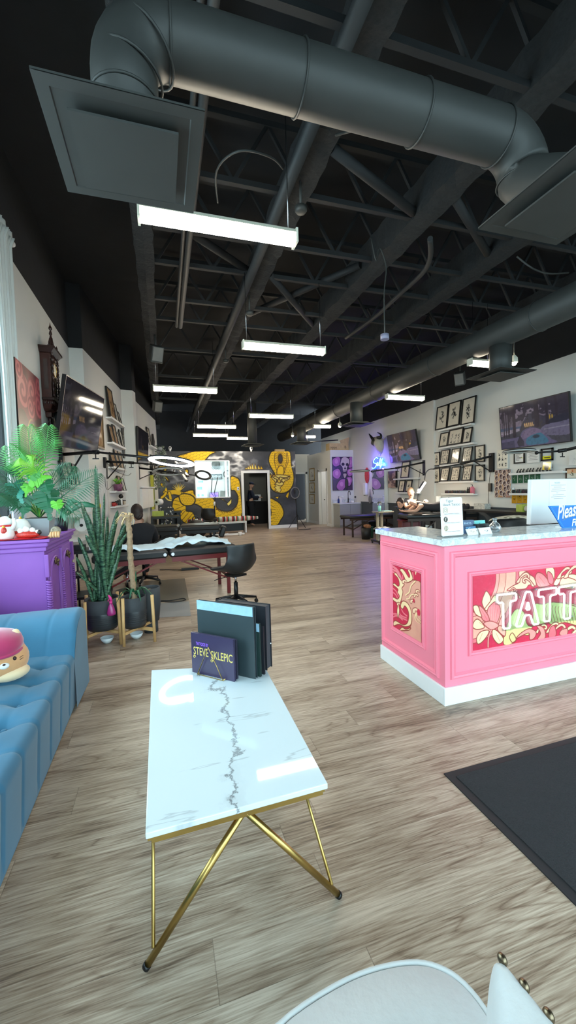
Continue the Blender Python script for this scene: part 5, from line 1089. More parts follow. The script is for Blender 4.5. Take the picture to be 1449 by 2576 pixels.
c=onz(*c5(600,905),CT); t=thing('glass_flask','round clear glass flask with stopper on the pink desk','flask',c)
FG=M('smoky_glass',(190,196,200),.05,trans=.85,nz=.01); part('bulb',G().lathe([(.001,0),(.03,.002),(.042,.02),(.043,.035),(.03,.06),(.014,.072),(.012,.085),(.018,.09)],n=24),FG,t); part('stopper',G().cyl((0,0,.086),(0,0,.102),.015),FG,t)
# monitor / white panel with notice, blue courtesy sign
YMN=2.72; m0=ony(1331,1320,YMN); m1=ony(1343,1206,YMN); h=m1.z-m0.z
t=thing('desktop_screen','big white monitor back with a taped instruction sheet, on the pink desk','monitor',(m0.x+.3,YMN,.73))
wq=m0.x-(m0.x+.3); g=G().hexa([(wq,-.015,m0.z-.73),(.85,-.015,m0.z-.73),(.85,.03,m0.z-.73),(wq,.03,m0.z-.73)],[(wq+.012,-.015,m1.z-.73),(.85,-.015,m1.z-.73),(.85,.03,m1.z-.73),(wq+.012,.03,m1.z-.73)]); part('housing',g,WHITE,t,bevel=.006)
part('stand_foot',G().box(.0,-.08,0,.3,.12,.01),WHITE,t); part('stand_neck',G().box(.1,.0,.01,.2,.02,m0.z-.6),WHITE,t)
s0_=ony(*c5(1172,640),YMN-.02); s1_=ony(*c5(1172,375),YMN-.02); bx=s0_.x-(m0.x+.3); part('notice_sheet',G().box(bx,-.018,s0_.z-.73-.04,bx+.2,-.016,s1_.z-.73),PAPER,t)
g=G(); H=s1_.z-.73
for k,(a,b) in enumerate(((.06,.12),(.02,.19),(.05,.14),(.03,.18),(.02,.19),(.08,.1),(.04,.17),(.02,.19),(.05,.16))): g.box(bx+a,-.0195,H-.022-k*.017,bx+b,-.0185,H-.0195-k*.017)
part('print_lines',g,M('faint_ink',(130,130,134),.7),t)
g,w=text_g('Instructions',.014,lambda a,b,d:(bx+.055+a,-.0195,H-.016+b)); part('lettering',g,M('faint_ink'),t)
BL=M('sign_blue',(18,110,196),.35,nz=.04); YS=2.30
S=lambda x,y,d=0:ony(*c5(x,y),YS-d); t=thing('courtesy_sign','blue pointed sign with white Please lettering at the right frame edge on the pink desk','sign',(S(1300,870).x+.05,YS,CT))
poly=[(S(x,y).x,S(x,y).z) for x,y in ((1160,636),(1460,624),(1760,612),(1640,850),(1305,872))]; sh=min(p[1] for p in poly)-CT-.001
poly=[(a,b-sh*0) for a,b in poly]
part('panel',G().prism(poly,lambda a,b,d:(a,YS-d,b),-.004,.004),BL,t,world=True); cxp=sum(p[0] for p in poly)/5;czp=sum(p[1] for p in poly)/5
part('border_line',G().tube([(cxp+(a-cxp)*.93,YS-.0045,czp+(b-czp)*.92) for a,b in poly+[poly[0]]],.0012,5),M('sky_line',(90,190,240),.4),t,world=True)
part('support',G().box(poly[4][0]-.01,YS-.0,CT,poly[4][0]+.12,YS+.05,CT+.012),WHITE,t,world=True)
o=S(1245,775); g,w=text_g('Please',.15,lambda a,b,d:(o.x+a,YS-.0055,o.z+b+a*.12),shear=.2,sx=.62,bold=.003); part('lettering',g,WHITE,t,world=True)
o2=S(1395,845); g,w=text_g('First',.075,lambda a,b,d:(o2.x+a,YS-.0055,o2.z+b+a*.1),shear=.2,sx=.9,bold=.002); part('lettering',g,WHITE,t,world=True)
part('brush_swash',G().tube(smooth([tuple(S(*p,.006)) for p in ((1310,785),(1360,755),(1449,735),(1560,735))],4),[.001,.002,.0035,.0045,.005,.005,.005,.0045,.004,.003,.0025,.002,.001],6,flat=.3),M('tan_ink',(196,170,120),.6),t,world=True)
# ================= work tables and chairs =================
def work_table(label,c,rz,L,W,h,legm,th=.11,ends='legs',group='padded folding work tables'):
    t=thing('treatment_table',label,'table',(c[0],c[1],0),rz,group); h2=L/2
    for s in(-1,1):
        x0,x1=(-h2,-.012) if s<0 else (.012,h2)
        g=G(); n=10; rings=[]
        for z,k in ((h-th,.03),(h-th*.75,.0),(h-th*.3,-.004),(h-.012,.012),(h,.05)): rings.append([Vector((x0+k,-W/2+k,z)),Vector((x1-k,-W/2+k,z)),Vector((x1-k,W/2-k,z)),Vector((x0+k,W/2-k,z))])
        part('padded_top',g.loft(rings,smooth=False),BLEA,t,bevel=.02)
        part('frame_rail',G().box(x0+.03,-W/2+.02,h-th-.05,x1-.03,-W/2+.045,h-th+.02),legm,t); part('frame_rail',G().box(x0+.03,W/2-.045,h-th-.05,x1-.03,W/2-.02,h-th+.02),legm,t)
        part('corner_knob',G().cyl((s*.05,-W/2-.004,h-th*.55),(s*.05,-W/2-.016,h-th*.55),.022,n=16),CHROME,t)
        for y in(-W/2+.05,W/2-.05):
            part('leg',G().beam((s*(h2-.12),y,0),(s*(h2-.12),y,h-th),.035,.045),legm,t)
            part('brace',G().beam((s*.10,y,h-th-.02),(s*(h2-.13),y,.22),.03,.02),legm,t)
        part('stretcher',G().beam((s*(h2-.12),-W/2+.05,.25),(s*(h2-.12),W/2-.05,.25),.03,.05),legm,t)
    return t
CHERRY=M('cherry_wood',(110,30,32),.4,nz=.15,ns=10); DKW=M('dark_walnut',(60,42,34),.5,nz=.15,ns=10)
work_table('black padded table under the rumpled white sheet, behind the black bucket chair',(.02,5.93),math.radians(5),1.86,.70,.70,CHERRY,.13)
# sheet
nz_=Art(60,24,2.6); N1=nz_.noise(2.2,3,5); N2=nz_.noise(5,9,3)
def sheet(u,v):
    i=int(u*60);j=int(v*24); z=.703+.004+max(0,N1[j,i]-.42)*.30*(1-.3*u)+abs(N2[j,i]-.5)*.07; e=max(0,.06-v)*.5 ; ed=math.sin(u*17)*.02+math.sin(u*41)*.008
    x=-.86+1.72*u; y=-.29+ed*(1-v)+.60*v; return (x,y,z-e)
t=thing('sheet','rumpled white paper sheet spread over the nearest black padded table','sheet',(.02,5.93,0),math.radians(5)); part('cloth',G().grid(sheet,60,24),M('pale_sheet',(205,228,240),.8,nz=.02),t,solid=.002)
work_table('plain black padded table between the sheeted table and the dragon mural',(.36,9.72),math.radians(-6),1.80,.70,.70,BLK,.14)
t=thing('headrest','black padded headrest folded down at the right end of the second table','headrest',(1.33,9.6,.42),math.radians(-6)); part('pad',G().ob((0,0,.08),(.06,.16,.13),(0,.35,0)),BLEA,t,bevel=.03); part('bar',G().cyl((-.08,-.08,.14),(.0,-.08,.1),.012).cyl((-.08,.08,.14),(0,.08,.1),.012),CHROME,t)
# bucket swivel chair
def caster(t,x,y): 
    c=part('caster',G().cyl((x-.012,y,.026),(x+.012,y,.026),.026,n=14),BLK,t); part('caster_fork',G().box(x-.006,y-.006,.03,x+.006,y+.006,.07),BLK,c)
def swivel(name,label,loc,rz,seat_z=.5,s=1.0,back=.34,star=.27,mat=BLEA,shell=True):
    t=thing(name,label,'chair',loc,rz)
    part('gas_lift',G().cyl((0,0,.08),(0,0,.3),.026,n=14),BLK,t); part('lift_piston',G().cyl((0,0,.3),(0,0,seat_z-.08),.015,n=12),CHROME,t)
    for k in range(5):
        a=k*2*PI/5+.35; x,y=star*math.cos(a),star*math.sin(a); part('base_leg',G().tube([(0,0,.12),(x*.5,y*.5,.10),(x,y,.075)],[.026,.02,.014],8),BLK,t); caster(t,x,y)
    part('seat_plate',G().box(-.1,-.1,seat_z-.085,.1,.1,seat_z-.06),BLK,t); part('height_lever',G().tube([(.05,0,seat_z-.08),(.22,-.05,seat_z-.1),(.28,-.05,seat_z-.11)],.005,6),BLK,t)
    if shell:
        prof=[(-.26,-.015),(-.24,0),(-.15,-.02),(0,-.03),(.12,-.025),(.19,.01),(.235,.09),(.26,.2),(.275,back)]
        pr=smooth(prof,5); n=len(pr)-1
        def fn(u,v):
            y,z=pr[int(round(v*n))]; q=(u-.5)*2; w=.235*s*(.86+.14*math.sin(min(1,v*1.2)*PI)); f=v; cur=abs(q)**2.2
            up=.13*cur*(math.sin(min(1,max(0,(f-.18)/.5))*PI/2)); y2=y-(.17*cur*max(0,f-.45)/.55)
            zz=z+up*(1-max(0,(f-.6)/.4)) - .02*cur*max(0,(f-.85)/.15)
            return (q*w,y2*s,seat_z+zz*s)
        part('shell',G().grid(fn,20,n),mat,t,solid=.028,sub=1)
    return t
swivel('swivel_chair','black bucket swivel chair in front of the sheeted table',(.84,5.02,0),math.radians(205),.47,1.0)
swivel('swivel_chair','black bucket chair against the dragon mural beyond the second table',(1.35,12.4,0),math.radians(150),.62,1.0)
swivel('office_stool','black castor chair under the seated person at the left',(-.33,6.78,0),.4,.44,.9,.2)
swivel('office_stool','stool under the man in the black T-shirt',(6.0,9.0,0),.4,.58,.9,.05)
# floor mats and clutter beside the sheeted table
CLM=glassmat('clear_floor_mat',(205,215,222),.15)
MG=M('smoke_floor_mat',(120,112,100),.25,nz=.04)
g=G().prism([(-.5,4.95),(.26,4.80),(.28,5.45),(-.45,5.55)],lambda a,b,d:(a,b,d),.001,.004); solo('floor_mat',g,M('grey_floor_mat',(150,152,152),.3,nz=.06,ns=4),'pale grey striped floor mat beside the plant stands','mat')
g=G().prism([(-.55,5.60),(.28,5.52),(.30,6.95),(-.5,7.0)],lambda a,b,d:(a,b,d),.001,.005); solo('chair_mat',g,MG,'brown see-through chair mat under the sheeted table','mat')
cable('power_cable',[(-.1,5.62,.012),(.0,5.5,.012),(.15,5.46,.012),(.24,5.52,.012),(.2,5.6,.012),(.05,5.56,.012),(-.08,5.6,.012)],.006,'black cable coiled on the chair mat edge near the plant stands',BPL)
cable('power_cable',[(-.1,7.9,.012),(.3,7.7,.012),(.55,7.8,.012),(.9,7.6,.012)],.008,'black cable on the floor beyond the sheeted table',BPL); solo('power_strip',G().box(.28,7.66,.004,.6,7.74,.04),BPL,'black power strip on the floor beyond the sheeted table','power strip')
# dark case leaning in the left, stool of dark things behind the plants
t=thing('work_cart','dark work cart with trays behind the snake plant','cart',(-.84,5.25,0)); 
for z in (.25,.5,.78): part('tray',G().box(-.2,-.18,z,.2,.18,z+.03),BPL,t)
for a,b in ((-.18,-.16),(.18,-.16),(.18,.16),(-.18,.16)): part('post',G().cyl((a,b,.05),(a,b,.85),.012),BLK,t); caster(t,a,b)
for lb,x,y,m_ in (('white box on the top tray of the dark work cart',-.78,5.2,WHITE),('small black box on the top tray of the dark work cart',-.95,5.22,BPL)): solo('supply_box',G().box(x-.06,y-.05,.811,x+.06,y+.05,.87),m_,lb,'box')
t=thing('armrest_stand','black padded arm rest leaning over beneath the sheeted table end','stand',(-.55,6.35,0)); part('pad',G().ob((0,0,.36),(.22,.10,.045),(0,-.55,0)),BLEA,t,bevel=.02); part('post',G().cyl((0,0,.03),(0,0,.33),.018),CHROME,t); part('base',G().cyl((0,0,0),(0,0,.03),.17,n=20),BLK,t)
# bench with striped blanket along the mural
t=thing('low_bench','long low white bench against the mural with dark drawer','bench',(2.0,13.95,0)); part('seat',G().box(-.95,-.22,.34,.75,.22,.40),WHITE,t); part('side',G().box(-.95,-.2,0,-.9,.2,.34),WHITE,t); part('side',G().box(.70,-.2,0,.75,.2,.34),WHITE,t); part('back_panel',G().box(-.9,.1,.05,.7,.13,.34),BPL,t)
def stripe_mat():
    m=M('striped_blanket',(200,196,186),.9); nt=m.node_tree; b=nt.nodes['Principled BSDF']; tc=N(m,'ShaderNodeTexCoord'); sp=N(m,'ShaderNodeSeparateXYZ'); nt.links.new(tc.outputs['Object'],sp.inputs[0]); a=N(m,'ShaderNodeMath',operation='MULTIPLY'); a.inputs[1].default_value=3.1; f=N(m,'ShaderNodeMath',operation='FRACT'); nt.links.new(sp.outputs['X'],a.inputs[0]); nt.links.new(a.outputs[0],f.inputs[0])
    cr=N(m,'ShaderNodeValToRGB'); cr.color_ramp.interpolation='CONSTANT'; nt.links.new(f.outputs[0],cr.inputs[0]); e=cr.color_ramp.elements; e[0].color=(*lin((206,202,190)),1); e[1].position=.3; e[1].color=(*lin((150,34,44)),1)
    for p,c in ((.45,(60,58,60)),(.6,(200,196,186)),(.72,(196,60,56)),(.85,(70,110,80))): q=e.new(p); q.color=(*lin(c),1)
    nt.links.new(cr.outputs[0],b.inputs['Base Color']); return m
STR=stripe_mat()
solo('rolled_blanket',G().tube([(1.75,13.7,.50),(2.3,13.7,.50),(2.75,13.72,.50),(3.15,13.72,.50)],[.085,.09,.085,.05],16),STR,'striped blanket roll on a bench by the mural doorway','blanket')
solo('rolled_blanket',G().tube([(.75,13.7,.48),(1.25,13.7,.49)],.07,14),STR,'short striped blanket roll at the left of the bucket chair by the mural','blanket')
solo('low_bench_pad',G().box(1.2,13.5,.001,1.5,13.6,.3),BPL,'small dark block under the bench by the mural','box') if False else None
t=thing('folding_stand','white metal frame feet sticking out under the second table','frame',(1.9,12.9,0)); part('bar',G().beam((-.5,0,.06),(.6,.0,.06),.06,.05),WHITE,t); part('bar',G().beam((-.3,-.3,.05),(.1,.3,.05),.05,.05),WHITE,t); part('pivot',G().cyl((.45,-.02,0),(.45,-.02,.12),.06),WHITE,t)
# twin lamp stand near the mural window, ring light on tripod by the hallway
t=thing('twin_light_stand','floor stand with two slim black light arms in front of the mural window','lamp',(1.9,13.0,0))
def WP(px,py,y=13.0): q=ony(px,py,y); return q
b=WP(541,1310); part('pole',G().cyl((b.x,13.0,.02),(b.x,13.0,WP(541,1262).z),.022),BLK,t,world=True); part('pole_joint',G().cyl((b.x,13.0,WP(541,1272).z),(b.x,13.0,WP(541,1262).z),.03),WHITE,t,world=True)
for (x0,y0,x1,y1,sx) in ((531,1240,534,1202,-1),(539,1240,548,1200,1)):
    p0,p1=WP(x0,y0),WP(x1,y1); part('light_arm',G().beam(p0,p1,.05,.02),BLK,t,world=True); part('gooseneck',G().tube(smooth([tuple(WP(541,1264)),tuple(WP(541-3*sx*-1*0+sx*1,1252)),tuple(p0)],4),.008,6),BLK,t,world=True)
part('tripod_foot',G().cyl((b.x-.3,12.9,.02),(b.x+.3,13.1,.02),.015),BLK,t,world=True); part('tripod_foot',G().cyl((b.x-.2,13.25,.02),(b.x+.2,12.75,.02),.015),BLK,t,world=True)
yl=14.0; c=ony(742,1240,yl); f=ony(748,1300,yl); t=thing('tripod_ring_light','dark ring light on a tripod at the right end of the mural','lamp',(f.x,yl,0)); zc=c.z
part('ring',G().torus((c.x,yl,zc),.20,.032,(-.35,1,0),32,8,.5),BPL,t,world=True); part('diffuser',G().torus((c.x,yl-.02,zc),.20,.022,(-.35,1,0),32,6,.5),GREYF,t,world=True); part('phone_clip',G().ob((c.x,yl,zc+.05),(.03,.02,.07)),BPL,t,world=True)
part('pole',G().cyl((f.x,yl,.25),(c.x+.02,yl,zc-.2),.018),BLK,t,world=True)
for a in (0.3,2.4,4.4): part('tripod_leg',G().cyl((f.x,yl,.52),(f.x+.36*math.cos(a),yl+.36*math.sin(a),.012),.011,n=8),BLK,t,world=True)
cable('power_cable',[(4.6,13.6,.01),(4.8,13.5,.01),(5.05,13.6,.01)],.012,'black cable on the floor under the tripod ring light',BPL)
# ================= right wall =================
RX=XR-.015
c5r=lambda x,y:(1040+x/3.543,960+y/3.543)
def ink(A,seed,n,spread=.3,c=(46,46,48),cx=None,cy=.5,s=1.0):
    rs=random.Random(seed); cx=A.asp/2 if cx is None else cx
    for k in range(n):
        a=rs.uniform(0,6.28);r=rs.random()**.7; x=cx+math.cos(a)*r*spread*A.asp*.75*s; y=cy+math.sin(a)*r*spread*s*1.15
        A.ell((x,y),rs.uniform(.02,.055)*s,rs.uniform(.012,.03)*s,c if rs.random()<.75 else tuple(A.C[0,0]),rs.uniform(0,3))
def flash_art(kind,seed,asp):
    A=Art(30 if kind==1 else 36,int((30 if kind==1 else 36)/asp),asp,(226,218,202))
    A.mix((A.noise(3,seed)-.5)*.3,(200,190,170)); rs=random.Random(seed)
    if kind==1: ink(A,seed,46,.27)
    else:
        for i in range(3):
            for j in range(4 if kind==2 else 3): ink(A,seed*31+i*7+j,7,.10,cx=A.asp*(.22+.28*i)+rs.uniform(-.02,.02),cy=.16+.23*j+rs.uniform(-.02,.02),s=.9)
    return A
FRK=M('black_frame',(24,22,22),.35,nz=.04); GLS=art_mat('glazed_print',.08)
def wall_frame(px,label,kind,seed,top=.03,bot=.10,fw=.028,group=None,artm=None,cat='picture',nm='framed_print',fm=None,art=None,X=None,nrm=(-1,0,0)):
    "px: TL,TR,BR,BL pixels; the frame stands on/against the right wall, bottom edge further out than the top"
    X=RX if X is None else X
    TL,TR,BR,BL=px; q=[onx(*BL,X-bot),onx(*BR,X-bot),onx(*TR,X-top),onx(*TL,X-top)]
    z0=(q[0].z+q[1].z)/2; z1=(q[2].z+q[3].z)/2; y0=(q[0].y+q[3].y)/2; y1=(q[1].y+q[2].y)/2
    q=[Vector((X-bot,y0,z0)),Vector((X-bot,y1,z0)),Vector((X-top,y1,z1)),Vector((X-top,y0,z1))]
    asp=abs(y0-y1)/abs(z1-z0)
    return picture(nm,label,cat,q,art or flash_art(kind,seed,asp),fw,.022,fm or FRK,group,artm=artm or GLS,normal=nrm)
def shelf(label,pxs,X=RX,dep=.12,th=.03):
    a=onx(*pxs[0],X-dep);b=onx(*pxs[1],X-dep); z=(a.z+b.z)/2; y0,y1=sorted((a.y,b.y)); t=thing('picture_ledge',label,'shelf',(X-dep/2,(y0+y1)/2,z),0,'white picture ledges')
    part('board',G().box(X-dep,y0,z-th,X,y1,z),WHITE,t,world=True,bevel=.003); part('lip',G().box(X-dep,y0,z,X-dep+.008,y1,z+.012),WHITE,t,world=True); return z,y0,y1
# four ledges left of the big television
rows_=[((215,437),(510,372),'top white ledge of the framed flash tower on the right wall'),((225,588),(535,548),'second white ledge down in the flash tower'),((230,745),(530,722),'third white ledge down in the flash tower, half behind the light arm'),((222,897),(535,889),'fourth white ledge in the flash tower, under six prints'),((440,998),(535,995),'lowest white ledge of the tower carrying ink bottles')]
LED_=[]
for a,b,l in rows_:
    if l.startswith('lowest'): a=(245,1003)
    LED_.append(shelf(l,(c5r(*a),c5r(*b))))
fr=[('largest tall botanical print, left of the three on the top ledge',((213,232),(315,200),(302,410),(200,440)),1),('middle tall print of a crowned figure on the top ledge',((320,195),(432,162),(410,385),(303,410)),1),('right tall floral print on the top ledge, tallest frame of all',((442,158),(562,124),(548,370),(428,385)),1),
 ('small print of a single flower at the left of the second ledge',((243,462),(320,448),(308,578),(232,584)),1),('wide sheet of six small motifs in the middle of the second ledge',((322,432),(448,412),(435,550),(310,572)),3),('print of a dark bouquet at the right end of the second ledge',((452,418),(533,405),(512,545),(438,552)),1),
 ('left sheet of many tiny motifs on the third ledge',((250,612),(328,605),(312,738),(240,740)),2),('middle sheet of many tiny motifs on the third ledge',((345,598),(424,592),(408,728),(332,735)),2),('right sheet of many tiny motifs on the third ledge',((450,588),(532,578),(516,715),(430,722)),2),
 ('left sheet of insects on the fourth ledge',((252,768),(328,765),(312,888),(240,890)),2),('middle sheet of insects on the fourth ledge',((345,762),(424,755),(408,885),(330,890)),2),('right sheet of longer motifs on the fourth ledge',((450,750),(530,745),(514,882),(434,888)),2)]
for k,(lb,px,kd) in enumerate(fr): wall_frame([c5r(*p) for p in px],'framed '+lb,kd,k+1,group=None)
for lb,px,s in (('black framed flower print hanging left of the third ledge',((173,632),(240,628),(240,752),(175,757)),21),('black framed print hanging left of the fourth ledge',((175,765),(240,760),(240,898),(177,902)),22),('black framed branch print hanging right of the third ledge, upper of two',((551,568),(641,565),(640,716),(551,720)),23),('black framed rose print hanging right of the fourth ledge, lower of two',((552,743),(640,741),(638,887),(552,888)),24)):
    wall_frame([c5r(*p) for p in px],lb,1,s,top=.005,bot=.005)
# ink bottles on the lowest ledge
z,y0,y1=LED_[-1]
cols=[(30,60,60),(40,50,90),(60,40,40),(30,30,34),(110,60,40),(60,90,90),(34,34,36),(80,40,60)]
bt_=None
def ink_bottle(label,group,x,y,z,c,h=.09,r=.013):
    t=thing('ink_bottle',label,'bottle',(x,y,z),0,group); part('bottle',G().lathe([(.001,0),(r,0),(r,h*.65),(r*.5,h*.75),(r*.45,h*.8)],n=10),M('ink_%d_%d_%d'%c,c,.4),t); part('cap',G().lathe([(r*.55,h*.78),(r*.5,h*.98),(r*.2,h)],n=8),BPL,t); return t
prot={}
def bottles(xs_,label,group,seed):
    rs=random.Random(seed)
    for (x,y,z) in xs_:
        c=rs.choice(cols)
        if c not in prot: prot[c]=ink_bottle(label,group,x,y,z,c)
        else: dup(prot[c],(x,y,z),0,label,group)
bottles([(RX-.05,y0+.26+k*.032,z) for k in range(26)],'dark capped ink bottle in the row on the lowest tower ledge','ink bottles on the lowest tower ledge',5)
t=thing('pump_bottle','pink pump bottle at the right end of the lowest tower ledge','bottle',(RX-.07,y0+.09,z)); part('bottle',G().lathe([(.001,0),(.05,0),(.052,.13),(.03,.16),(.02,.17)],n=20),M('pink_bottle',(222,120,140),.4),t); part('pump',G().tube([(0,0,.17),(0,0,.21),(0,.05,.21)],.008,6),BLK,t)
for k,(dy,lb) in enumerate(((.19,'black bottle beside the pink pump bottle'),(.245,'black bottle second from the pink pump bottle'))): t=thing('black_bottle',lb,'bottle',(RX-.06,y0+dy,z)); part('bottle',G().lathe([(.001,0),(.026,0),(.027,.1),(.012,.12),(.012,.135)],n=14),BPL,t); part('cap',G().cyl((0,0,.13),(0,0,.15),.013),BLK,t)
# televisions
def tv_art(seed=0,dark=1.0):
    A=Art(150,84,16/9,(118,104,122)); n=A.noise(6,2+seed); n2=A.noise(14,5+seed)
    A.mix(np.clip((A.Y-.2)*1.4,0,1)*.5,(150,136,148)); A.poly([(0,.35),(0,.5),(.6,.48),(.62,.33)],(74,92,122)); A.poly([(0,.35),(0,.42),(.55,.44),(.55,.3)],(160,148,166))
    A.poly([(0,0),(0,.30),(.4,.36),(.8,.40),(1.78,.46),(1.78,0)],(60,60,68)); A.poly([(.55,.38),(.62,.52),(.8,.74),(1.05,.70),(1.2,.62),(1.78,.66),(1.78,.4)],(56,54,66))
    A.mix((n2-.45)*2*(A.Y>.36)*(A.Y<.62)*(A.X>.55),(70,62,50))
    for x in (.70,.75,.8,.85,.9): A.ell((x,.50),.018,.035,(235,180,110)); A.ell((x+.02,.46),.03,.02,(190,150,100))
    for x in (1.28,1.34,1.40): A.ell((x,.58),.018,.05,(190,150,50))
    m=(A.Y>.60)&((n*.55+n2*.5+(A.Y-.75)*.5+np.abs(A.X-.6)*.18)>.50); A.mix(m*.92,(42,38,46))
    for x,w in ((.10,.016),(.17,.014),(.24,.02),(.40,.045),(1.02,.06),(1.27,.035),(1.5,.03)): A.line([(x-.01,1),(x+.01,.7),(x,.28 if x<.5 else .45)],w,(44,38,44),sm=4)
    for k in range(16): A.line([(.03+.02*k,.38+.1*(k%3)),(.05+.02*k,.62),(.02+.025*k,.85)],.005,(48,40,46),sm=3)
    A.poly([(1.08,.30),(1.18,.40),(1.35,.43),(1.78,.46),(1.78,.16),(1.35,.18),(1.2,.22)],(104,98,124),sm=4); A.poly([(1.3,.44),(1.45,.56),(1.78,.6),(1.78,.46)],(40,40,50),sm=4); A.line([(1.2,.33),(1.78,.34)],.008,(150,144,160))
    A.poly([(0,0),(0,.22),(.5,.24),(.62,.36),(.85,.42),(1.1,.34),(1.22,.22),(1.35,.1),(1.40,0)],(92,86,120),sm=4); A.poly([(.56,.18),(.66,.34),(.9,.40),(1.08,.34),(1.2,.22),(.78,.20)],(116,100,132),sm=4)
    A.poly([(.74,.03),(.76,.2),(1.06,.27),(1.16,.22),(1.28,.08),(1.2,.02)],(52,110,140),sm=3); A.ell((.98,.2),.09,.04,(34,50,66)); A.poly([(.46,.12),(.55,.28),(.66,.12),(.66,.02),(.5,.02)],(48,46,60)); A.poly([(0,0),(0,.16),(.38,.17),(.4,0)],(62,60,86))
    A.mix((A.noise(22,9)-.5)*.9,(30,28,36)); A.mix(A.Y*0+.25,(96,90,108)); A.C=A.C*dark; return A
TVS=art_mat('tv_screen',.06,emit=.12)
def tv(label,q,art,mount_to=None):
    "q: BL,BR,TR,TL world corners of the screen"
    q=[Vector(p) for p in q]; u=(q[1]-q[0]).normalized(); v=(q[3]-q[0]).normalized(); n=u.cross(v).normalized()
    if n.dot(Vector((0,0,HC))-q[0])<0: n=-n
    c=sum(q,Vector())/4; t=thing('television',label,'television',c)
    g=G().slab([p for p in q],-n*.045); part('housing',g,BPL,t,world=True)
    g=G(); b=.012
    for a0,a1,s in ((q[0],q[1],v),(q[3],q[2],-v),(q[0],q[3],u),(q[1],q[2],-u)): g.slab([a0+n*.004,a1+n*.004,a1+s*b+n*.004,a0+s*b+n*.004],-n*.006)
    part('bezel',g,BLK,t,world=True)
    ins=[q[0]+(u+v)*b,q[1]+(v-u)*b,q[2]-(u+v)*b,q[3]+(u-v)*b]; artpart('screen',art,[p+n*.002 for p in ins],TVS,t)
    if mount_to is not None:
        m=Vector(mount_to); part('wall_mount',G().beam(c-n*.04,m,.12,.22),BLK,t,world=True); 
    return t
def tvq(px,Xs):
    return [onx(*p,x) for p,x in zip(px,Xs)]
tv('big wall television showing parked cars under trees, right wall above the desk',tvq(((1262,1132),(1437,1111),(1430,984),(1255,1027)),(6.84,6.84,6.76,6.76)),tv_art(),(RX,6.08,2.6))
tv('smaller looking television showing a pale forest scene, right wall beside the horned skull',tvq(((983,1165),(1057,1155),(1044,1079),(973,1096)),(6.9,6.86,6.72,6.76)),tv_art(1,1.25),(RX,10.5,2.6))
# ---- stuff under the big television ----
def wpost(label,cat,nm,px,art,mat=None,th=.006,X=None,fw=0,fm=None,artm=None):
    return wall_frame([c5r(*p) for p in px],label,1,1,top=.004,bot=.004,fw=fw,nm=nm,cat=cat,art=art,X=X,fm=fm or M('paper_edge',(230,230,226),.8),artm=artm)
A=Art(30,52,.55,(236,230,216)); [ink(A,100+i,9,.10,cx=.11+.17*(i%3),cy=.2+.28*(i//3),s=.8) for i in range(9)]
wpost('unframed sheet of nine dark feather motifs under the left of the big television','poster','flash_sheet',((755,605),(848,602),(845,775),(755,777)),A)
A=Art(36,30,1.25,(240,240,238)); 
for k in range(6): A.line([(.15,.85-k*.13),(1.0-.2*(k%3),.85-k*.13)],.02,(60,60,62))
A.ell((1.0,.4),.07,.05,(220,220,60))
wpost('small black framed list notice left of the plain notice','notice','framed_notice',((900,620),(996,615),(995,727),(900,731)),A,fw=.025,fm=FRK)
A=Art(36,32,1.15,(232,232,230)); 
for k in range(6): A.line([(.25-.1*(k%2),.85-k*.12),(.9+.1*(k%2),.85-k*.12)],.014,(110,110,112))
wpost('plain white notice between the two black framed notices','notice','paper_notice',((1022,612),(1130,610),(1128,722),(1020,726)),A)
A=Art(36,36,1.0,(206,212,212)); A.poly([(0,0),(0,.35),(1,.35),(1,0)],(236,230,40)); A.line([(.2,.18),(.8,.18)],.04,(60,60,30)); A.line([(.1,.7),(.5,.8),(.9,.72)],.02,(70,70,70))
wpost('black framed certificate with a yellow strip under the television','notice','framed_notice',((1142,595),(1250,592),(1248,704),(1143,708)),A,fw=.03,fm=FRK)
A=Art(30,20,1.6,(228,228,226)); ink(A,77,22,.3,(180,180,182)); wpost('faint printed paper sheet by the right frame edge','notice','paper_notice',((1395,655),(1470,650),(1470,745),(1395,748)),A)
A=Art(40,48,.8,(236,190,150)); A.poly([(0,0),(0,.5),(.8,.55),(.8,0)],(236,230,216)); ink(A,78,24,.3,(60,70,40)); ink(A,79,10,.2,(200,90,40),cy=.8)
wpost('framed leaf print cut by the right frame edge','picture','framed_print',((1362,770),(1480,766),(1480,870),(1362,870)),A,fw=.02,fm=M('brown_frame',(70,48,36),.5))
# sticker board
A=Art(70,110,.62,(196,150,110)); rs=random.Random(8); A.mix((A.noise(8,2)-.4)*2,(170,120,150))
for j in range(5):
    for i in range(4): x=.09+.15*i+rs.uniform(-.02,.02);y=.1+.2*j+.06*(i%2);A.ell((x,y),.078,.105,(232,226,222));A.ell((x,y),.062,.088,(104,78,78));A.ell((x+.01,y-.01),.035,.05,(170,150,140));A.ell((x-.01,y+.02),.02,.03,(50,36,40))
wpost('tan board covered with oval skull stickers below the feather sheet','board','sticker_board',((728,788),(875,784),(874,1030),(735,1033)),A)
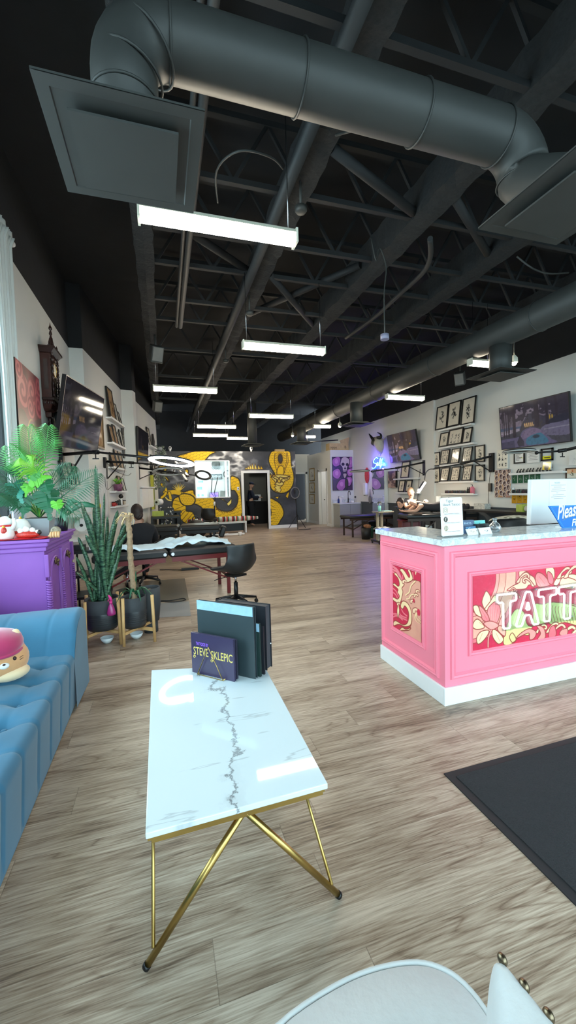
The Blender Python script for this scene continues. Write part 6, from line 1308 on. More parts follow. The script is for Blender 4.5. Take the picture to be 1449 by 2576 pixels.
# two ledges under the notices
z,y0,y1=shelf('upper white ledge under the notices with small dark figures',(c5r(848,820),c5r(1330,800)))
for k in range(11):
    yy=y1-.16-k*.074; t=thing('figurine','small dark figurine standing in the row on the upper ledge','figurine',(RX-.06,yy,z),0,'dark figurines on the upper ledge')
    part('body',G().tube([(0,0,0),(0,.01*(k%3),.04),(.0,-.02+.01*(k%2),.075)],[.022,.016,.006],8),M('figurine_dark',(50,46,44),.6),t); part('head',G().ball((0,-.03+.012*(k%3),.08),.013,8),M('figurine_dark'),t)
A=Art(30,36,.8,(226,204,50)); A.ell((.4,.3),.22,.34,(60,58,50)); A.ell((.4,.7),.1,.13,(70,64,50)); wall_frame([c5r(*p) for p in ((1160,720),(1238,712),(1228,785),(1158,790))],'yellow picture of a dark figure standing on the upper ledge',1,1,top=.06,bot=.08,fw=0,nm='art_card',cat='picture',art=A,fm=M('paper_edge'))
for k in range(5):
    x0=888+52*k; A=Art(20,32,.6,(34,88,62)); rs=random.Random(k); ink(A,200+k,14,.3,(206,214,206)); wpost(['green figure card, leftmost of five hanging under the upper ledge','second green figure card from the left under the upper ledge','middle one of the five green figure cards','fourth green figure card from the left under the upper ledge','rightmost of the five green figure cards under the upper ledge'][k],'card','art_card',((x0,832-2*k),(x0+44,830-2*k),(x0+44,906-3*k),(x0,908-3*k)),A)
z,y0,y1=shelf('lower white ledge with rows of ink bottles beside the monitor',(c5r(850,1003),c5r(1075,996)))
bottles([(RX-.05-.045*(j),y1-.14-k*.032,z+.0) for k in range(14) for j in (0,1)],'small capped ink bottle in the double row on the lower ledge','ink bottles on the lower ledge',9)
t=thing('figurine','round black and white figurine at the left end of the lower ledge','figurine',(RX-.07,y1-.07,z)); part('body',G().ball((0,0,.045),(.035,.035,.045),12),BPL,t); part('head',G().ball((0,0,.10),.028,12),WHITE,t)
for k in range(4):
    x0=883+48*k; A=Art(20,32,.6,(206,150,40)); ink(A,300+k,16,.3,(70,44,24)); wpost(['orange figure card, leftmost of four under the lower ledge','second orange figure card under the lower ledge','third orange figure card under the lower ledge','rightmost orange figure card under the lower ledge, beside the monitor'][k],'card','art_card',((x0,1010),(x0+46,1009),(x0+46,1084-k),(x0,1084)),A)
# swing arms
def swing(label,plate_c,nrm,path,tipring,ringR=.23,lit=True,ringaxis=(0,0,1),plate_h=.42,brace=True,flip=None):
    pc=Vector(plate_c); n=Vector(nrm).normalized(); t=thing('ring_light_arm',label,'lamp',pc)
    s=n.cross(Vector((0,0,1)))
    part('wall_plate',G().hexa([pc+s*a*.06+n*b-Vector((0,0,plate_h/2)) for a,b in((-1,0),(1,0),(1,.05),(-1,.05))],[pc+s*a*.06+n*b+Vector((0,0,plate_h/2)) for a,b in((-1,0),(1,0),(1,.05),(-1,.05))]),BLK,t,world=True)
    for zz in (-plate_h*.38,plate_h*.38): part('bolt',G().cyl(pc+n*.05+Vector((0,0,zz)),pc+n*.062+Vector((0,0,zz)),.018,n=10),CHROME,t,world=True)
    path=[Vector(p) for p in path]
    part('boom',G().tube([path[0],path[1]],.024,10),BLK,t,world=True); part('boom_extension',G().tube(path[1:],.015,10),BLK,t,world=True); part('sleeve',G().tube([path[1]-(path[1]-path[0]).normalized()*.05,path[1]+(path[2]-path[1]).normalized()*.06],.03,10),BLK,t,world=True)
    if brace: m=path[0].lerp(path[1],.62); part('brace',G().tube([Vector((path[0].x,path[0].y,path[0].z-plate_h*.78)),m],.012,8),BLK,t,world=True)
    k=part('knob',G().cyl(path[1]-Vector((0,0,.03)),path[1]-Vector((0,0,.09)),.008,n=8),BLK,t,world=True); part('wing_nut',G().ob(path[1]-Vector((0,0,.09)),(.04,.008,.008)),BLK,k,world=True)
    if tipring is not None:
        c=Vector(tipring); part('ring_housing',G().torus(c+Vector(ringaxis)*.012,ringR,.032,ringaxis,40,8,.5),BPL,t,world=True)
        part('diffuser',G().torus(c,ringR,.034,ringaxis,40,8,.35),lamp('ring_glow',(240,250,255),14) if lit else M('ring_off',(190,192,190),.4),t,world=True)
        part('ball_joint',G().ball(path[-1],.028),BLK,t,world=True)
    return t
# right wall arm 1 (black ring, off, beside the neon), arm 2 with slim bar lamp, arm 3 at the frame edge
A1=onx(1070,1177,RX); swing('unlit black ring light arm reaching left under the blue neon sign',(RX,A1.y,A1.z),(-1,0,0),[(RX-.06,A1.y,A1.z+.15),ony(1000,1177,9.7),ony(935,1186,9.7)],ony(905,1186,9.72),.24,False,(.0,.03,1))
A2=onx(1239,1164,RX); p0=Vector((RX-.06,A2.y,A2.z+.14)); j=ony(1165,1166,7.6); e=ony(1090,1180,8.2)
t=swing('long light arm over the lying woman ending in a glowing bar lamp',(RX,A2.y,A2.z),(-1,0,0),[p0,j,e],None)
el=ony(1071,1190,8.35); el2=ony(1068,1208,8.4); bar=[ony(1067,1212,8.4),ony(1050,1238,8.42)]
part('gooseneck',G().tube(smooth([tuple(e),tuple(ony(1080,1181,8.3)),tuple(el),tuple(el2)],5),.012,8),M('steel_grey',(90,92,94),.35,metal=.7),t,world=True)
part('lamp_head',G().beam(bar[0],bar[1],.075,.03),BPL,t,world=True); d=(bar[1]-bar[0]).normalized()
part('diffuser',G().beam(bar[0]+Vector((0,-.03,-.012)),bar[1]+Vector((0,-.03,-.012)),.085,.03),lamp('bar_lamp_glow',(255,236,200),22),t,world=True)
l=bpy.data.lights.new('bar_lamp_light','AREA'); l.energy=14; l.size=.25; l.color=(1,.9,.75); lo=bpy.data.objects.new('bar_lamp_light',l); COL.objects.link(lo); lo.location=(bar[0]+bar[1])/2+Vector((0,-.05,-.06)); lo.rotation_euler=(.1,.2,0)
for p,q_,lb in (((1057,1180),(1050,1270),'thin cable hanging below the lamp bracket by the lying woman'),((1233,1188),(1229,1283),'thin cable hanging below the long light arm bracket')):
    a=onx(*p,RX-.02);b=onx(*q_,RX-.02); cable('lamp_cable',[a,a.lerp(b,.5)+Vector((0,.02,0)),b],.006,lb,BPL)
c=onx(1233,1226,RX-.03); solo('power_adapter',G().box(c.x-.02,c.y-.04,c.z-.09,c.x+.02,c.y+.04,c.z+.09),BPL,'black power adapter hanging on the cable beside the sticker board','adapter')
p3=onx(1449,1130,RX-.5); t=swing('ring light arm coming in from the right edge over the monitor',(RX,3.6,2.15),(-1,0,0),[(RX-.05,3.6,2.25),ony(1415,1134,4.6),ony(1350,1139,4.75)],ony(1306,1136,4.8),.19,False,(.03,.03,1))
# plates of the dado clutter: boxes, roll, bottle
def boxat(nm,label,cat,p0,p1,dep,mat,X=RX,dz=0):
    a=onx(*p0,X-dep);b=onx(*p1,X-dep); return solo(nm,G().box(X-dep,min(a.y,b.y),min(a.z,b.z),X-.004,max(a.y,b.y),max(a.z,b.z)),mat,label,cat)
t=thing('work_counter','long black work counter along the right wall behind the desk','counter',(6.6,6.2,0)); part('worktop',G().box(-.22,-2.2,.86,.365,1.3,.90),BPL,t)
for y in (-2.1,-.4,1.2): part('leg',G().box(-.2,y,0,-.15,y+.05,.86),BLK,t)
part('drawer_unit',G().box(-.18,-1.6,.1,.3,-.9,.86),BPL,t)
A=onx(1186,1272,6.75); y0=A.y
solo('glove_box',G().box(6.7,7.12,.901,6.86,7.44,1.02),M('glove_box',(200,198,190),.6,nz=.5,ns=30),'small patterned tissue box on the black counter below the flash tower','box')
t=thing('paper_roll','white paper roll lying on the black counter left of the monitor','roll',(6.62,5.75,.901)); part('roll',G().cyl((0,-.22,.06),(0,.24,.06),.06,n=20),PAPER,t); part('core',G().cyl((0,-.225,.06),(0,.245,.06),.02,n=12),M('cardboard',(190,160,115),.8),t)
solo('supply_box',G().box(6.55,6.02,.901,6.75,6.16,1.04),M('lime_box',(186,200,90),.6,nz=.2),'lime green box on the black counter beside the paper roll','box')
solo('dark_machine',G().box(6.5,4.9,.901,6.8,5.45,1.08),BPL,'black printer like machine on the counter behind the paper roll','machine',bevel=.02)
# patterned cushion and dark office chair behind the desk
def zebra():
    m=M('patterned_fabric',(214,208,188),.9); nt=m.node_tree; b=nt.nodes['Principled BSDF']; tc=N(m,'ShaderNodeTexCoord'); w=N(m,'ShaderNodeTexVoronoi'); w.inputs['Scale'].default_value=14; nt.links.new(tc.outputs['Object'],w.inputs['Vector']); cr=N(m,'ShaderNodeValToRGB'); e=cr.color_ramp.elements; e[0].position=.25; e[0].color=(*lin((120,112,88)),1); e[1].position=.45; e[1].color=(*lin((220,214,196)),1); nt.links.new(w.outputs['Distance'],cr.inputs[0]); nt.links.new(cr.outputs[0],b.inputs['Base Color']); return m
c=ony(1292,1306,4.6); solo('cushion',G().ball((c.x,4.6,c.z-.02),(.40,.22,.075),22),zebra(),'long patterned cream cushion behind the dark chair back','cushion')
t=thing('daybed','low black padded bench under the patterned cushion','bench',(c.x,4.62,0)); part('padded_top',G().box(-.6,-.3,c.z-.22,.6,.3,c.z-.09),BLEA,t,bevel=.03)
for a,b in ((-.5,-.25),(.5,-.25),(.5,.25),(-.5,.25)): part('leg',G().box(a-.02,b-.02,0,a+.02,b+.02,c.z-.22),BLK,t)
c=ony(1285,1322,3.35); t=thing('desk_chair','dark rounded chair back rising just above the stone desk top','chair',(c.x,3.35,0)); 
part('backrest',G().loft([[Vector((a*w,-.03+.05*a*a+dy,z)) for a,dy in ((-1,0),(-.6,-.02),(0,-.03),(.6,-.02),(1,0),(1,.05),(0,.06),(-1,.05))] for z,w in ((.55,.24),(.75,.30),(.95,.31),(c.z+.02,.29),(c.z+.06,.25),(c.z+.075,.2))]),BLEA,t,sub=1); part('seat',G().box(-.26,-.45,.45,.26,0,.53),BLEA,t,bevel=.04); part('gas_lift',G().cyl((0,-.2,.08),(0,-.2,.45),.03),BLK,t)
for k in range(5): a=k*2*PI/5; part('base_leg',G().tube([(0,-.2,.1),(.27*math.cos(a),-.2+.27*math.sin(a),.05)],.018,8),BLK,t); part('caster',G().ball((.27*math.cos(a),-.2+.27*math.sin(a),.028),.028,10),BLK,t)
# ---- right far area: tables, trolley, bin, step stool ----
d2=math.radians(-15.4); ctr=Vector((5.3,7.95,0))+Vector((.964,-.266,0))*.83+Vector((.266,.964,0))*.36
work_table('black padded table carrying the lying woman, near the right wall',ctr,d2,1.66,.72,.80,DKW,.11)
t=thing('step_stool','cherry red step stool under the left end of the woman\'s table','stool',(5.62,8.35,0),-.25)
part('top',G().box(-.24,-.16,.62,.24,.16,.655),CHERRY,t,bevel=.005)
for sx in(-1,1):
    g=G().prism([(-.17,0),(-.11,0),(-.07,.28),(.07,.28),(.11,0),(.17,0),(.14,.62),(-.14,.62)],lambda a,b,d:(d,a,b),sx*.21-.014,sx*.21+.014); part('side_panel',g,CHERRY,t)
part('stretcher',G().box(-.2,-.12,.44,.2,-.10,.60),CHERRY,t)
work_table('empty black padded table beneath the blue neon sign, before the sink unit',(6.02,10.98),0,1.72,.70,.63,DKW,.09)
t=thing('side_table','grey wheeled overbed table with a teal bottle between the two right hand tables','table',(5.28,9.15,0)); GT=M('grey_beige_metal',(150,142,126),.5)
part('tabletop',G().box(-.12,-.17,.80,.32,.17,.83),GT,t,bevel=.004); part('post',G().box(-.08,-.03,.06,-.02,.03,.80).box(.04,-.03,.38,.09,.03,.80),GT,t); part('lower_shelf',G().box(-.1,-.16,.36,.3,.16,.38),GT,t); part('base_bar',G().box(-.14,-.2,.05,-.08,.2,.09).box(-.1,-.03,.05,.3,.03,.08),BLK,t)
for a,b in ((-.11,-.18),(-.11,.18),(.28,0)): part('caster',G().cyl((a-.012,b,.027),(a+.012,b,.027),.027,n=12),BLK,t)
c=Vector((5.27,9.12,.831)); t=thing('spray_flask','teal plastic bottle with clear crinkled top on the grey side table','bottle',c); part('bottle',G().lathe([(.001,0),(.04,0),(.04,.13),(.02,.15)],n=18),TEAL,t); part('clear_top',G().lathe([(.02,.14),(.055,.17),(.06,.21),(.03,.25)],n=16),FG,t)
solo('tray_paper',G().box(5.33,9.0,.831,5.56,9.22,.843),M('teal_paper',(190,232,226),.7),'pale teal paper sheet on the grey side table','paper'); solo('cloth_pile',G().grid(lambda u,v:(5.2+.32*u,9.02+.26*v,.385+.035*abs(math.sin(u*5+v*3))),14,10),PAPER,'white cloth pile on the lower shelf of the grey side table','cloth',solid=.01)
t=thing('waste_bin','small black waste bin stuffed with brown paper under the empty table','bin',(5.4,10.1,0)); part('bin',G().lathe([(.001,.0),(.12,0),(.14,.32),(.13,.32)],n=24),BPL,t); rs=random.Random(5); g=G()
for k in range(9): g.ball((rs.uniform(-.09,.09),rs.uniform(-.08,.08),.33+rs.uniform(0,.05)),(.06,.05,.035),7,(rs.uniform(0,3),rs.uniform(0,3),0))
part('crumpled_paper',g,M('brown_paper',(160,110,76),.9,nz=.3,ns=30),t,kind='stuff')
t=thing('tumbler','dark green insulated tumbler on the floor beside the waste bin','bottle',(5.66,10.25,0)); part('body',G().lathe([(.001,0),(.045,0),(.06,.24),(.058,.30)],n=20),DGREEN,t); part('lid',G().cyl((0,0,.30),(0,0,.325),.06,n=20),DGREEN,t)
solo('storage_tub',G().box(6.3,8.8,.0,6.62,9.4,.42),M('pale_blue_tub',(176,196,206),.5),'pale blue storage tub on the floor behind the woman\'s table','box',bevel=.02)
solo('storage_tub',G().box(6.3,11.6,.0,6.85,12.1,.35),BPL,'black storage tub on the floor beyond the empty table','box',bevel=.02)
t=thing('side_cabinet','dark cabinet on the right wall beyond the seated man','cabinet',(6.72,10.2,0)); part('body',G().box(-.2,-.3,0,.24,.3,.86),DADO,t); part('door',G().box(-.215,-.28,.05,-.2,.28,.82),DADO,t)
t=thing('device','white card reader like device standing on the dark wall cabinet','device',(6.68,10.15,.861)); part('body',G().ob((0,0,.07),(.05,.11,.07),(0,.15,0)),WHITE,t); part('screen',G().ob((-.06,-.01,.075),(.004,.08,.045),(0,.15,0)),BPL,t)
t=thing('paper_towel','white paper towel roll standing by the right wall behind the lying woman','roll',(6.82,8.82,.901)); part('roll',G().cyl((0,0,0),(0,0,.27),.06,n=20),PAPER,t); part('core',G().cyl((0,0,.0),(0,0,.275),.018,n=12),M('cardboard'),t)
t=thing('water_bottle','black bottle with loop cap by the right wall beside the paper towel','bottle',(6.82,8.42,.901)); part('body',G().lathe([(.001,0),(.04,0),(.042,.16),(.022,.19)],n=18),BPL,t); part('loop_cap',G().torus((0,0,.215),.028,.007,(1,0,0),18,6),BPL,t)
t=thing('wall_counter','narrow black counter along the right wall behind the lying woman','counter',(6.8,8.5,0)); part('worktop',G().box(-.12,-.22,.86,.175,.55,.90),BPL,t); part('leg',G().box(-.1,-.2,0,-.05,-.14,.86).box(-.1,.46,0,-.05,.52,.86),BLK,t)
# wall things around the mirror
a,b=onx(937,1180,RX),onx(977,1290,RX); t=thing('wall_mirror','tall frameless wall mirror left of the treatment ledges','mirror',(RX,(a.y+b.y)/2,.53)); 
part('mirror_glass',G().hexa([(RX-.145,11.52,.53),(RX-.135,11.52,.53),(RX-.004,12.53,.53),(RX-.014,12.53,.53)],[(RX-.145,11.52,2.05),(RX-.135,11.52,2.05),(RX-.004,12.53,2.05),(RX-.014,12.53,2.05)]),M('mirror_silver',(235,238,240),.02,metal=1,nz=0),t,world=True); part('backing',G().hexa([(RX-.134,11.52,.53),(RX,11.52,.53),(RX,12.53,.53),(RX-.004,12.53,.53)],[(RX-.134,11.52,2.05),(RX,11.52,2.05),(RX,12.53,2.05),(RX-.004,12.53,2.05)]),WHITE,t,world=True)
c=onx(924,1196,RX); g=G().prism([(c.y+.16*math.cos(a)*(1 if math.cos(a)>0 else .9),c.z+.28*math.sin(a)) for a in [2*PI*k/24 for k in range(24)]],lambda a,b,d:(d,a,b),RX-.02,RX-.003); A_=None
solo('oval_paddle',g,M('red_pattern',(206,74,76),.5,nz=.4,ns=26),'red oval carved ornament on the wall left of the mirror','ornament')
c=onx(922,1231,RX); t=thing('wall_dispenser','white dispenser on the wall under the red oval ornament','dispenser',(RX-.05,c.y,c.z-.2)); part('housing',G().box(-.05,-.09,0,.05,.09,.42),WHITE,t,bevel=.02); part('nozzle',G().box(-.055,-.03,-.02,-.01,.03,.0),GREYF,t)
c=onx(932,1245,RX); t=thing('hanging_paddle','grey hair brush shaped paddle hung on the wall beside the mirror','ornament',(RX-.02,c.y,c.z-.3)); part('blade',G().prism([(.1*math.cos(a),.14+.14*math.sin(a)) for a in [2*PI*k/18 for k in range(18)]],lambda a,b,d:(d,a,b),-.012,.008),GREYF,t); part('handle',G().cyl((0,0,.27),(0,0,.5),.014),GREYF,t)
a=onx(740-0,1,RX)
q=[onx(974,1219,RX-.005),onx(986,1220,RX-.005),onx(985,1190,RX-.005),onx(974,1190,RX-.005)]
A=Art(20,44,.5,(80,60,60)); A.mix((A.noise(6,4)-.4)*4,(180,150,130)); t=picture('canvas_print','brown and cream canvas print on the wall just right of the mirror','picture',[(RX-.004,11.42,1.42),(RX-.004,10.98,1.42),(RX-.004,10.98,1.94),(RX-.004,11.42,1.94)],A,0,.06,M('canvas_edge_dark',(30,28,28),.8),normal=(-1,0,0))
c6r=lambda x,y:(860+x/5.573,1180+y/5.573)
c8r=lambda x,y:(960+x/6.04,1180+y/6.04)
z1_=shelf('upper short white ledge behind the seated man with one framed print',(c8r(175,150),c8r(545,135)))
z2_=shelf('lower short white ledge behind the head of the seated man',(c8r(205,358),c8r(570,360)))
s6=lambda x,y:(880+x/6.3,1060+y/6.3)
wall_frame([s6(*p) for p in ((832,640),(962,635),(935,895),(812,900))],'tall framed print on the upper short ledge below the pale television',1,31)
wall_frame([s6(*p) for p in ((795,935),(882,932),(862,1118),(770,1122))],'left framed print on the lower short ledge behind the seated man',1,32)
wall_frame([s6(*p) for p in ((905,932),(995,930),(972,1115),(882,1120))],'right framed print on the lower short ledge, half hidden by the man\'s head',1,33)
# horned skull sculpture
c=onx(955,1117,RX); c=Vector((RX-.02,c.y,c.z)); BON=M('bone',(206,200,190),.6,nz=.1); DB=M('dark_bronze_mask',(60,58,50),.4,nz=.4,ns=20); t=thing('horned_skull','horned animal skull with half dark mask hung above the blue neon sign','sculpture',c)
def SK_(px,py,d=.12): q=onx(px,py,RX-d-.07); return q
part('cranium',G().tube([SK_(950,1106),SK_(953,1116,.16),SK_(956,1130,.15),SK_(958,1141,.1)],[.15,.17,.12,.05],14),BON,t,world=True)
part('mask',G().tube([SK_(942,1104,.2),SK_(942,1114,.25),SK_(945,1122,.24)],[.09,.12,.05],12),DB,t,world=True)
for P_ in ((( 940,1108),(933,1098),(928,1091)),((951,1103),(958,1099),(957,1092),(949,1088))): part('horn',G().tube(smooth([tuple(SK_(a,b,.18)) for a,b in P_],5),[.06*(1-i/(5*(len(P_)-1)+1))+.004 for i in range(5*(len(P_)-1)+1)],10),BPL,t,world=True)
for a,b in (((951,1132),(952,1144)),((959,1130),(957,1146))): part('jaw_bone',G().tube([SK_(*a),SK_(*b,.06)],[.05,.015],8),BON,t,world=True)
part('antler_spur',G().tube([SK_(962,1110,.1),SK_(972,1097,.1)],[.025,.006],8),BON,t,world=True)
# neon word
BLU=lamp('blue_neon',(14,90,255),7); t=thing('neon_word','glowing blue handwritten neon sign reading Selfie on the right wall','sign',onx(952,1166,RX-.03))
def nw(x,y,d=.05): return tuple(onx(*s6(x,y),RX-d))
strokes=[[(445,590),(420,572),(385,610),(375,650),(400,665),(425,680),(400,730),(370,748),(352,735)],[(425,690),(445,680),(450,660),(435,655),(428,685),(445,705),(470,670)],[(465,700),(472,640),(488,580),(480,640),(470,700),(485,700)],[(480,765),(488,700),(500,620),(520,590),(512,620),(495,690),(490,720),(520,670)],[(500,650),(530,648)],[(522,665),(518,690),(530,695)],[(527,650),(528,648)],[(535,690),(552,680),(556,665),(542,662),(536,685),(550,700),(568,690)]]
g=G()
for s in strokes: part('neon_tube',G().tube([nw(*p) for p in (smooth(s,5) if len(s)>2 else s)],.016,7),BLU,t,world=True)
part('acrylic_backing',G().prism([(350,640),(400,565),(500,570),(560,650),(570,700),(500,770),(360,765)],lambda a,b,d:nw(a,b,d),.02,.026),ACR,t,world=True)
l=bpy.data.lights.new('neon_spill','POINT'); l.energy=16; l.color=(.18,.12,1); l.shadow_soft_size=.25; lo=bpy.data.objects.new('neon_spill',l); COL.objects.link(lo); q=onx(952,1166,RX-.03); lo.location=(q.x-.35,q.y,q.z)
# ---- vanity, skull painting ----
vx0,vx1,vy0,vy1=6.13,6.965,13.42,13.985; t=thing('sink_cabinet','grey two door sink cabinet with white top under the skull painting','cabinet',((vx0+vx1)/2,vy0,0)); 
part('body',G().box(vx0,vy0,.07,vx1,vy1,.86),GREYCAB,t,world=True); part('kick_board',G().box(vx0+.02,vy0+.05,0,vx1,vy1,.07),GREYCAB,t,world=True)
for a,b in ((vx0+.005,(vx0+vx1)/2-.004),((vx0+vx1)/2+.004,vx1-.005)): part('door',G().box(a,vy0-.018,.09,b,vy0,.85),GREYCAB,t,world=True,bevel=.003)
part('countertop',G().box(vx0-.03,vy0-.04,.86,vx1,vy1,.90),WHITE,t,world=True); part('splashback',G().box(vx0-.03,vy1-.02,.90,vx1,vy1,1.02),QZ,t,world=True)
def tap(label,x,y,z): t=thing('faucet',label,'faucet',(x,y,z)); part('body',G().cyl((0,0,0),(0,0,.18),.02,n=12),BLK,t); part('spout',G().tube([(0,0,.15)]+[(0,-.09+.09*math.cos(a),.34+.09*math.sin(a)) for a in [PI*k/8 for k in range(9)]]+[(0,-.18,.28)],.012,8),BLK,t); part('lever',G().tube([(0.02,0,.12),(.08,0,.14)],.008,6),BLK,t); part('base',G().cyl((0,0,0),(0,0,.02),.035,n=16),BLK,t)
tap('tall black kitchen style faucet on the sink cabinet',6.66,13.8,.90)
for px,lb,m_,h,r in ((842,'dark blue soap bottle at the left end of the sink cabinet',M('blue_bottle',(30,50,120),.3),.17,.035),):
    c=ony(px,1260,13.6); t=thing('soap_bottle',lb,'bottle',(6.17,13.6,.90)); part('bottle',G().lathe([(.001,0),(r,0),(r,h*.8),(r*.4,h)],n=16),m_,t); part('pump',G().tube([(0,0,h),(0,0,h+.07),(.04,0,h+.07)],.008,6),BLK,t)
c=ony(850,1260,13.6); c.x+=.12; t=thing('sensor_dispenser','white touchless soap dispenser beside the blue bottle','dispenser',(c.x,13.6,.90)); part('body',G().tube([(0,0,0),(0,0,.2)],[.045,.04],14),WHITE,t); part('spout',G().tube([(0,0,.19),(.03,-.04,.23),(.07,-.08,.22)],[.035,.03,.015],10),WHITE,t)
c=ony(887,1260,13.6); solo('soap_dish',G().lathe([(.001,0),(.05,0),(.055,.06),(.04,.07),(.001,.07)],(c.x,13.6,.90),16),WHITE,'little white pot on the sink cabinet right of the faucet','pot')
c=ony(903,1258,13.7); t=thing('wire_holder','wire holder with round black top at the right end of the sink cabinet','holder',(min(c.x,6.9),13.7,.90)); part('frame',G().tube([(-.04,0,0),(-.02,0,.15),(.02,0,.15),(.04,0,0)],.006,6),CHROME,t); part('top',G().ball((0,0,.2),.035),BPL,t)
# skull painting
A=Art(96,140,.70,(70,48,84)); A.mix((A.noise(4,3)-.5)*1.2,(40,30,60))
MV=(176,106,176);MV2=(206,140,200);DKP=(40,28,56)
def pp(P,c): A.poly(P,c,sm=4,outline=DKP,ow=.012)
for P in ([(.02,.95),(.25,1.0),(.3,.8),(.12,.7),(.0,.78)],[(.0,.58),(.2,.66),(.3,.5),(.2,.35),(.02,.4)],[(.45,.35),(.62,.42),(.7,.3),(.6,.12),(.48,.18)],[(.12,.14),(.25,.32),(.45,.34),(.5,.2),(.35,.0),(.18,.02)],[(.55,.95),(.7,1.0),(.7,.7),(.6,.65),(.52,.8)],[(.5,.6),(.7,.66),(.7,.45),(.55,.42)]):
    pp(P,MV); x=sum(p[0] for p in P)/len(P); y=sum(p[1] for p in P)/len(P); A.ell((x,y+.02),.06,.07,MV2)
pp([(.28,.86),(.34,.98),(.48,1.0),(.6,.92),(.6,.78),(.52,.68),(.5,.56),(.36,.54),(.34,.68),(.27,.76)],(206,186,196)); A.ell((.37,.78),.055,.045,DKP);A.ell((.52,.77),.05,.045,DKP); A.poly([(.44,.72),(.40,.63),(.48,.63)],DKP)
for k in range(5): A.line([(.375+.027*k,.60),(.378+.027*k,.545)],.004,DKP)
A.line([(.36,.575),(.5,.58)],.004,DKP); pp([(.36,.5),(.5,.5),(.46,.38),(.40,.36)],(190,170,170)); pp([(.44,.3),(.5,.34),(.54,.22),(.5,.02),(.44,.1)],(60,66,52))
a,b=ony(835,1150,YC_),ony(893,1233,YC_); wx0,wx1,wz0,wz1=a.x,min(b.x,6.93),1.36,2.62
picture('skull_painting','tall purple painting of a skull among petals over the sink cabinet','painting',[(wx0,YC_-.003,wz0),(wx1,YC_-.003,wz0),(wx1,YC_-.003,wz1),(wx0,YC_-.003,wz1)],A,0,.04,M('canvas_edge_dark'),artm=art_mat('print_paper',.35))
l=bpy.data.lights.new('washroom_front_glow','POINT'); l.energy=0; 
# three frames on the hall wall, toilet inside
for k,(y0,y1,lb) in enumerate(((1178,1210,'gold framed print, top of the three stacked on the hallway wall'),(1214,1239,'gold framed print, middle of the three stacked on the hallway wall'),(1243,1267,'gold framed print, lowest of the three stacked on the hallway wall'))):
    q=[onx(779.5,y1,XB-.002),onx(792,y1,XB-.002),onx(791,y0,XB-.002),onx(779,y0,XB-.002)]; ya,yb=q[0].y,q[1].y; za,zb=(q[0].z+q[1].z)/2,(q[2].z+q[3].z)/2
    A=Art(20,30,.66,(236,232,222)); ink(A,60+k,14,.25,(120,90,70)); picture('framed_print',lb,'picture',[(XB-.002,ya,za),(XB-.002,yb,za),(XB-.002,yb,zb),(XB-.002,ya,zb)],A,.035,.02,M('antique_gold',(170,140,80),.5,metal=.4),normal=(-1,0,0))
t=thing('toilet','white toilet seen through the half open washroom door','toilet',(6.75,15.0,0)); part('bowl',G().lathe([(.001,0),(.12,0),(.10,.15),(.19,.36),(.2,.40),(.001,.40)],(-.1,0,0),20),WHITE,t); part('tank',G().box(.02,-.2,.4,.2,.2,.78),WHITE,t,bevel=.02); part('lid',G().ball((-.1,0,.415),(.2,.18,.02),16),WHITE,t)
solo('toilet_roll',G().cyl((6.152,15.95,.95),(6.27,15.95,.95),.055,n=16),PAPER,'toilet roll on the washroom wall','roll')
# cardboard box and stick on top of the washroom block
CB=M('printed_cardboard',(206,180,136),.85,nz=.12,ns=12); a,b=ony(829,1131,14.15),ony(877,1131,14.15); t=thing('cardboard_box','open cardboard box with dark print on top of the washroom block','box',((a.x+b.x)/2,14.3,TZ)); w=(b.x-a.x)/2
part('body',G().box(-w,-.15,0,w,.2,.27),CB,t); part('flap',G().hexa([(w*.2,-.15,.27),(w,-.15,.27),(w,-.14,.27),(w*.2,-.14,.27)],[(w*.0,-.2,.36),(w*1.05,-.2,.50),(w*1.05,-.19,.50),(w*0,-.19,.36)]),CB,t)
g,wd=text_g('MMM',.16,lambda a_,b_,d:(-w+.04+a_,-.152,.03+b_),sx=.7); part('print',g,M('dark_print',(90,76,60),.7),t)
g,wd=text_g('B',.14,lambda a_,b_,d:(w*.55+a_,-.152,.08+b_)); part('print',g,M('dark_print'),t)
solo('wire_tray',G().tube([(6.15,14.3,TZ+.02),(6.3,14.35,TZ+.05),(6.45,14.3,TZ+.02)],.02,6),CHROME,'metal scrap on the wall top left of the cardboard box','scrap')
# ================= left wall: curtain, painting, clock, televisions, ledges, arms =================
CUR=M('white_curtain',(214,222,222),.9,nz=.03); CUR.node_tree.nodes['Principled BSDF'].inputs['Transmission Weight'].default_value=0
t=thing('curtain','long white curtain beside the left window at the picture edge','curtain',(-1.36,4.8,1.12))
def cf(u,v):
    y=4.45+.43*u-.12*(1-v)*u; z=1.12+2.95*v; return (-1.375+.02*math.sin(u*14)+.012*math.sin(u*90+v*4)+(.03 if v>.985 else 0),y,z)
part('fabric',G().grid(cf,90,30),CUR,t,world=True,solid=.003); part('heading',G().grid(lambda u,v:(-1.37+.02*math.sin(u*14),4.45+.435*u,4.07+.07*v),30,3),CUR,t,world=True,solid=.008)
t=thing('curtain_rod','dark curtain rod above the white curtain','rod',(-1.375,4.4,4.07)); part('rod',G().cyl((0,-3.2,0),(0,.52,0),.014),BLK,t); part('finial',G().ball((0,.57,0),.03),WHITE,t); part('bracket',G().box(-.024,.25,-.02,0,.28,.02),BLK,t)
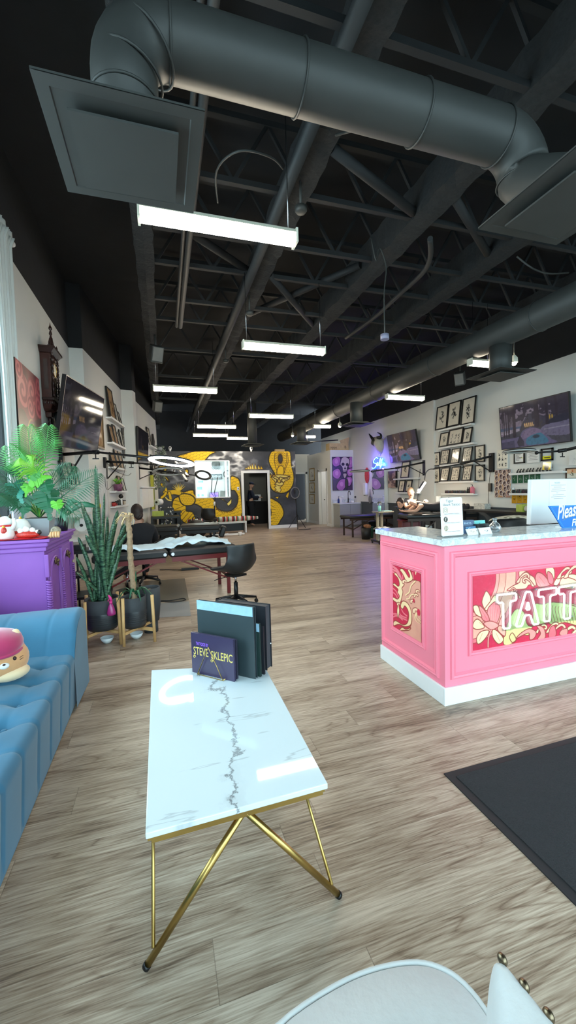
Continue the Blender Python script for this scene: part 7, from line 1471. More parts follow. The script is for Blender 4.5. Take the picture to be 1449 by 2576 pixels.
# rose painting
A=Art(90,106,.85,(150,90,92)); A.mix((A.noise(4,3)-.4)*1.6,(96,66,70)); PKR=(214,120,124);PKD=(160,70,80)
for cx,cy,r in ((.2,.72,.2),(.52,.78,.17),(.76,.66,.16),(.45,.58,.13),(.1,.92,.12),(.8,.9,.13)):
    for k in range(9): A.ell((cx+.02*math.cos(k*2.1)*r*5,cy+.02*math.sin(k*2.1)*r*5),r*(1-k*.105),r*(.9-k*.095),PKR if k%2==0 else PKD,k*.7)
A.poly([(0,0),(0,.45),(.2,.5),(.4,.4),(.85,.5),(.85,0)],(120,98,92),sm=4)
A.poly([(.35,.05),(.3,.3),(.45,.42),(.62,.35),(.66,.1),(.5,.0)],(98,84,84),sm=5)
for P in ([(.22,.0),(.25,.25),(.38,.42),(.5,.45)],[(.3,.0),(.34,.2),(.5,.4),(.62,.3)],[(.6,.0),(.66,.2),(.6,.38)],[(.7,.0),(.74,.2),(.68,.34)]): A.line(P,.012,(206,176,120),taper=1,sm=6)
picture('rose_painting','large painting of pink roses over gold strands, left wall beside the antique clock','painting',[(-1.397,4.70,1.86),(-1.397,5.53,1.86),(-1.397,5.53,2.84),(-1.397,4.70,2.84)],A,0,.055,M('canvas_edge_dark',(30,28,28),.8),normal=(1,0,0))
# antique wall clock
WN=M('dark_mahogany',(66,32,26),.35,nz=.3,ns=14); WN2=M('darker_mahogany',(48,24,20),.35,nz=.3,ns=14)
X0,X1,Y0,Y1=-1.398,-1.265,5.85,6.17; YMc=(Y0+Y1)/2
t=thing('antique_clock','ornate dark wooden antique wall clock between the rose painting and the left television','clock',(-1.39,YMc,2.65))
b_=part('case',G().box(X0,Y0,2.70,X1-.02,Y1,3.26),WN,t,world=True,bevel=.004); part('side_window',G().box(X0+.035,Y0-.004,2.80,X1-.05,Y0,3.18),M('side_glass',(70,56,54),.15),b_,world=True)
part('cornice',G().hexa([(X0,Y0-.02,3.26),(X1+.0,Y0-.02,3.26),(X1+.0,Y1+.02,3.26),(X0,Y1+.02,3.26)],[(X0,Y0-.05,3.31),(X1+.045,Y0-.05,3.31),(X1+.045,Y1+.05,3.31),(X0,Y1+.05,3.31)]).box(X0,Y0-.055,3.31,X1+.05,Y1+.055,3.335),WN2,t,world=True)
d_=part('door_glass',G().box(X1-.022,Y0+.05,2.76,X1-.012,Y1-.05,3.2),M('clock_glass',(60,56,52),.08),t,world=True)
part('dial',G().cyl((X1-.012,YMc,3.08),(X1-.006,YMc,3.08),.085,n=24),M('dial_ivory',(226,220,200),.5),d_,world=True); part('dial_ring',G().torus((X1-.006,YMc,3.08),.088,.008,(1,0,0),24,6),GOLD,d_,world=True)
part('pendulum',G().cyl((X1-.015,YMc,2.98),(X1-.015,YMc,2.84),.004).cyl((X1-.014,YMc,2.84),(X1-.008,YMc,2.84),.035,n=18),GOLD,d_,world=True)
for y in (Y0+.02,Y1-.02):
    pr=[]; z=2.72
    while z<3.25: pr+=[(.012,z),(.02,z+.012),(.012,z+.03),(.015,z+.05),(.010,z+.06)]; z+=.075
    part('turned_column',G().lathe(pr,(X1-.0,y,0),12),WN2,t,world=True)
part('lower_moulding',G().box(X0,Y0-.02,2.665,X1+.01,Y1+.02,2.70),WN2,t,world=True,bevel=.008)
part('base_bowl',G().loft([[Vector((X0,Y0+a,z)),Vector((X1-.01-a,Y0+a,z)),Vector((X1-.01-a,Y1-a,z)),Vector((X0,Y1-a,z))] for z,a in ((2.665,.0),(2.62,.01),(2.57,.035),(2.54,.075))],smooth=False),WN,t,world=True,bevel=.01)
for k in range(7): part('gadroon',G().ball((X1-.008,Y0+.03+k*.043,2.64),(.012,.016,.03),8),WN2,t,world=True)
for k in range(3): part('gadroon',G().ball((X0+.03+.04*k,Y0-.002,2.64),(.015,.012,.03),8),WN2,t,world=True)
part('bracket_block',G().box(X0,YMc-.05,2.47,X1-.06,YMc+.05,2.54),WN,t,world=True,bevel=.01); part('drop_finial',G().lathe([(.001,2.33),(.012,2.36),(.03,2.39),(.012,2.42),(.022,2.44),(.015,2.47)],(X0+.04,YMc,0),12),WN2,t,world=True)
part('crest_board',G().prism([(-.13,0),(.13,0),(.11,.04),(.07,.055),(.05,.1),(.03,.12),(.0,.16),(-.03,.12),(-.05,.1),(-.07,.055),(-.11,.04)],lambda a,b,d:(d,YMc+a,3.335+b),X1-.05,X1-.01),WN2,t,world=True)
for y,s in ((YMc,1),(Y0+.01,.55),(Y1-.01,.55)): part('crest_finial',G().lathe([(.001,.26),(.007,.22),(.02,.19),(.022,.175),(.008,.155),(.016,.13),(.02,.11),(.01,.09),(.015,.07),(.018,.04),(.02,0)][::-1],(X1-.03,y,3.335+(.10 if s==1 else -.0)),12) if s==1 else G().lathe([(.015,0),(.02,.03),(.008,.05),(.014,.07),(.001,.11)],(X1-.0,y,3.335),12),WN2,t,world=True)
# televisions
tv('left wall television nearest the camera, showing a dark forest beside the antique clock',[(-1.227,5.688,2.067),(-.982,7.217,2.123),(-.822,7.159,2.997),(-1.068,5.63,2.941)],tv_art(2,.62),(-1.38,6.4,2.5))
tv('second television on the left wall near the mural, reflecting the yellow dragon',[(-.54,10.58,2.212),(-.335,11.942,2.223),(-.30,11.93,3.112),(-.50,10.57,3.101)],tv_art(3,.5),(-.62,11.2,2.6))
def Aw(y,z,d=0):
    s=(y-LA.y)/(LB.y-LA.y); p=LA.lerp(LB,s)+NA*d; return Vector((p.x,p.y,z))
def Bw(y,z,d=0):
    s=(y-LE.y)/(LF.y-LE.y); p=LE.lerp(LF,s)+NB*d; return Vector((p.x,p.y,z))
def ledge(label,W,y0,y1,z,dep=.11):
    t=thing('picture_ledge',label,'shelf',W(y0,z,0),0,'white picture ledges'); a,b=W(y0,z-.03,0.002),W(y1,z-.03,.002); c,d=W(y1,z-.03,dep),W(y0,z-.03,dep); up=Vector((0,0,.03))
    part('board',G().hexa([a,d,c,b],[a+up,d+up,c+up,b+up]),WHITE,t,world=True); part('lip',G().hexa([W(y0,z,dep-.008),W(y0,z,dep),W(y1,z,dep),W(y1,z,dep-.008)],[W(y0,z+.012,dep-.008),W(y0,z+.012,dep),W(y1,z+.012,dep),W(y1,z+.012,dep-.008)]),WHITE,t,world=True)
def leaning(label,W,y0,y1,z,h,kind=1,seed=1,fm=None,dep=.085,nm='framed_print',art=None,fw=.025,top=.02):
    q=[W(y0,z,dep),W(y1,z,dep),W(y1,z+h,top),W(y0,z+h,top)]; asp=(y1-y0)/h
    return picture(nm,label,'picture',q,art or flash_art(kind,seed,asp),fw,.02,fm or FRK,artm=GLS,normal=(1,-.15,0))
def warm(seed,asp): A=Art(30,int(30/asp),asp,(190,160,120)); A.mix((A.noise(6,seed)-.4)*2,(110,80,60)); A.mix((A.noise(9,seed+1)-.5)*2,(210,150,130)); return A
nmz=['top','second','third','fourth','lowest']
for k,z in enumerate((3.02,2.51,2.01,1.51,1.20)): ledge(nmz[k]+' white ledge of the rack on the left wall past the nearest television',Aw,8.95,10.22,z)
leaning('tallest framed print on the top ledge of the left rack',Aw,8.98,9.42,3.02,.62,1,41,art=warm(1,.7)); leaning('middle framed print on the top ledge of the left rack',Aw,9.46,9.72,3.02,.40,1,42); leaning('smallest framed print on the top ledge of the left rack',Aw,9.78,9.98,3.02,.28,1,43)
leaning('warm coloured framed print, first on the second ledge of the left rack',Aw,8.97,9.28,2.51,.36,1,44,art=warm(4,.85)); leaning('tall framed print, second on the second ledge of the left rack',Aw,9.30,9.56,2.51,.42,1,45,art=warm(6,.6)); leaning('low framed print, third on the second ledge of the left rack',Aw,9.60,9.84,2.51,.30,1,46); leaning('narrow framed print at the end of the second ledge of the left rack',Aw,9.9,10.12,2.51,.40,1,47)
leaning('wide pale print, first on the third ledge of the left rack',Aw,8.98,9.34,2.01,.30,1,48,art=warm(8,1.1)); leaning('tall print, second on the third ledge of the left rack',Aw,9.36,9.66,2.01,.40,1,49,art=warm(9,.7)); leaning('tall print, last on the third ledge of the left rack',Aw,9.7,10.0,2.01,.40,1,50,art=warm(10,.7))
leaning('pale print, left on the fourth ledge of the left rack',Aw,9.5,9.8,1.51,.34,1,51,art=warm(12,.8)); leaning('pale print, right on the fourth ledge of the left rack',Aw,9.82,10.1,1.51,.30,1,52)
p=Aw(9.22,1.51,.11); t=thing('potted_plant','small purple pot with bright green leaves on the fourth ledge of the left rack','plant',p); part('pot',G().lathe([(.001,0),(.07,0),(.10,.15),(.09,.15)],n=18),M('purple_pot',(120,70,100),.5,nz=.4,ns=30),t)
g=G(); rs=random.Random(2)
for k in range(22): a=rs.uniform(0,6.28); g.tube([(0.03*math.cos(a),.03*math.sin(a),.14),(.07*math.cos(a),.07*math.sin(a),.22),(.11*math.cos(a),.11*math.sin(a),.20+.08*rs.random())],[.006,.016,.002],5,flat=.3)
part('foliage',g,LY,t)
for k,(y,c,h,lb) in enumerate(((9.02,(170,40,40),.08,'red tin on the lowest ledge of the left rack'),(9.14,(150,36,36),.06,'flat red box on the lowest ledge of the left rack'),(9.3,(40,44,50),.09,'dark jar on the lowest ledge of the left rack'),(9.46,(60,70,60),.10,'greenish jar on the lowest ledge of the left rack'),(9.62,(220,216,205),.12,'white jar on the lowest ledge of the left rack'),(9.78,(120,100,80),.10,'brown jar on the lowest ledge of the left rack'),(9.95,(200,190,175),.09,'cream jar at the end of the lowest ledge of the left rack'))):
    p=Aw(y,1.20,.06); t=thing('jar',lb,'jar',p); part('body',G().cyl((0,0,0),(0,0,h),.04,n=14),M('jar_%d'%k,c,.4,nz=.2),t); part('lid',G().cyl((0,0,h),(0,0,h+.015),.042,n=14),BPL,t)
p=Aw(9.56,1.20,.055); t=thing('camera_figurine','black and white round headed figurine on the lowest ledge of the left rack','figurine',(p.x+.03,p.y,1.20+.0)); part('body',G().tube([(0,0,.0),(0,0,.16)],[.03,.02],10),WHITE,t); part('head',G().ball((0,0,.2),.05,12),BPL,t)
# tall warm frames with glare beside the first television
q=[Aw(8.0,2.32,.01),Aw(8.62,2.32,.01),Aw(8.62,2.98,.01),Aw(8.0,2.98,.01)]
picture('framed_print','gold framed glazed print half hidden behind the nearest left television','picture',q,warm(20,.94),.03,.03,M('thin_dark_gold',(96,78,50),.4),artm=GLS,normal=(1,-.15,0))
leaning('narrow framed print hung at the end of the rack beside the boxed column',Aw,10.26,10.42,2.3,.75,1,53,dep=.02,top=.02)
# frames behind the palm
ledge('short white ledge behind the palm on the left wall',lambda y,z,d=0:Vector((XL+d,y,z)),6.3,7.6,1.60)
SW=lambda y,z,d=0:Vector((XL+d,y,z))
for y0,y1,h,lb,s in ((6.45,6.78,.36,'framed print left of three behind the palm fronds',61),(6.85,7.15,.30,'framed print middle of three behind the palm fronds, with black print',62),(7.2,7.5,.36,'framed print right of three behind the palm fronds',63)): leaning(lb,SW,y0,y1,1.60,h,1,s)
# dispenser unit, towel roll under it
t=thing('towel_holder','white wall unit with a paper towel roll behind the snake plant leaves','dispenser',(-1.30,7.2,1.0)); part('shelf_board',G().box(-.1,-.5,.12,.12,.42,.16),WHITE,t); part('shelf_board',G().box(-.1,-.5,-.25,.12,.42,-.21),WHITE,t); part('roll',G().cyl((.05,-.1,-.03),(.05,.15,-.03),.10,n=22),PAPER,t); part('roll_core',G().cyl((.05,-.105,-.03),(.05,.155,-.03),.025,n=12),BPL,t)
solo('cloth_drape',G().grid(lambda u,v:(Aw(7.95+.5*u,1.0+.95*v,.06+.02*math.sin(u*20)+.02*(1-v))[:]),30,10),M('pale_drape',(206,204,204),.9),'pale cloth hanging on the left wall between the snake plant and the rack','cloth',solid=.004)
p=Aw(7.9,1.25,.05); solo('toy_flower',G().ball(p,(.05,.05,.06),10),M('yellow_plastic',(236,206,40),.5),'yellow plastic toy above the snake plant leaves','toy')
# arms with ring lights
P1=Vector((XL,6.62,1.98)); c1_=ony(432,1162,4.9)
swing('longest ring light arm, its glowing white ring hanging over the sheeted table',P1,(1,0,0),[(XL+.06,6.62,2.05),ony(240,1137,5.95),ony(383,1152,5.02)],(c1_.x,c1_.y,c1_.z),.23,True,(.14,.10,1),.5)
P2=onA(262,1178); c2_=ony(425,1180,7.7)
swing('second ring light arm past the nearest left television, ring switched off',(P2.x,P2.y,P2.z),(NA.x,NA.y,0),[P2+NA*.06+Vector((0,0,.13)),ony(330,1164,8.35),ony(393,1169,7.9)],(c2_.x,c2_.y,c2_.z-.05),.26,False,(.02,.2,1),.42)
P3=onB(346,1190); c3_=ony(511,1196,10.4)
ARM3=swing('third ring light arm near the mural, tilted dark ring with bright rim',(P3.x,P3.y,P3.z),(NB.x,NB.y,0),[P3+NB*.06+Vector((0,0,.13)),ony(430,1188,10.9),ony(492,1196,10.5)],(c3_.x,c3_.y,c3_.z),.18,False,(.15,-.75,1),.36)
P4=onB(378,1190); swing('short fourth arm bracket nearest the mural on the left wall',(P4.x,P4.y,P4.z),(NB.x,NB.y,0),[P4+NB*.06+Vector((0,0,.13)),ony(405,1188,12.6),ony(420,1187,12.2)],None,.18,False,(0,0,1),.4)
# two slim white light bars
for (a,b,lb) in (((441,1162),(471,1196),'upper slim silver light bar under the glowing ring'),((443,1172),(468,1208),'lower slim silver light bar under the glowing ring')):
    p0,p1=ony(*a,10.5),ony(*b,10.3); h_=part('light_bar',G().beam(p0,p1,.10,.035).tube([p0,ony(436,1186,10.85)],.012,6),M('silver',(170,172,175),.3,metal=.7),ARM3,world=True,label='slim silver light bar'); part('end_cap',G().beam(p1,p1+(p1-p0).normalized()*.03,.105,.04),BLK,h_,world=True)
for pts,lb in (([(268,1164),(290,1185),(320,1196),(330,1190)],'cable sagging from the second arm to the third bracket'),([(316,1170),(310,1195),(290,1215),(272,1232)],'cable falling from the second arm across the fourth ledge'),([(264,1200),(266,1225),(270,1232)],'cable under the second arm bracket')):
    cable('lamp_cable',[onA(x,y,.20) for x,y in pts],.005,lb,BPL)
p=onA(267,1220,.06); solo('power_adapter',G().box(p.x-.02,p.y-.03,p.z-.08,p.x+.02,p.y+.03,p.z+.08),BPL,'black power adapter hanging under the second arm bracket','adapter')
# ---- cluttered far station on the last stretch ----
ledge('upper white ledge beside the second left television',Bw,12.8,13.9,2.88,.16); ledge('white ledge with hanging plant near the mural corner',Bw,13.0,14.2,2.15,.16)
for y0,y1,z,h,s,lb in ((12.85,13.2,2.88,.55,71,'framed print standing on the upper ledge beside the second left television'),(13.3,13.6,2.15,.5,72,'pale print on the ledge near the mural corner, left one'),(13.65,13.95,2.15,.5,73,'pale print on the ledge near the mural corner, right one')): leaning(lb,Bw,y0,y1,z,h,1,s)
p=Bw(13.55,2.88,.08); t=thing('figure_group','dark spindly figurine group on the upper ledge beside the second left television','figurine',p); 
for k in range(3): part('figure',G().tube([(0,.12*k-.12,0),(.01,.12*k-.12,.2),(0,.12*k-.10,.42)],[.04,.05,.03],8),M('figurine_dark'),t)
for k,(yy,z0,dz,lb) in enumerate(((13.9,2.88,-.55,'trailing grey green plant at the end of the upper ledge near the mural'),(13.75,2.15,-.7,'hanging green plant below the lower ledge near the mural'))):
    p=Bw(yy,z0,.22); t=thing('hanging_plant',lb,'plant',p); rs=random.Random(k+4); part('pot',G().lathe([(.001,-.05),(.07,-.05),(.09,.05),(.08,.05)],n=14),M('grey_planter'),t)
    for j in range(7):
        a=rs.uniform(0,6.28); pts=[(.05*math.cos(a),.05*math.sin(a),.05)]; 
        for m in range(6): q=pts[-1]; pts.append((q[0]+.04*math.cos(a)*(m<2),q[1]+.04*math.sin(a)*(m<2)+rs.uniform(-.02,.02),q[2]+dz/6*(m>0)))
        g=G().tube(pts,.006,5)
        for q in pts[1:]:
            for s in range(3): g.ball((q[0]+rs.uniform(-.05,.05),q[1]+rs.uniform(-.05,.05),q[2]+rs.uniform(-.04,.04)),(.035,.028,.008),6,(rs.uniform(0,3),rs.uniform(0,3),0))
        part('trailing_stem',g,M('dull_leaf',(96,124,96) if k else (120,132,116),.6,nz=.3),t)
t=thing('wall_cabinet','white cabinet low on the left wall left of the mural with stacked panels','cabinet',Bw(12.0,1.2,.0)); 
for y0,y1,z0,z1 in ((11.1,13.1,1.6,1.64),(11.2,12.0,1.05,1.58),(12.02,12.8,1.05,1.58)): part('panel' if z1-z0>.1 else 'shelf_board',G().hexa([Bw(y0,z0,.01),Bw(y0,z0,.16),Bw(y1,z0,.16),Bw(y1,z0,.01)],[Bw(y0,z1,.01),Bw(y0,z1,.16),Bw(y1,z1,.16),Bw(y1,z1,.01)]),WHITE,t,world=True)
for k,(yy,c,lb) in enumerate(((13.0,(190,190,60),'yellow green upright board on the left wall beside the mural'),(13.15,(120,130,60),'olive upright board beside the yellow green one'))):
    solo('upright_board',G().hexa([Bw(yy,.95,.05),Bw(yy,.95,.12),Bw(yy+.1,.95,.12),Bw(yy+.1,.95,.05)],[Bw(yy,2.0,.05),Bw(yy,2.0,.12),Bw(yy+.1,2.0,.12),Bw(yy+.1,2.0,.05)]),M('board_%d'%k,c,.6,nz=.2),lb,'board')
t=thing('work_desk','black work desk in front of the mural left end','desk',(.22,13.75,0)); part('desktop',G().box(-.36,-.35,.80,.36,.35,.85),BPL,t); part('side_panel',G().box(-.36,-.33,0,-.31,.33,.80),BPL,t); part('front_panel',G().box(-.31,.2,.3,.34,.23,.8),BPL,t); part('side_panel',G().box(.2,-.33,0,.25,.33,.80),BPL,t)
A=Art(60,80,.75,(34,34,38)); rs=random.Random(12)
for k in range(46): A.ell((rs.uniform(.05,.7),rs.uniform(.05,.95)),rs.uniform(.02,.06),rs.uniform(.02,.05),rs.choice([(210,210,206),(160,160,160),(190,186,90),(230,228,220),(60,60,64)]),rs.uniform(0,3))
a,b=ony(405,1325,12.85),ony(437,1278,12.85); t=thing('sticker_cabinet','black cabinet covered with white stickers before the left end of the mural','cabinet',((a.x+b.x)/2,13.1,0))
part('body',G().box(a.x,12.87,0,b.x,13.3,b.z),BPL,t,world=True); artpart('sticker_front',A,[(a.x,12.866,.25),(b.x,12.866,.25),(b.x,12.866,b.z),(a.x,12.866,b.z)],art_mat('sticker_print',.5),t)
p=ony(399,1263,13.2); t=thing('towel_roll','white paper towel roll on a black holder by the mural left end','roll',p); part('roll',G().cyl((-.06,-.12,0),(.06,.1,0),.10,n=20),PAPER,t); part('core',G().cyl((-.065,-.13,0),(.065,.11,0),.035,n=12),BPL,t); part('holder',G().cyl((0,0,0),(0,0,-(p.z-.85)),.02),BLK,t)
for k,(px,py,lb) in enumerate(((405,1282,'white cup on the black work desk'),(424,1284,'small white figure on the black work desk'),(430,1288,'tiny skull ornament at the right of the black work desk'))): p=ony(px,py,13.6); solo('desk_item',G().lathe([(.001,0),(.035,0),(.04,.10),(.02,.14),(.001,.15)],(p.x,13.6,.851),12),WHITE,lb,'ornament')
solo('lime_box',G().box(-.30,12.3,.78,.02,12.55,.92),M('lime_box'),'lime green box beside the head of the seated person','box'); t=thing('black_counter','long black counter beyond the seated person','counter',(-.05,12.3,0)); part('worktop',G().box(-.28,-.6,.73,.5,.3,.78),BPL,t); part('side_panel',G().box(-.28,-.6,0,-.23,.3,.73),BPL,t)
t=thing('bag','black padded bag on the floor beyond the second table','bag',(.95,12.75,0)); part('body',G().ball((0,0,.3),(.35,.2,.3),16),SHB if 'SHB' in globals() else BPL,t); part('handle',G().torus((0,0,.6),.1,.015,(0,1,0),16,6),BPL,t)
# framed monitor-like black board under the window of the mural is covered by the bench
# ================= people =================
SKIN=M('skin',(222,172,146),.55,nz=.05,ns=30); SKIN2=M('skin_light',(228,178,152),.55,nz=.05,ns=30)
SHB=M('black_knit',(24,26,32),.9,nz=.2,ns=60); SHK=M('black_jersey',(44,38,40),.9,nz=.12,ns=60); SHD=M('dark_jersey',(50,46,50),.85,nz=.15,ns=80); NAVYJ=M('navy_jacket',(28,36,56),.8,nz=.2,ns=20); TRS=M('dark_trousers',(36,36,42),.85)
def skin(name,J,E_,mat,parent,root,lvl=2,rad=1,extra=0):
    "one continuous surface grown over a joint skeleton"
    names=list(J); me=bpy.data.meshes.new(name); me.from_pydata([J[k][0] for k in names],[(names.index(a),names.index(b)) for a,b in E_],[])
    ob=bpy.data.objects.new(name,me); COL.objects.link(ob); me.materials.append(mat)
    md=ob.modifiers.new('k','SKIN'); md.use_smooth_shade=True; md.branch_smoothing=.6
    for k,v in zip(names,me.skin_vertices[0].data):
        r=J[k][1]; r=(r,r) if not isinstance(r,tuple) else r; v.radius=(r[0]*rad+extra,r[1]*rad+extra); v.use_root=(k==root)
    s=ob.modifiers.new('u','SUBSURF'); s.levels=lvl; s.render_levels=lvl; ob.parent=parent; return ob
def hand_fingers(J,E_,wrist,side,dirv,palm_n,curl=.5,s=1.0):
    d=Vector(dirv).normalized(); n=Vector(palm_n).normalized(); a=d.cross(n); w=Vector(J[wrist][0]); p=w+d*.055*s; J[side+'palm']=(tuple(p),.024*s); E_.append((wrist,side+'palm'))
    for i,(o,l) in enumerate(((-.03,.062),(-.01,.072),(.01,.068),(.03,.052))):
        b=p+a*o*s+d*.03*s; m=b+(d*(1-curl*.5)+n*curl*.6)*l*.5*s; t=m+(d*(1-curl)+n*curl)*l*.5*s
        for k,q,r in (('a',b,.0105),('b',m,.0095),('c',t,.008)): J[f'{side}f{i}{k}']=(tuple(q),r*s)
        E_+=[(side+'palm',f'{side}f{i}a'),(f'{side}f{i}a',f'{side}f{i}b'),(f'{side}f{i}b',f'{side}f{i}c')]
    b=w+d*.03*s-a*.035*s; t=b+(d*.7-a*.5+n*.4)*.05*s; J[side+'t1']=(tuple(b),.012*s);J[side+'t2']=(tuple(t),.009*s); E_+=[(wrist,side+'t1'),(side+'t1',side+'t2')]
def face(t,c,fw,up,s=1.0,hair=None,hairm=None,skinm=SKIN,must=None,short=True):
    "head details around head centre c, looking along fw"
    c=Vector(c);f=Vector(fw).normalized();u=Vector(up);u=(u-f*u.dot(f)).normalized();r=f.cross(u); R=Matrix((r,f,u)).transposed(); P=lambda a,b,d:c+r*a*s+f*b*s+u*d*s
    part('head',G().ball(c,(.076*s,.096*s,.118*s),20,R),skinm,t,world=True); part('jaw',G().ball(P(0,.022,-.065),(.056*s,.068*s,.058*s),16,R),skinm,t,world=True)
    part('nose',G().tube([P(0,.092,.022),P(0,.112,-.018),P(0,.098,-.026)],[.008*s,.014*s,.009*s],8),skinm,t,world=True)
    for sg in(-1,1):
        part('eye',G().ball(P(sg*.03,.087,.016),(.012*s,.008*s,.006*s),10,R),M('eye_dark',(40,30,28),.3),t,world=True); part('ear',G().ball(P(sg*.078,-.005,-.005),(.012*s,.022*s,.032*s),10,R),skinm,t,world=True)
        part('eyebrow',G().tube([P(sg*.016,.094,.034),P(sg*.045,.085,.036)],.004*s,5),hairm or BPL,t,world=True)
    part('mouth',G().ball(P(0,.088,-.062),(.022*s,.008*s,.006*s),10,R),M('lips',(170,90,84),.5),t,world=True)
    return P,R
# --- man tattooing, seated behind the treatment table ---
mx,my=6.0,9.0
t=thing('person','balding fair-haired man with moustache in black T-shirt seated behind the lying woman','person',(mx,my,0),.15)
Jm={'pelvis':((0,0,.52),(.15,.12)),'belly':((0,-.03,.66),(.145,.11)),'chest':((0,-.07,.84),(.15,.115)),'neck0':((0,-.10,.96),(.07,.065)),'neck1':((0,-.13,1.03),.055),'skull':((0,-.155,1.12),(.06,.07)),
 'shl':((-.19,-.08,.90),.065),'ell':((-.25,-.26,.74),.047),'wrl':((-.16,-.48,.90),.03),'shr':((.19,-.08,.90),.065),'elr':((.27,-.26,.74),.047),'wrr':((.10,-.50,.93),.03),
 'hipl':((-.10,0,.50),.10),'knl':((-.14,-.40,.50),.07),'anl':((-.16,-.38,.09),.045),'tol':((-.17,-.52,.04),.035),'hipr':((.10,0,.50),.10),'knr':((.16,-.38,.50),.07),'anr':((.2,-.34,.09),.045),'tor':((.21,-.48,.04),.035)}
Jm={k:((v[0][0],v[0][1]-(.04 if v[0][2]>.8 else 0),v[0][2]+(.0 if k[:2] in('an','to') else .13 if v[0][2]<.6 else .17)),v[1]) for k,v in Jm.items()}
Em=[('pelvis','belly'),('belly','chest'),('chest','neck0'),('neck0','neck1'),('neck1','skull'),('chest','shl'),('shl','ell'),('ell','wrl'),('chest','shr'),('shr','elr'),('elr','wrr'),('pelvis','hipl'),('hipl','knl'),('knl','anl'),('anl','tol'),('pelvis','hipr'),('hipr','knr'),('knr','anr'),('anr','tor')]
Jb,Eb=dict(Jm),list(Em); hand_fingers(Jb,Eb,'wrl','l',(.5,-.8,-.1),(0,0,-1)); hand_fingers(Jb,Eb,'wrr','r',(-.4,-.8,-.2),(0,0,-1)); skin('body',Jb,Eb,SKIN2,t,'pelvis')
sub=lambda J,ks:{k:J[k] for k in ks}
Js=sub(Jm,['pelvis','belly','chest','neck0','shl','shr']); mid=lambda a,b,r:(tuple((Vector(Jm[a][0])+Vector(Jm[b][0]))/2),r); Js['sl']=mid('shl','ell',.062); Js['sr']=mid('shr','elr',.062)
skin('t_shirt',Js,[('pelvis','belly'),('belly','chest'),('chest','neck0'),('chest','shl'),('shl','sl'),('chest','shr'),('shr','sr')],SHB,t,'pelvis',extra=.034)
skin('trousers',sub(Jm,['pelvis','hipl','knl','anl','hipr','knr','anr']),[('pelvis','hipl'),('hipl','knl'),('knl','anl'),('pelvis','hipr'),('hipr','knr'),('knr','anr')],TRS,t,'pelvis',extra=.012)
W_m=lambda v:(Matrix.Translation(t.location)@t.rotation_euler.to_matrix().to_4x4())@Vector(v)
bpy.context.view_layer.update()
HAIRG=M('sandy_hair',(206,168,130),.8,nz=.2,ns=90); hc=Vector((5.98,8.80,1.295)); P,R=face(t,hc,(-.42,-.86,-.34),(-.15,-.3,1),1.0,hairm=HAIRG,skinm=SKIN2)
g=G()
for sg in(-1,1): g.ball(P(sg*.058,-.025,.02),(.022,.055,.055),12,R)
g.ball(P(0,-.024,.030),(.075,.088,.100),18,R); part('hair',g,HAIRG,t,world=True); part('moustache',G().tube([P(-.03,.088,-.05),P(0,.104,-.04),P(.03,.088,-.05)],[.007,.014,.007],6),M('grey_brown_moustache',(120,92,76),.8),t,world=True)
# --- woman lying prone on the table, propped on forearms ---
ax=Vector((.964,-.266,0)); pe=Vector((.266,.964,0)); o=Vector((5.46,8.30,.81))
t=thing('person','dark-haired woman in a black sleeveless suit lying face down on the table holding a phone','person',(5.95,8.15,.81),math.atan2(ax.y,ax.x))
# local x runs from head to feet along the table, y away from the camera
Jw={'pelvis':((.33,0,.13),(.15,.12)),'waist':((.12,0,.115),(.12,.09)),'chest':((-.12,0,.16),(.125,.095)),'neck0':((-.27,.0,.22),(.055,.05)),'neck1':((-.33,0,.24),.046),'skull':((-.40,0,.25),.05),
 'shl':((-.18,-.17,.17),.055),'ell':((-.33,-.25,.06),.04),'wrl':((-.56,-.13,.055),.026),'shr':((-.18,.16,.17),.055),'elr':((-.33,.22,.05),.04),'wrr':((-.55,.06,.05),.026),
 'hipl':((.45,-.09,.11),.09),'knl':((.77,-.10,.08),.06),'anl':((.96,-.09,.10),.038),'tol':((.97,-.09,.2),.03),'hipr':((.45,.09,.11),.09),'knr':((.77,.10,.08),.06),'anr':((.96,.10,.10),.038),'tor':((.97,.1,.2),.03),'bum':((.40,0,.20),.085)}
Ew=[('pelvis','waist'),('waist','chest'),('chest','neck0'),('neck0','neck1'),('neck1','skull'),('chest','shl'),('shl','ell'),('ell','wrl'),('chest','shr'),('shr','elr'),('elr','wrr'),('pelvis','hipl'),('hipl','knl'),('knl','anl'),('anl','tol'),('pelvis','hipr'),('hipr','knr'),('knr','anr'),('anr','tor'),('pelvis','bum')]
Jb,Eb=dict(Jw),list(Ew); hand_fingers(Jb,Eb,'wrl','l',(-1,.35,.2),(0,.3,1),.6,.9); hand_fingers(Jb,Eb,'wrr','r',(-1,-.3,.2),(0,-.3,1),.6,.9); skin('body',Jb,Eb,SKIN,t,'pelvis')
skin('bodysuit',sub(Jw,['pelvis','waist','chest','neck0','hipl','knl','anl','hipr','knr','anr','bum','tol','tor']),[('pelvis','waist'),('waist','chest'),('chest','neck0'),('pelvis','hipl'),('hipl','knl'),('knl','anl'),('pelvis','hipr'),('hipr','knr'),('knr','anr'),('anl','tol'),('anr','tor'),('pelvis','bum')],SHD,t,'pelvis',extra=.024)
Mw=Matrix.Translation(t.location)@t.rotation_euler.to_matrix().to_4x4(); hc=Mw@Vector((-.43,-.01,.24)); hc=ony(1007,1266,hc.y); HB=M('dark_brown_hair',(46,28,24),.6,nz=.25,ns=70)
P,R=face(t,hc,(-.85,-.45,-.42),(-.35,-.2,1),.92,hairm=HB)
g=G(); g.ball(P(0,-.022,.03),(.080,.092,.108),20,R); g.ball(P(.01,-.07,-.03),(.07,.06,.09),16,R); part('hair',g,HB,t,world=True)
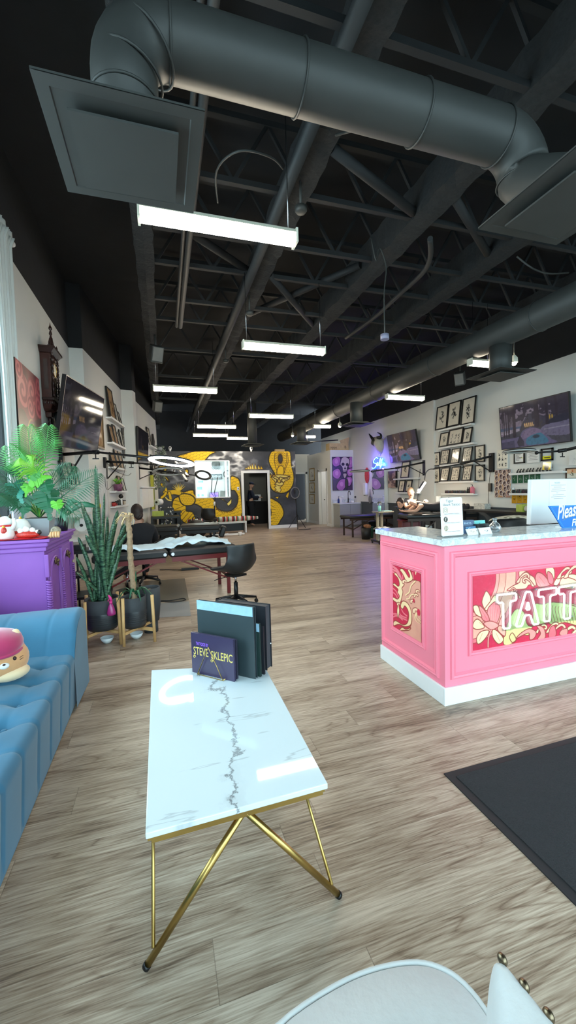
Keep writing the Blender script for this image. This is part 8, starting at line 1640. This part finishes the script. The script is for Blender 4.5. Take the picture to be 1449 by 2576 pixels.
part('hair_lock',G().tube([P(.066,.03,.06),P(.084,0,-.02),P(.07,-.03,-.13),P(.05,-.07,-.17)],[.02,.026,.024,.01],8),HB,t,world=True)
ph=Mw@Vector((-.68,-.03,.10)); solo('smartphone',G().ob(ph,(.007,.036,.075),(0,-.5,-.25)),BPL,'dark phone held in both hands of the woman lying on the table','phone')
solo('folded_jacket',G().ball((5.62,8.42,.855),(.13,.12,.045),14).ball((5.55,8.36,.86),(.09,.1,.05),12),SHB,'black bundle of clothing under the chest of the lying woman','clothing')
# --- seated artist at the left, seen from behind ---
t=thing('person','dark-haired person in a black sweater seen from behind, seated beyond the sheeted table','person',(-.33,6.78,0),.35)
Jl={'pelvis':((0,0,.50),(.16,.13)),'belly':((0,.03,.65),(.155,.12)),'chest':((0,.06,.84),(.165,.12)),'neck0':((0,.08,.985),(.07,.065)),'neck1':((-.01,.10,1.05),.05),'skull':((-.015,.12,1.13),.06),
 'shl':((-.18,.05,.90),.07),'ell':((-.27,.20,.68),.05),'wrl':((-.22,.42,.72),.03),'shr':((.18,.05,.90),.07),'elr':((.27,.2,.68),.05),'wrr':((.16,.44,.72),.03),
 'hipl':((-.10,.02,.48),.10),'knl':((-.16,.42,.50),.07),'anl':((-.16,.40,.09),.045),'tol':((-.16,.54,.04),.035),'hipr':((.10,.02,.48),.10),'knr':((.16,.42,.50),.07),'anr':((.16,.40,.09),.045),'tor':((.17,.54,.04),.035)}
Jb,Eb=dict(Jl),list(Em); hand_fingers(Jb,Eb,'wrl','l',(.1,1,-.1),(0,0,-1)); hand_fingers(Jb,Eb,'wrr','r',(-.1,1,-.1),(0,0,-1)); skin('body',Jb,Eb,SKIN,t,'pelvis')
skin('sweater',sub(Jl,['pelvis','belly','chest','neck0','shl','ell','wrl','shr','elr','wrr']),[('pelvis','belly'),('belly','chest'),('chest','neck0'),('chest','shl'),('shl','ell'),('ell','wrl'),('chest','shr'),('shr','elr'),('elr','wrr')],SHB,t,'pelvis',extra=.022)
skin('trousers',sub(Jl,['pelvis','hipl','knl','anl','hipr','knr','anr']),[('pelvis','hipl'),('hipl','knl'),('knl','anl'),('pelvis','hipr'),('hipr','knr'),('knr','anr')],TRS,t,'pelvis',extra=.012)
hc=ony(344,1289,6.86); HD=M('near_black_hair',(40,26,24),.6,nz=.25,ns=70); P,R=face(t,hc,(-.35,.9,-.25),(-.05,.1,1),1.0,hairm=HD)
g=G(); g.ball(P(0,-.018,.02),(.092,.105,.118),22,R); g.ball(P(0,-.062,-.05),(.074,.055,.085),16,R); part('hair',g,HD,t,world=True); part('hair_nape',G().tube([P(.03,-.09,-.06),P(.0,-.1,-.10),P(-.03,-.085,-.12)],[.03,.026,.01],8),HD,t,world=True)
# --- person in the kitchen ---
p=ony(632,1305,16.2); t=thing('person','person in a navy jacket and cap standing in the kitchen behind the mural doorway','person',(p.x,16.2,0),0)
Jk={'pelvis':((0,0,.98),(.13,.10)),'belly':((0,0,1.15),(.13,.10)),'chest':((0,0,1.36),(.15,.11)),'neck0':((.01,0,1.5),.065),'neck1':((.02,0,1.56),.05),'skull':((.04,0,1.66),.06),
 'shl':((0,-.17,1.42),.065),'ell':((.08,-.22,1.16),.048),'wrl':((.33,-.16,1.17),.03),'shr':((0,.17,1.42),.065),'elr':((.08,.22,1.16),.048),'wrr':((.33,.12,1.17),.03),
 'hipl':((0,-.09,.93),.09),'knl':((.01,-.10,.50),.06),'anl':((-.01,-.10,.09),.042),'tol':((.12,-.11,.04),.035),'hipr':((0,.09,.93),.09),'knr':((.02,.10,.5),.06),'anr':((0,.1,.09),.042),'tor':((.13,.11,.04),.035)}
Jb,Eb=dict(Jk),list(Em); hand_fingers(Jb,Eb,'wrl','l',(1,.1,0),(0,0,-1)); hand_fingers(Jb,Eb,'wrr','r',(1,-.1,0),(0,0,-1)); skin('body',Jb,Eb,SKIN,t,'pelvis')
skin('jacket',sub(Jk,['pelvis','belly','chest','neck0','shl','ell','wrl','shr','elr','wrr']),[('pelvis','belly'),('belly','chest'),('chest','neck0'),('chest','shl'),('shl','ell'),('ell','wrl'),('chest','shr'),('shr','elr'),('elr','wrr')],NAVYJ,t,'pelvis',extra=.032)
skin('trousers',sub(Jk,['pelvis','hipl','knl','anl','hipr','knr','anr']),[('pelvis','hipl'),('hipl','knl'),('knl','anl'),('pelvis','hipr'),('hipr','knr'),('knr','anr')],TRS,t,'pelvis',extra=.03)
hc=Vector((p.x+.05,16.2,1.68)); P,R=face(t,hc,(1,-.15,-.15),(0,0,1),1.0,hairm=HD); part('cap',G().ball(P(0,0,.05),(.085,.105,.08),16,R),NAVYJ,t,world=True); part('cap_peak',G().ob(P(0,.12,.05),(.06,.05,.006),R),NAVYJ,t,world=True)
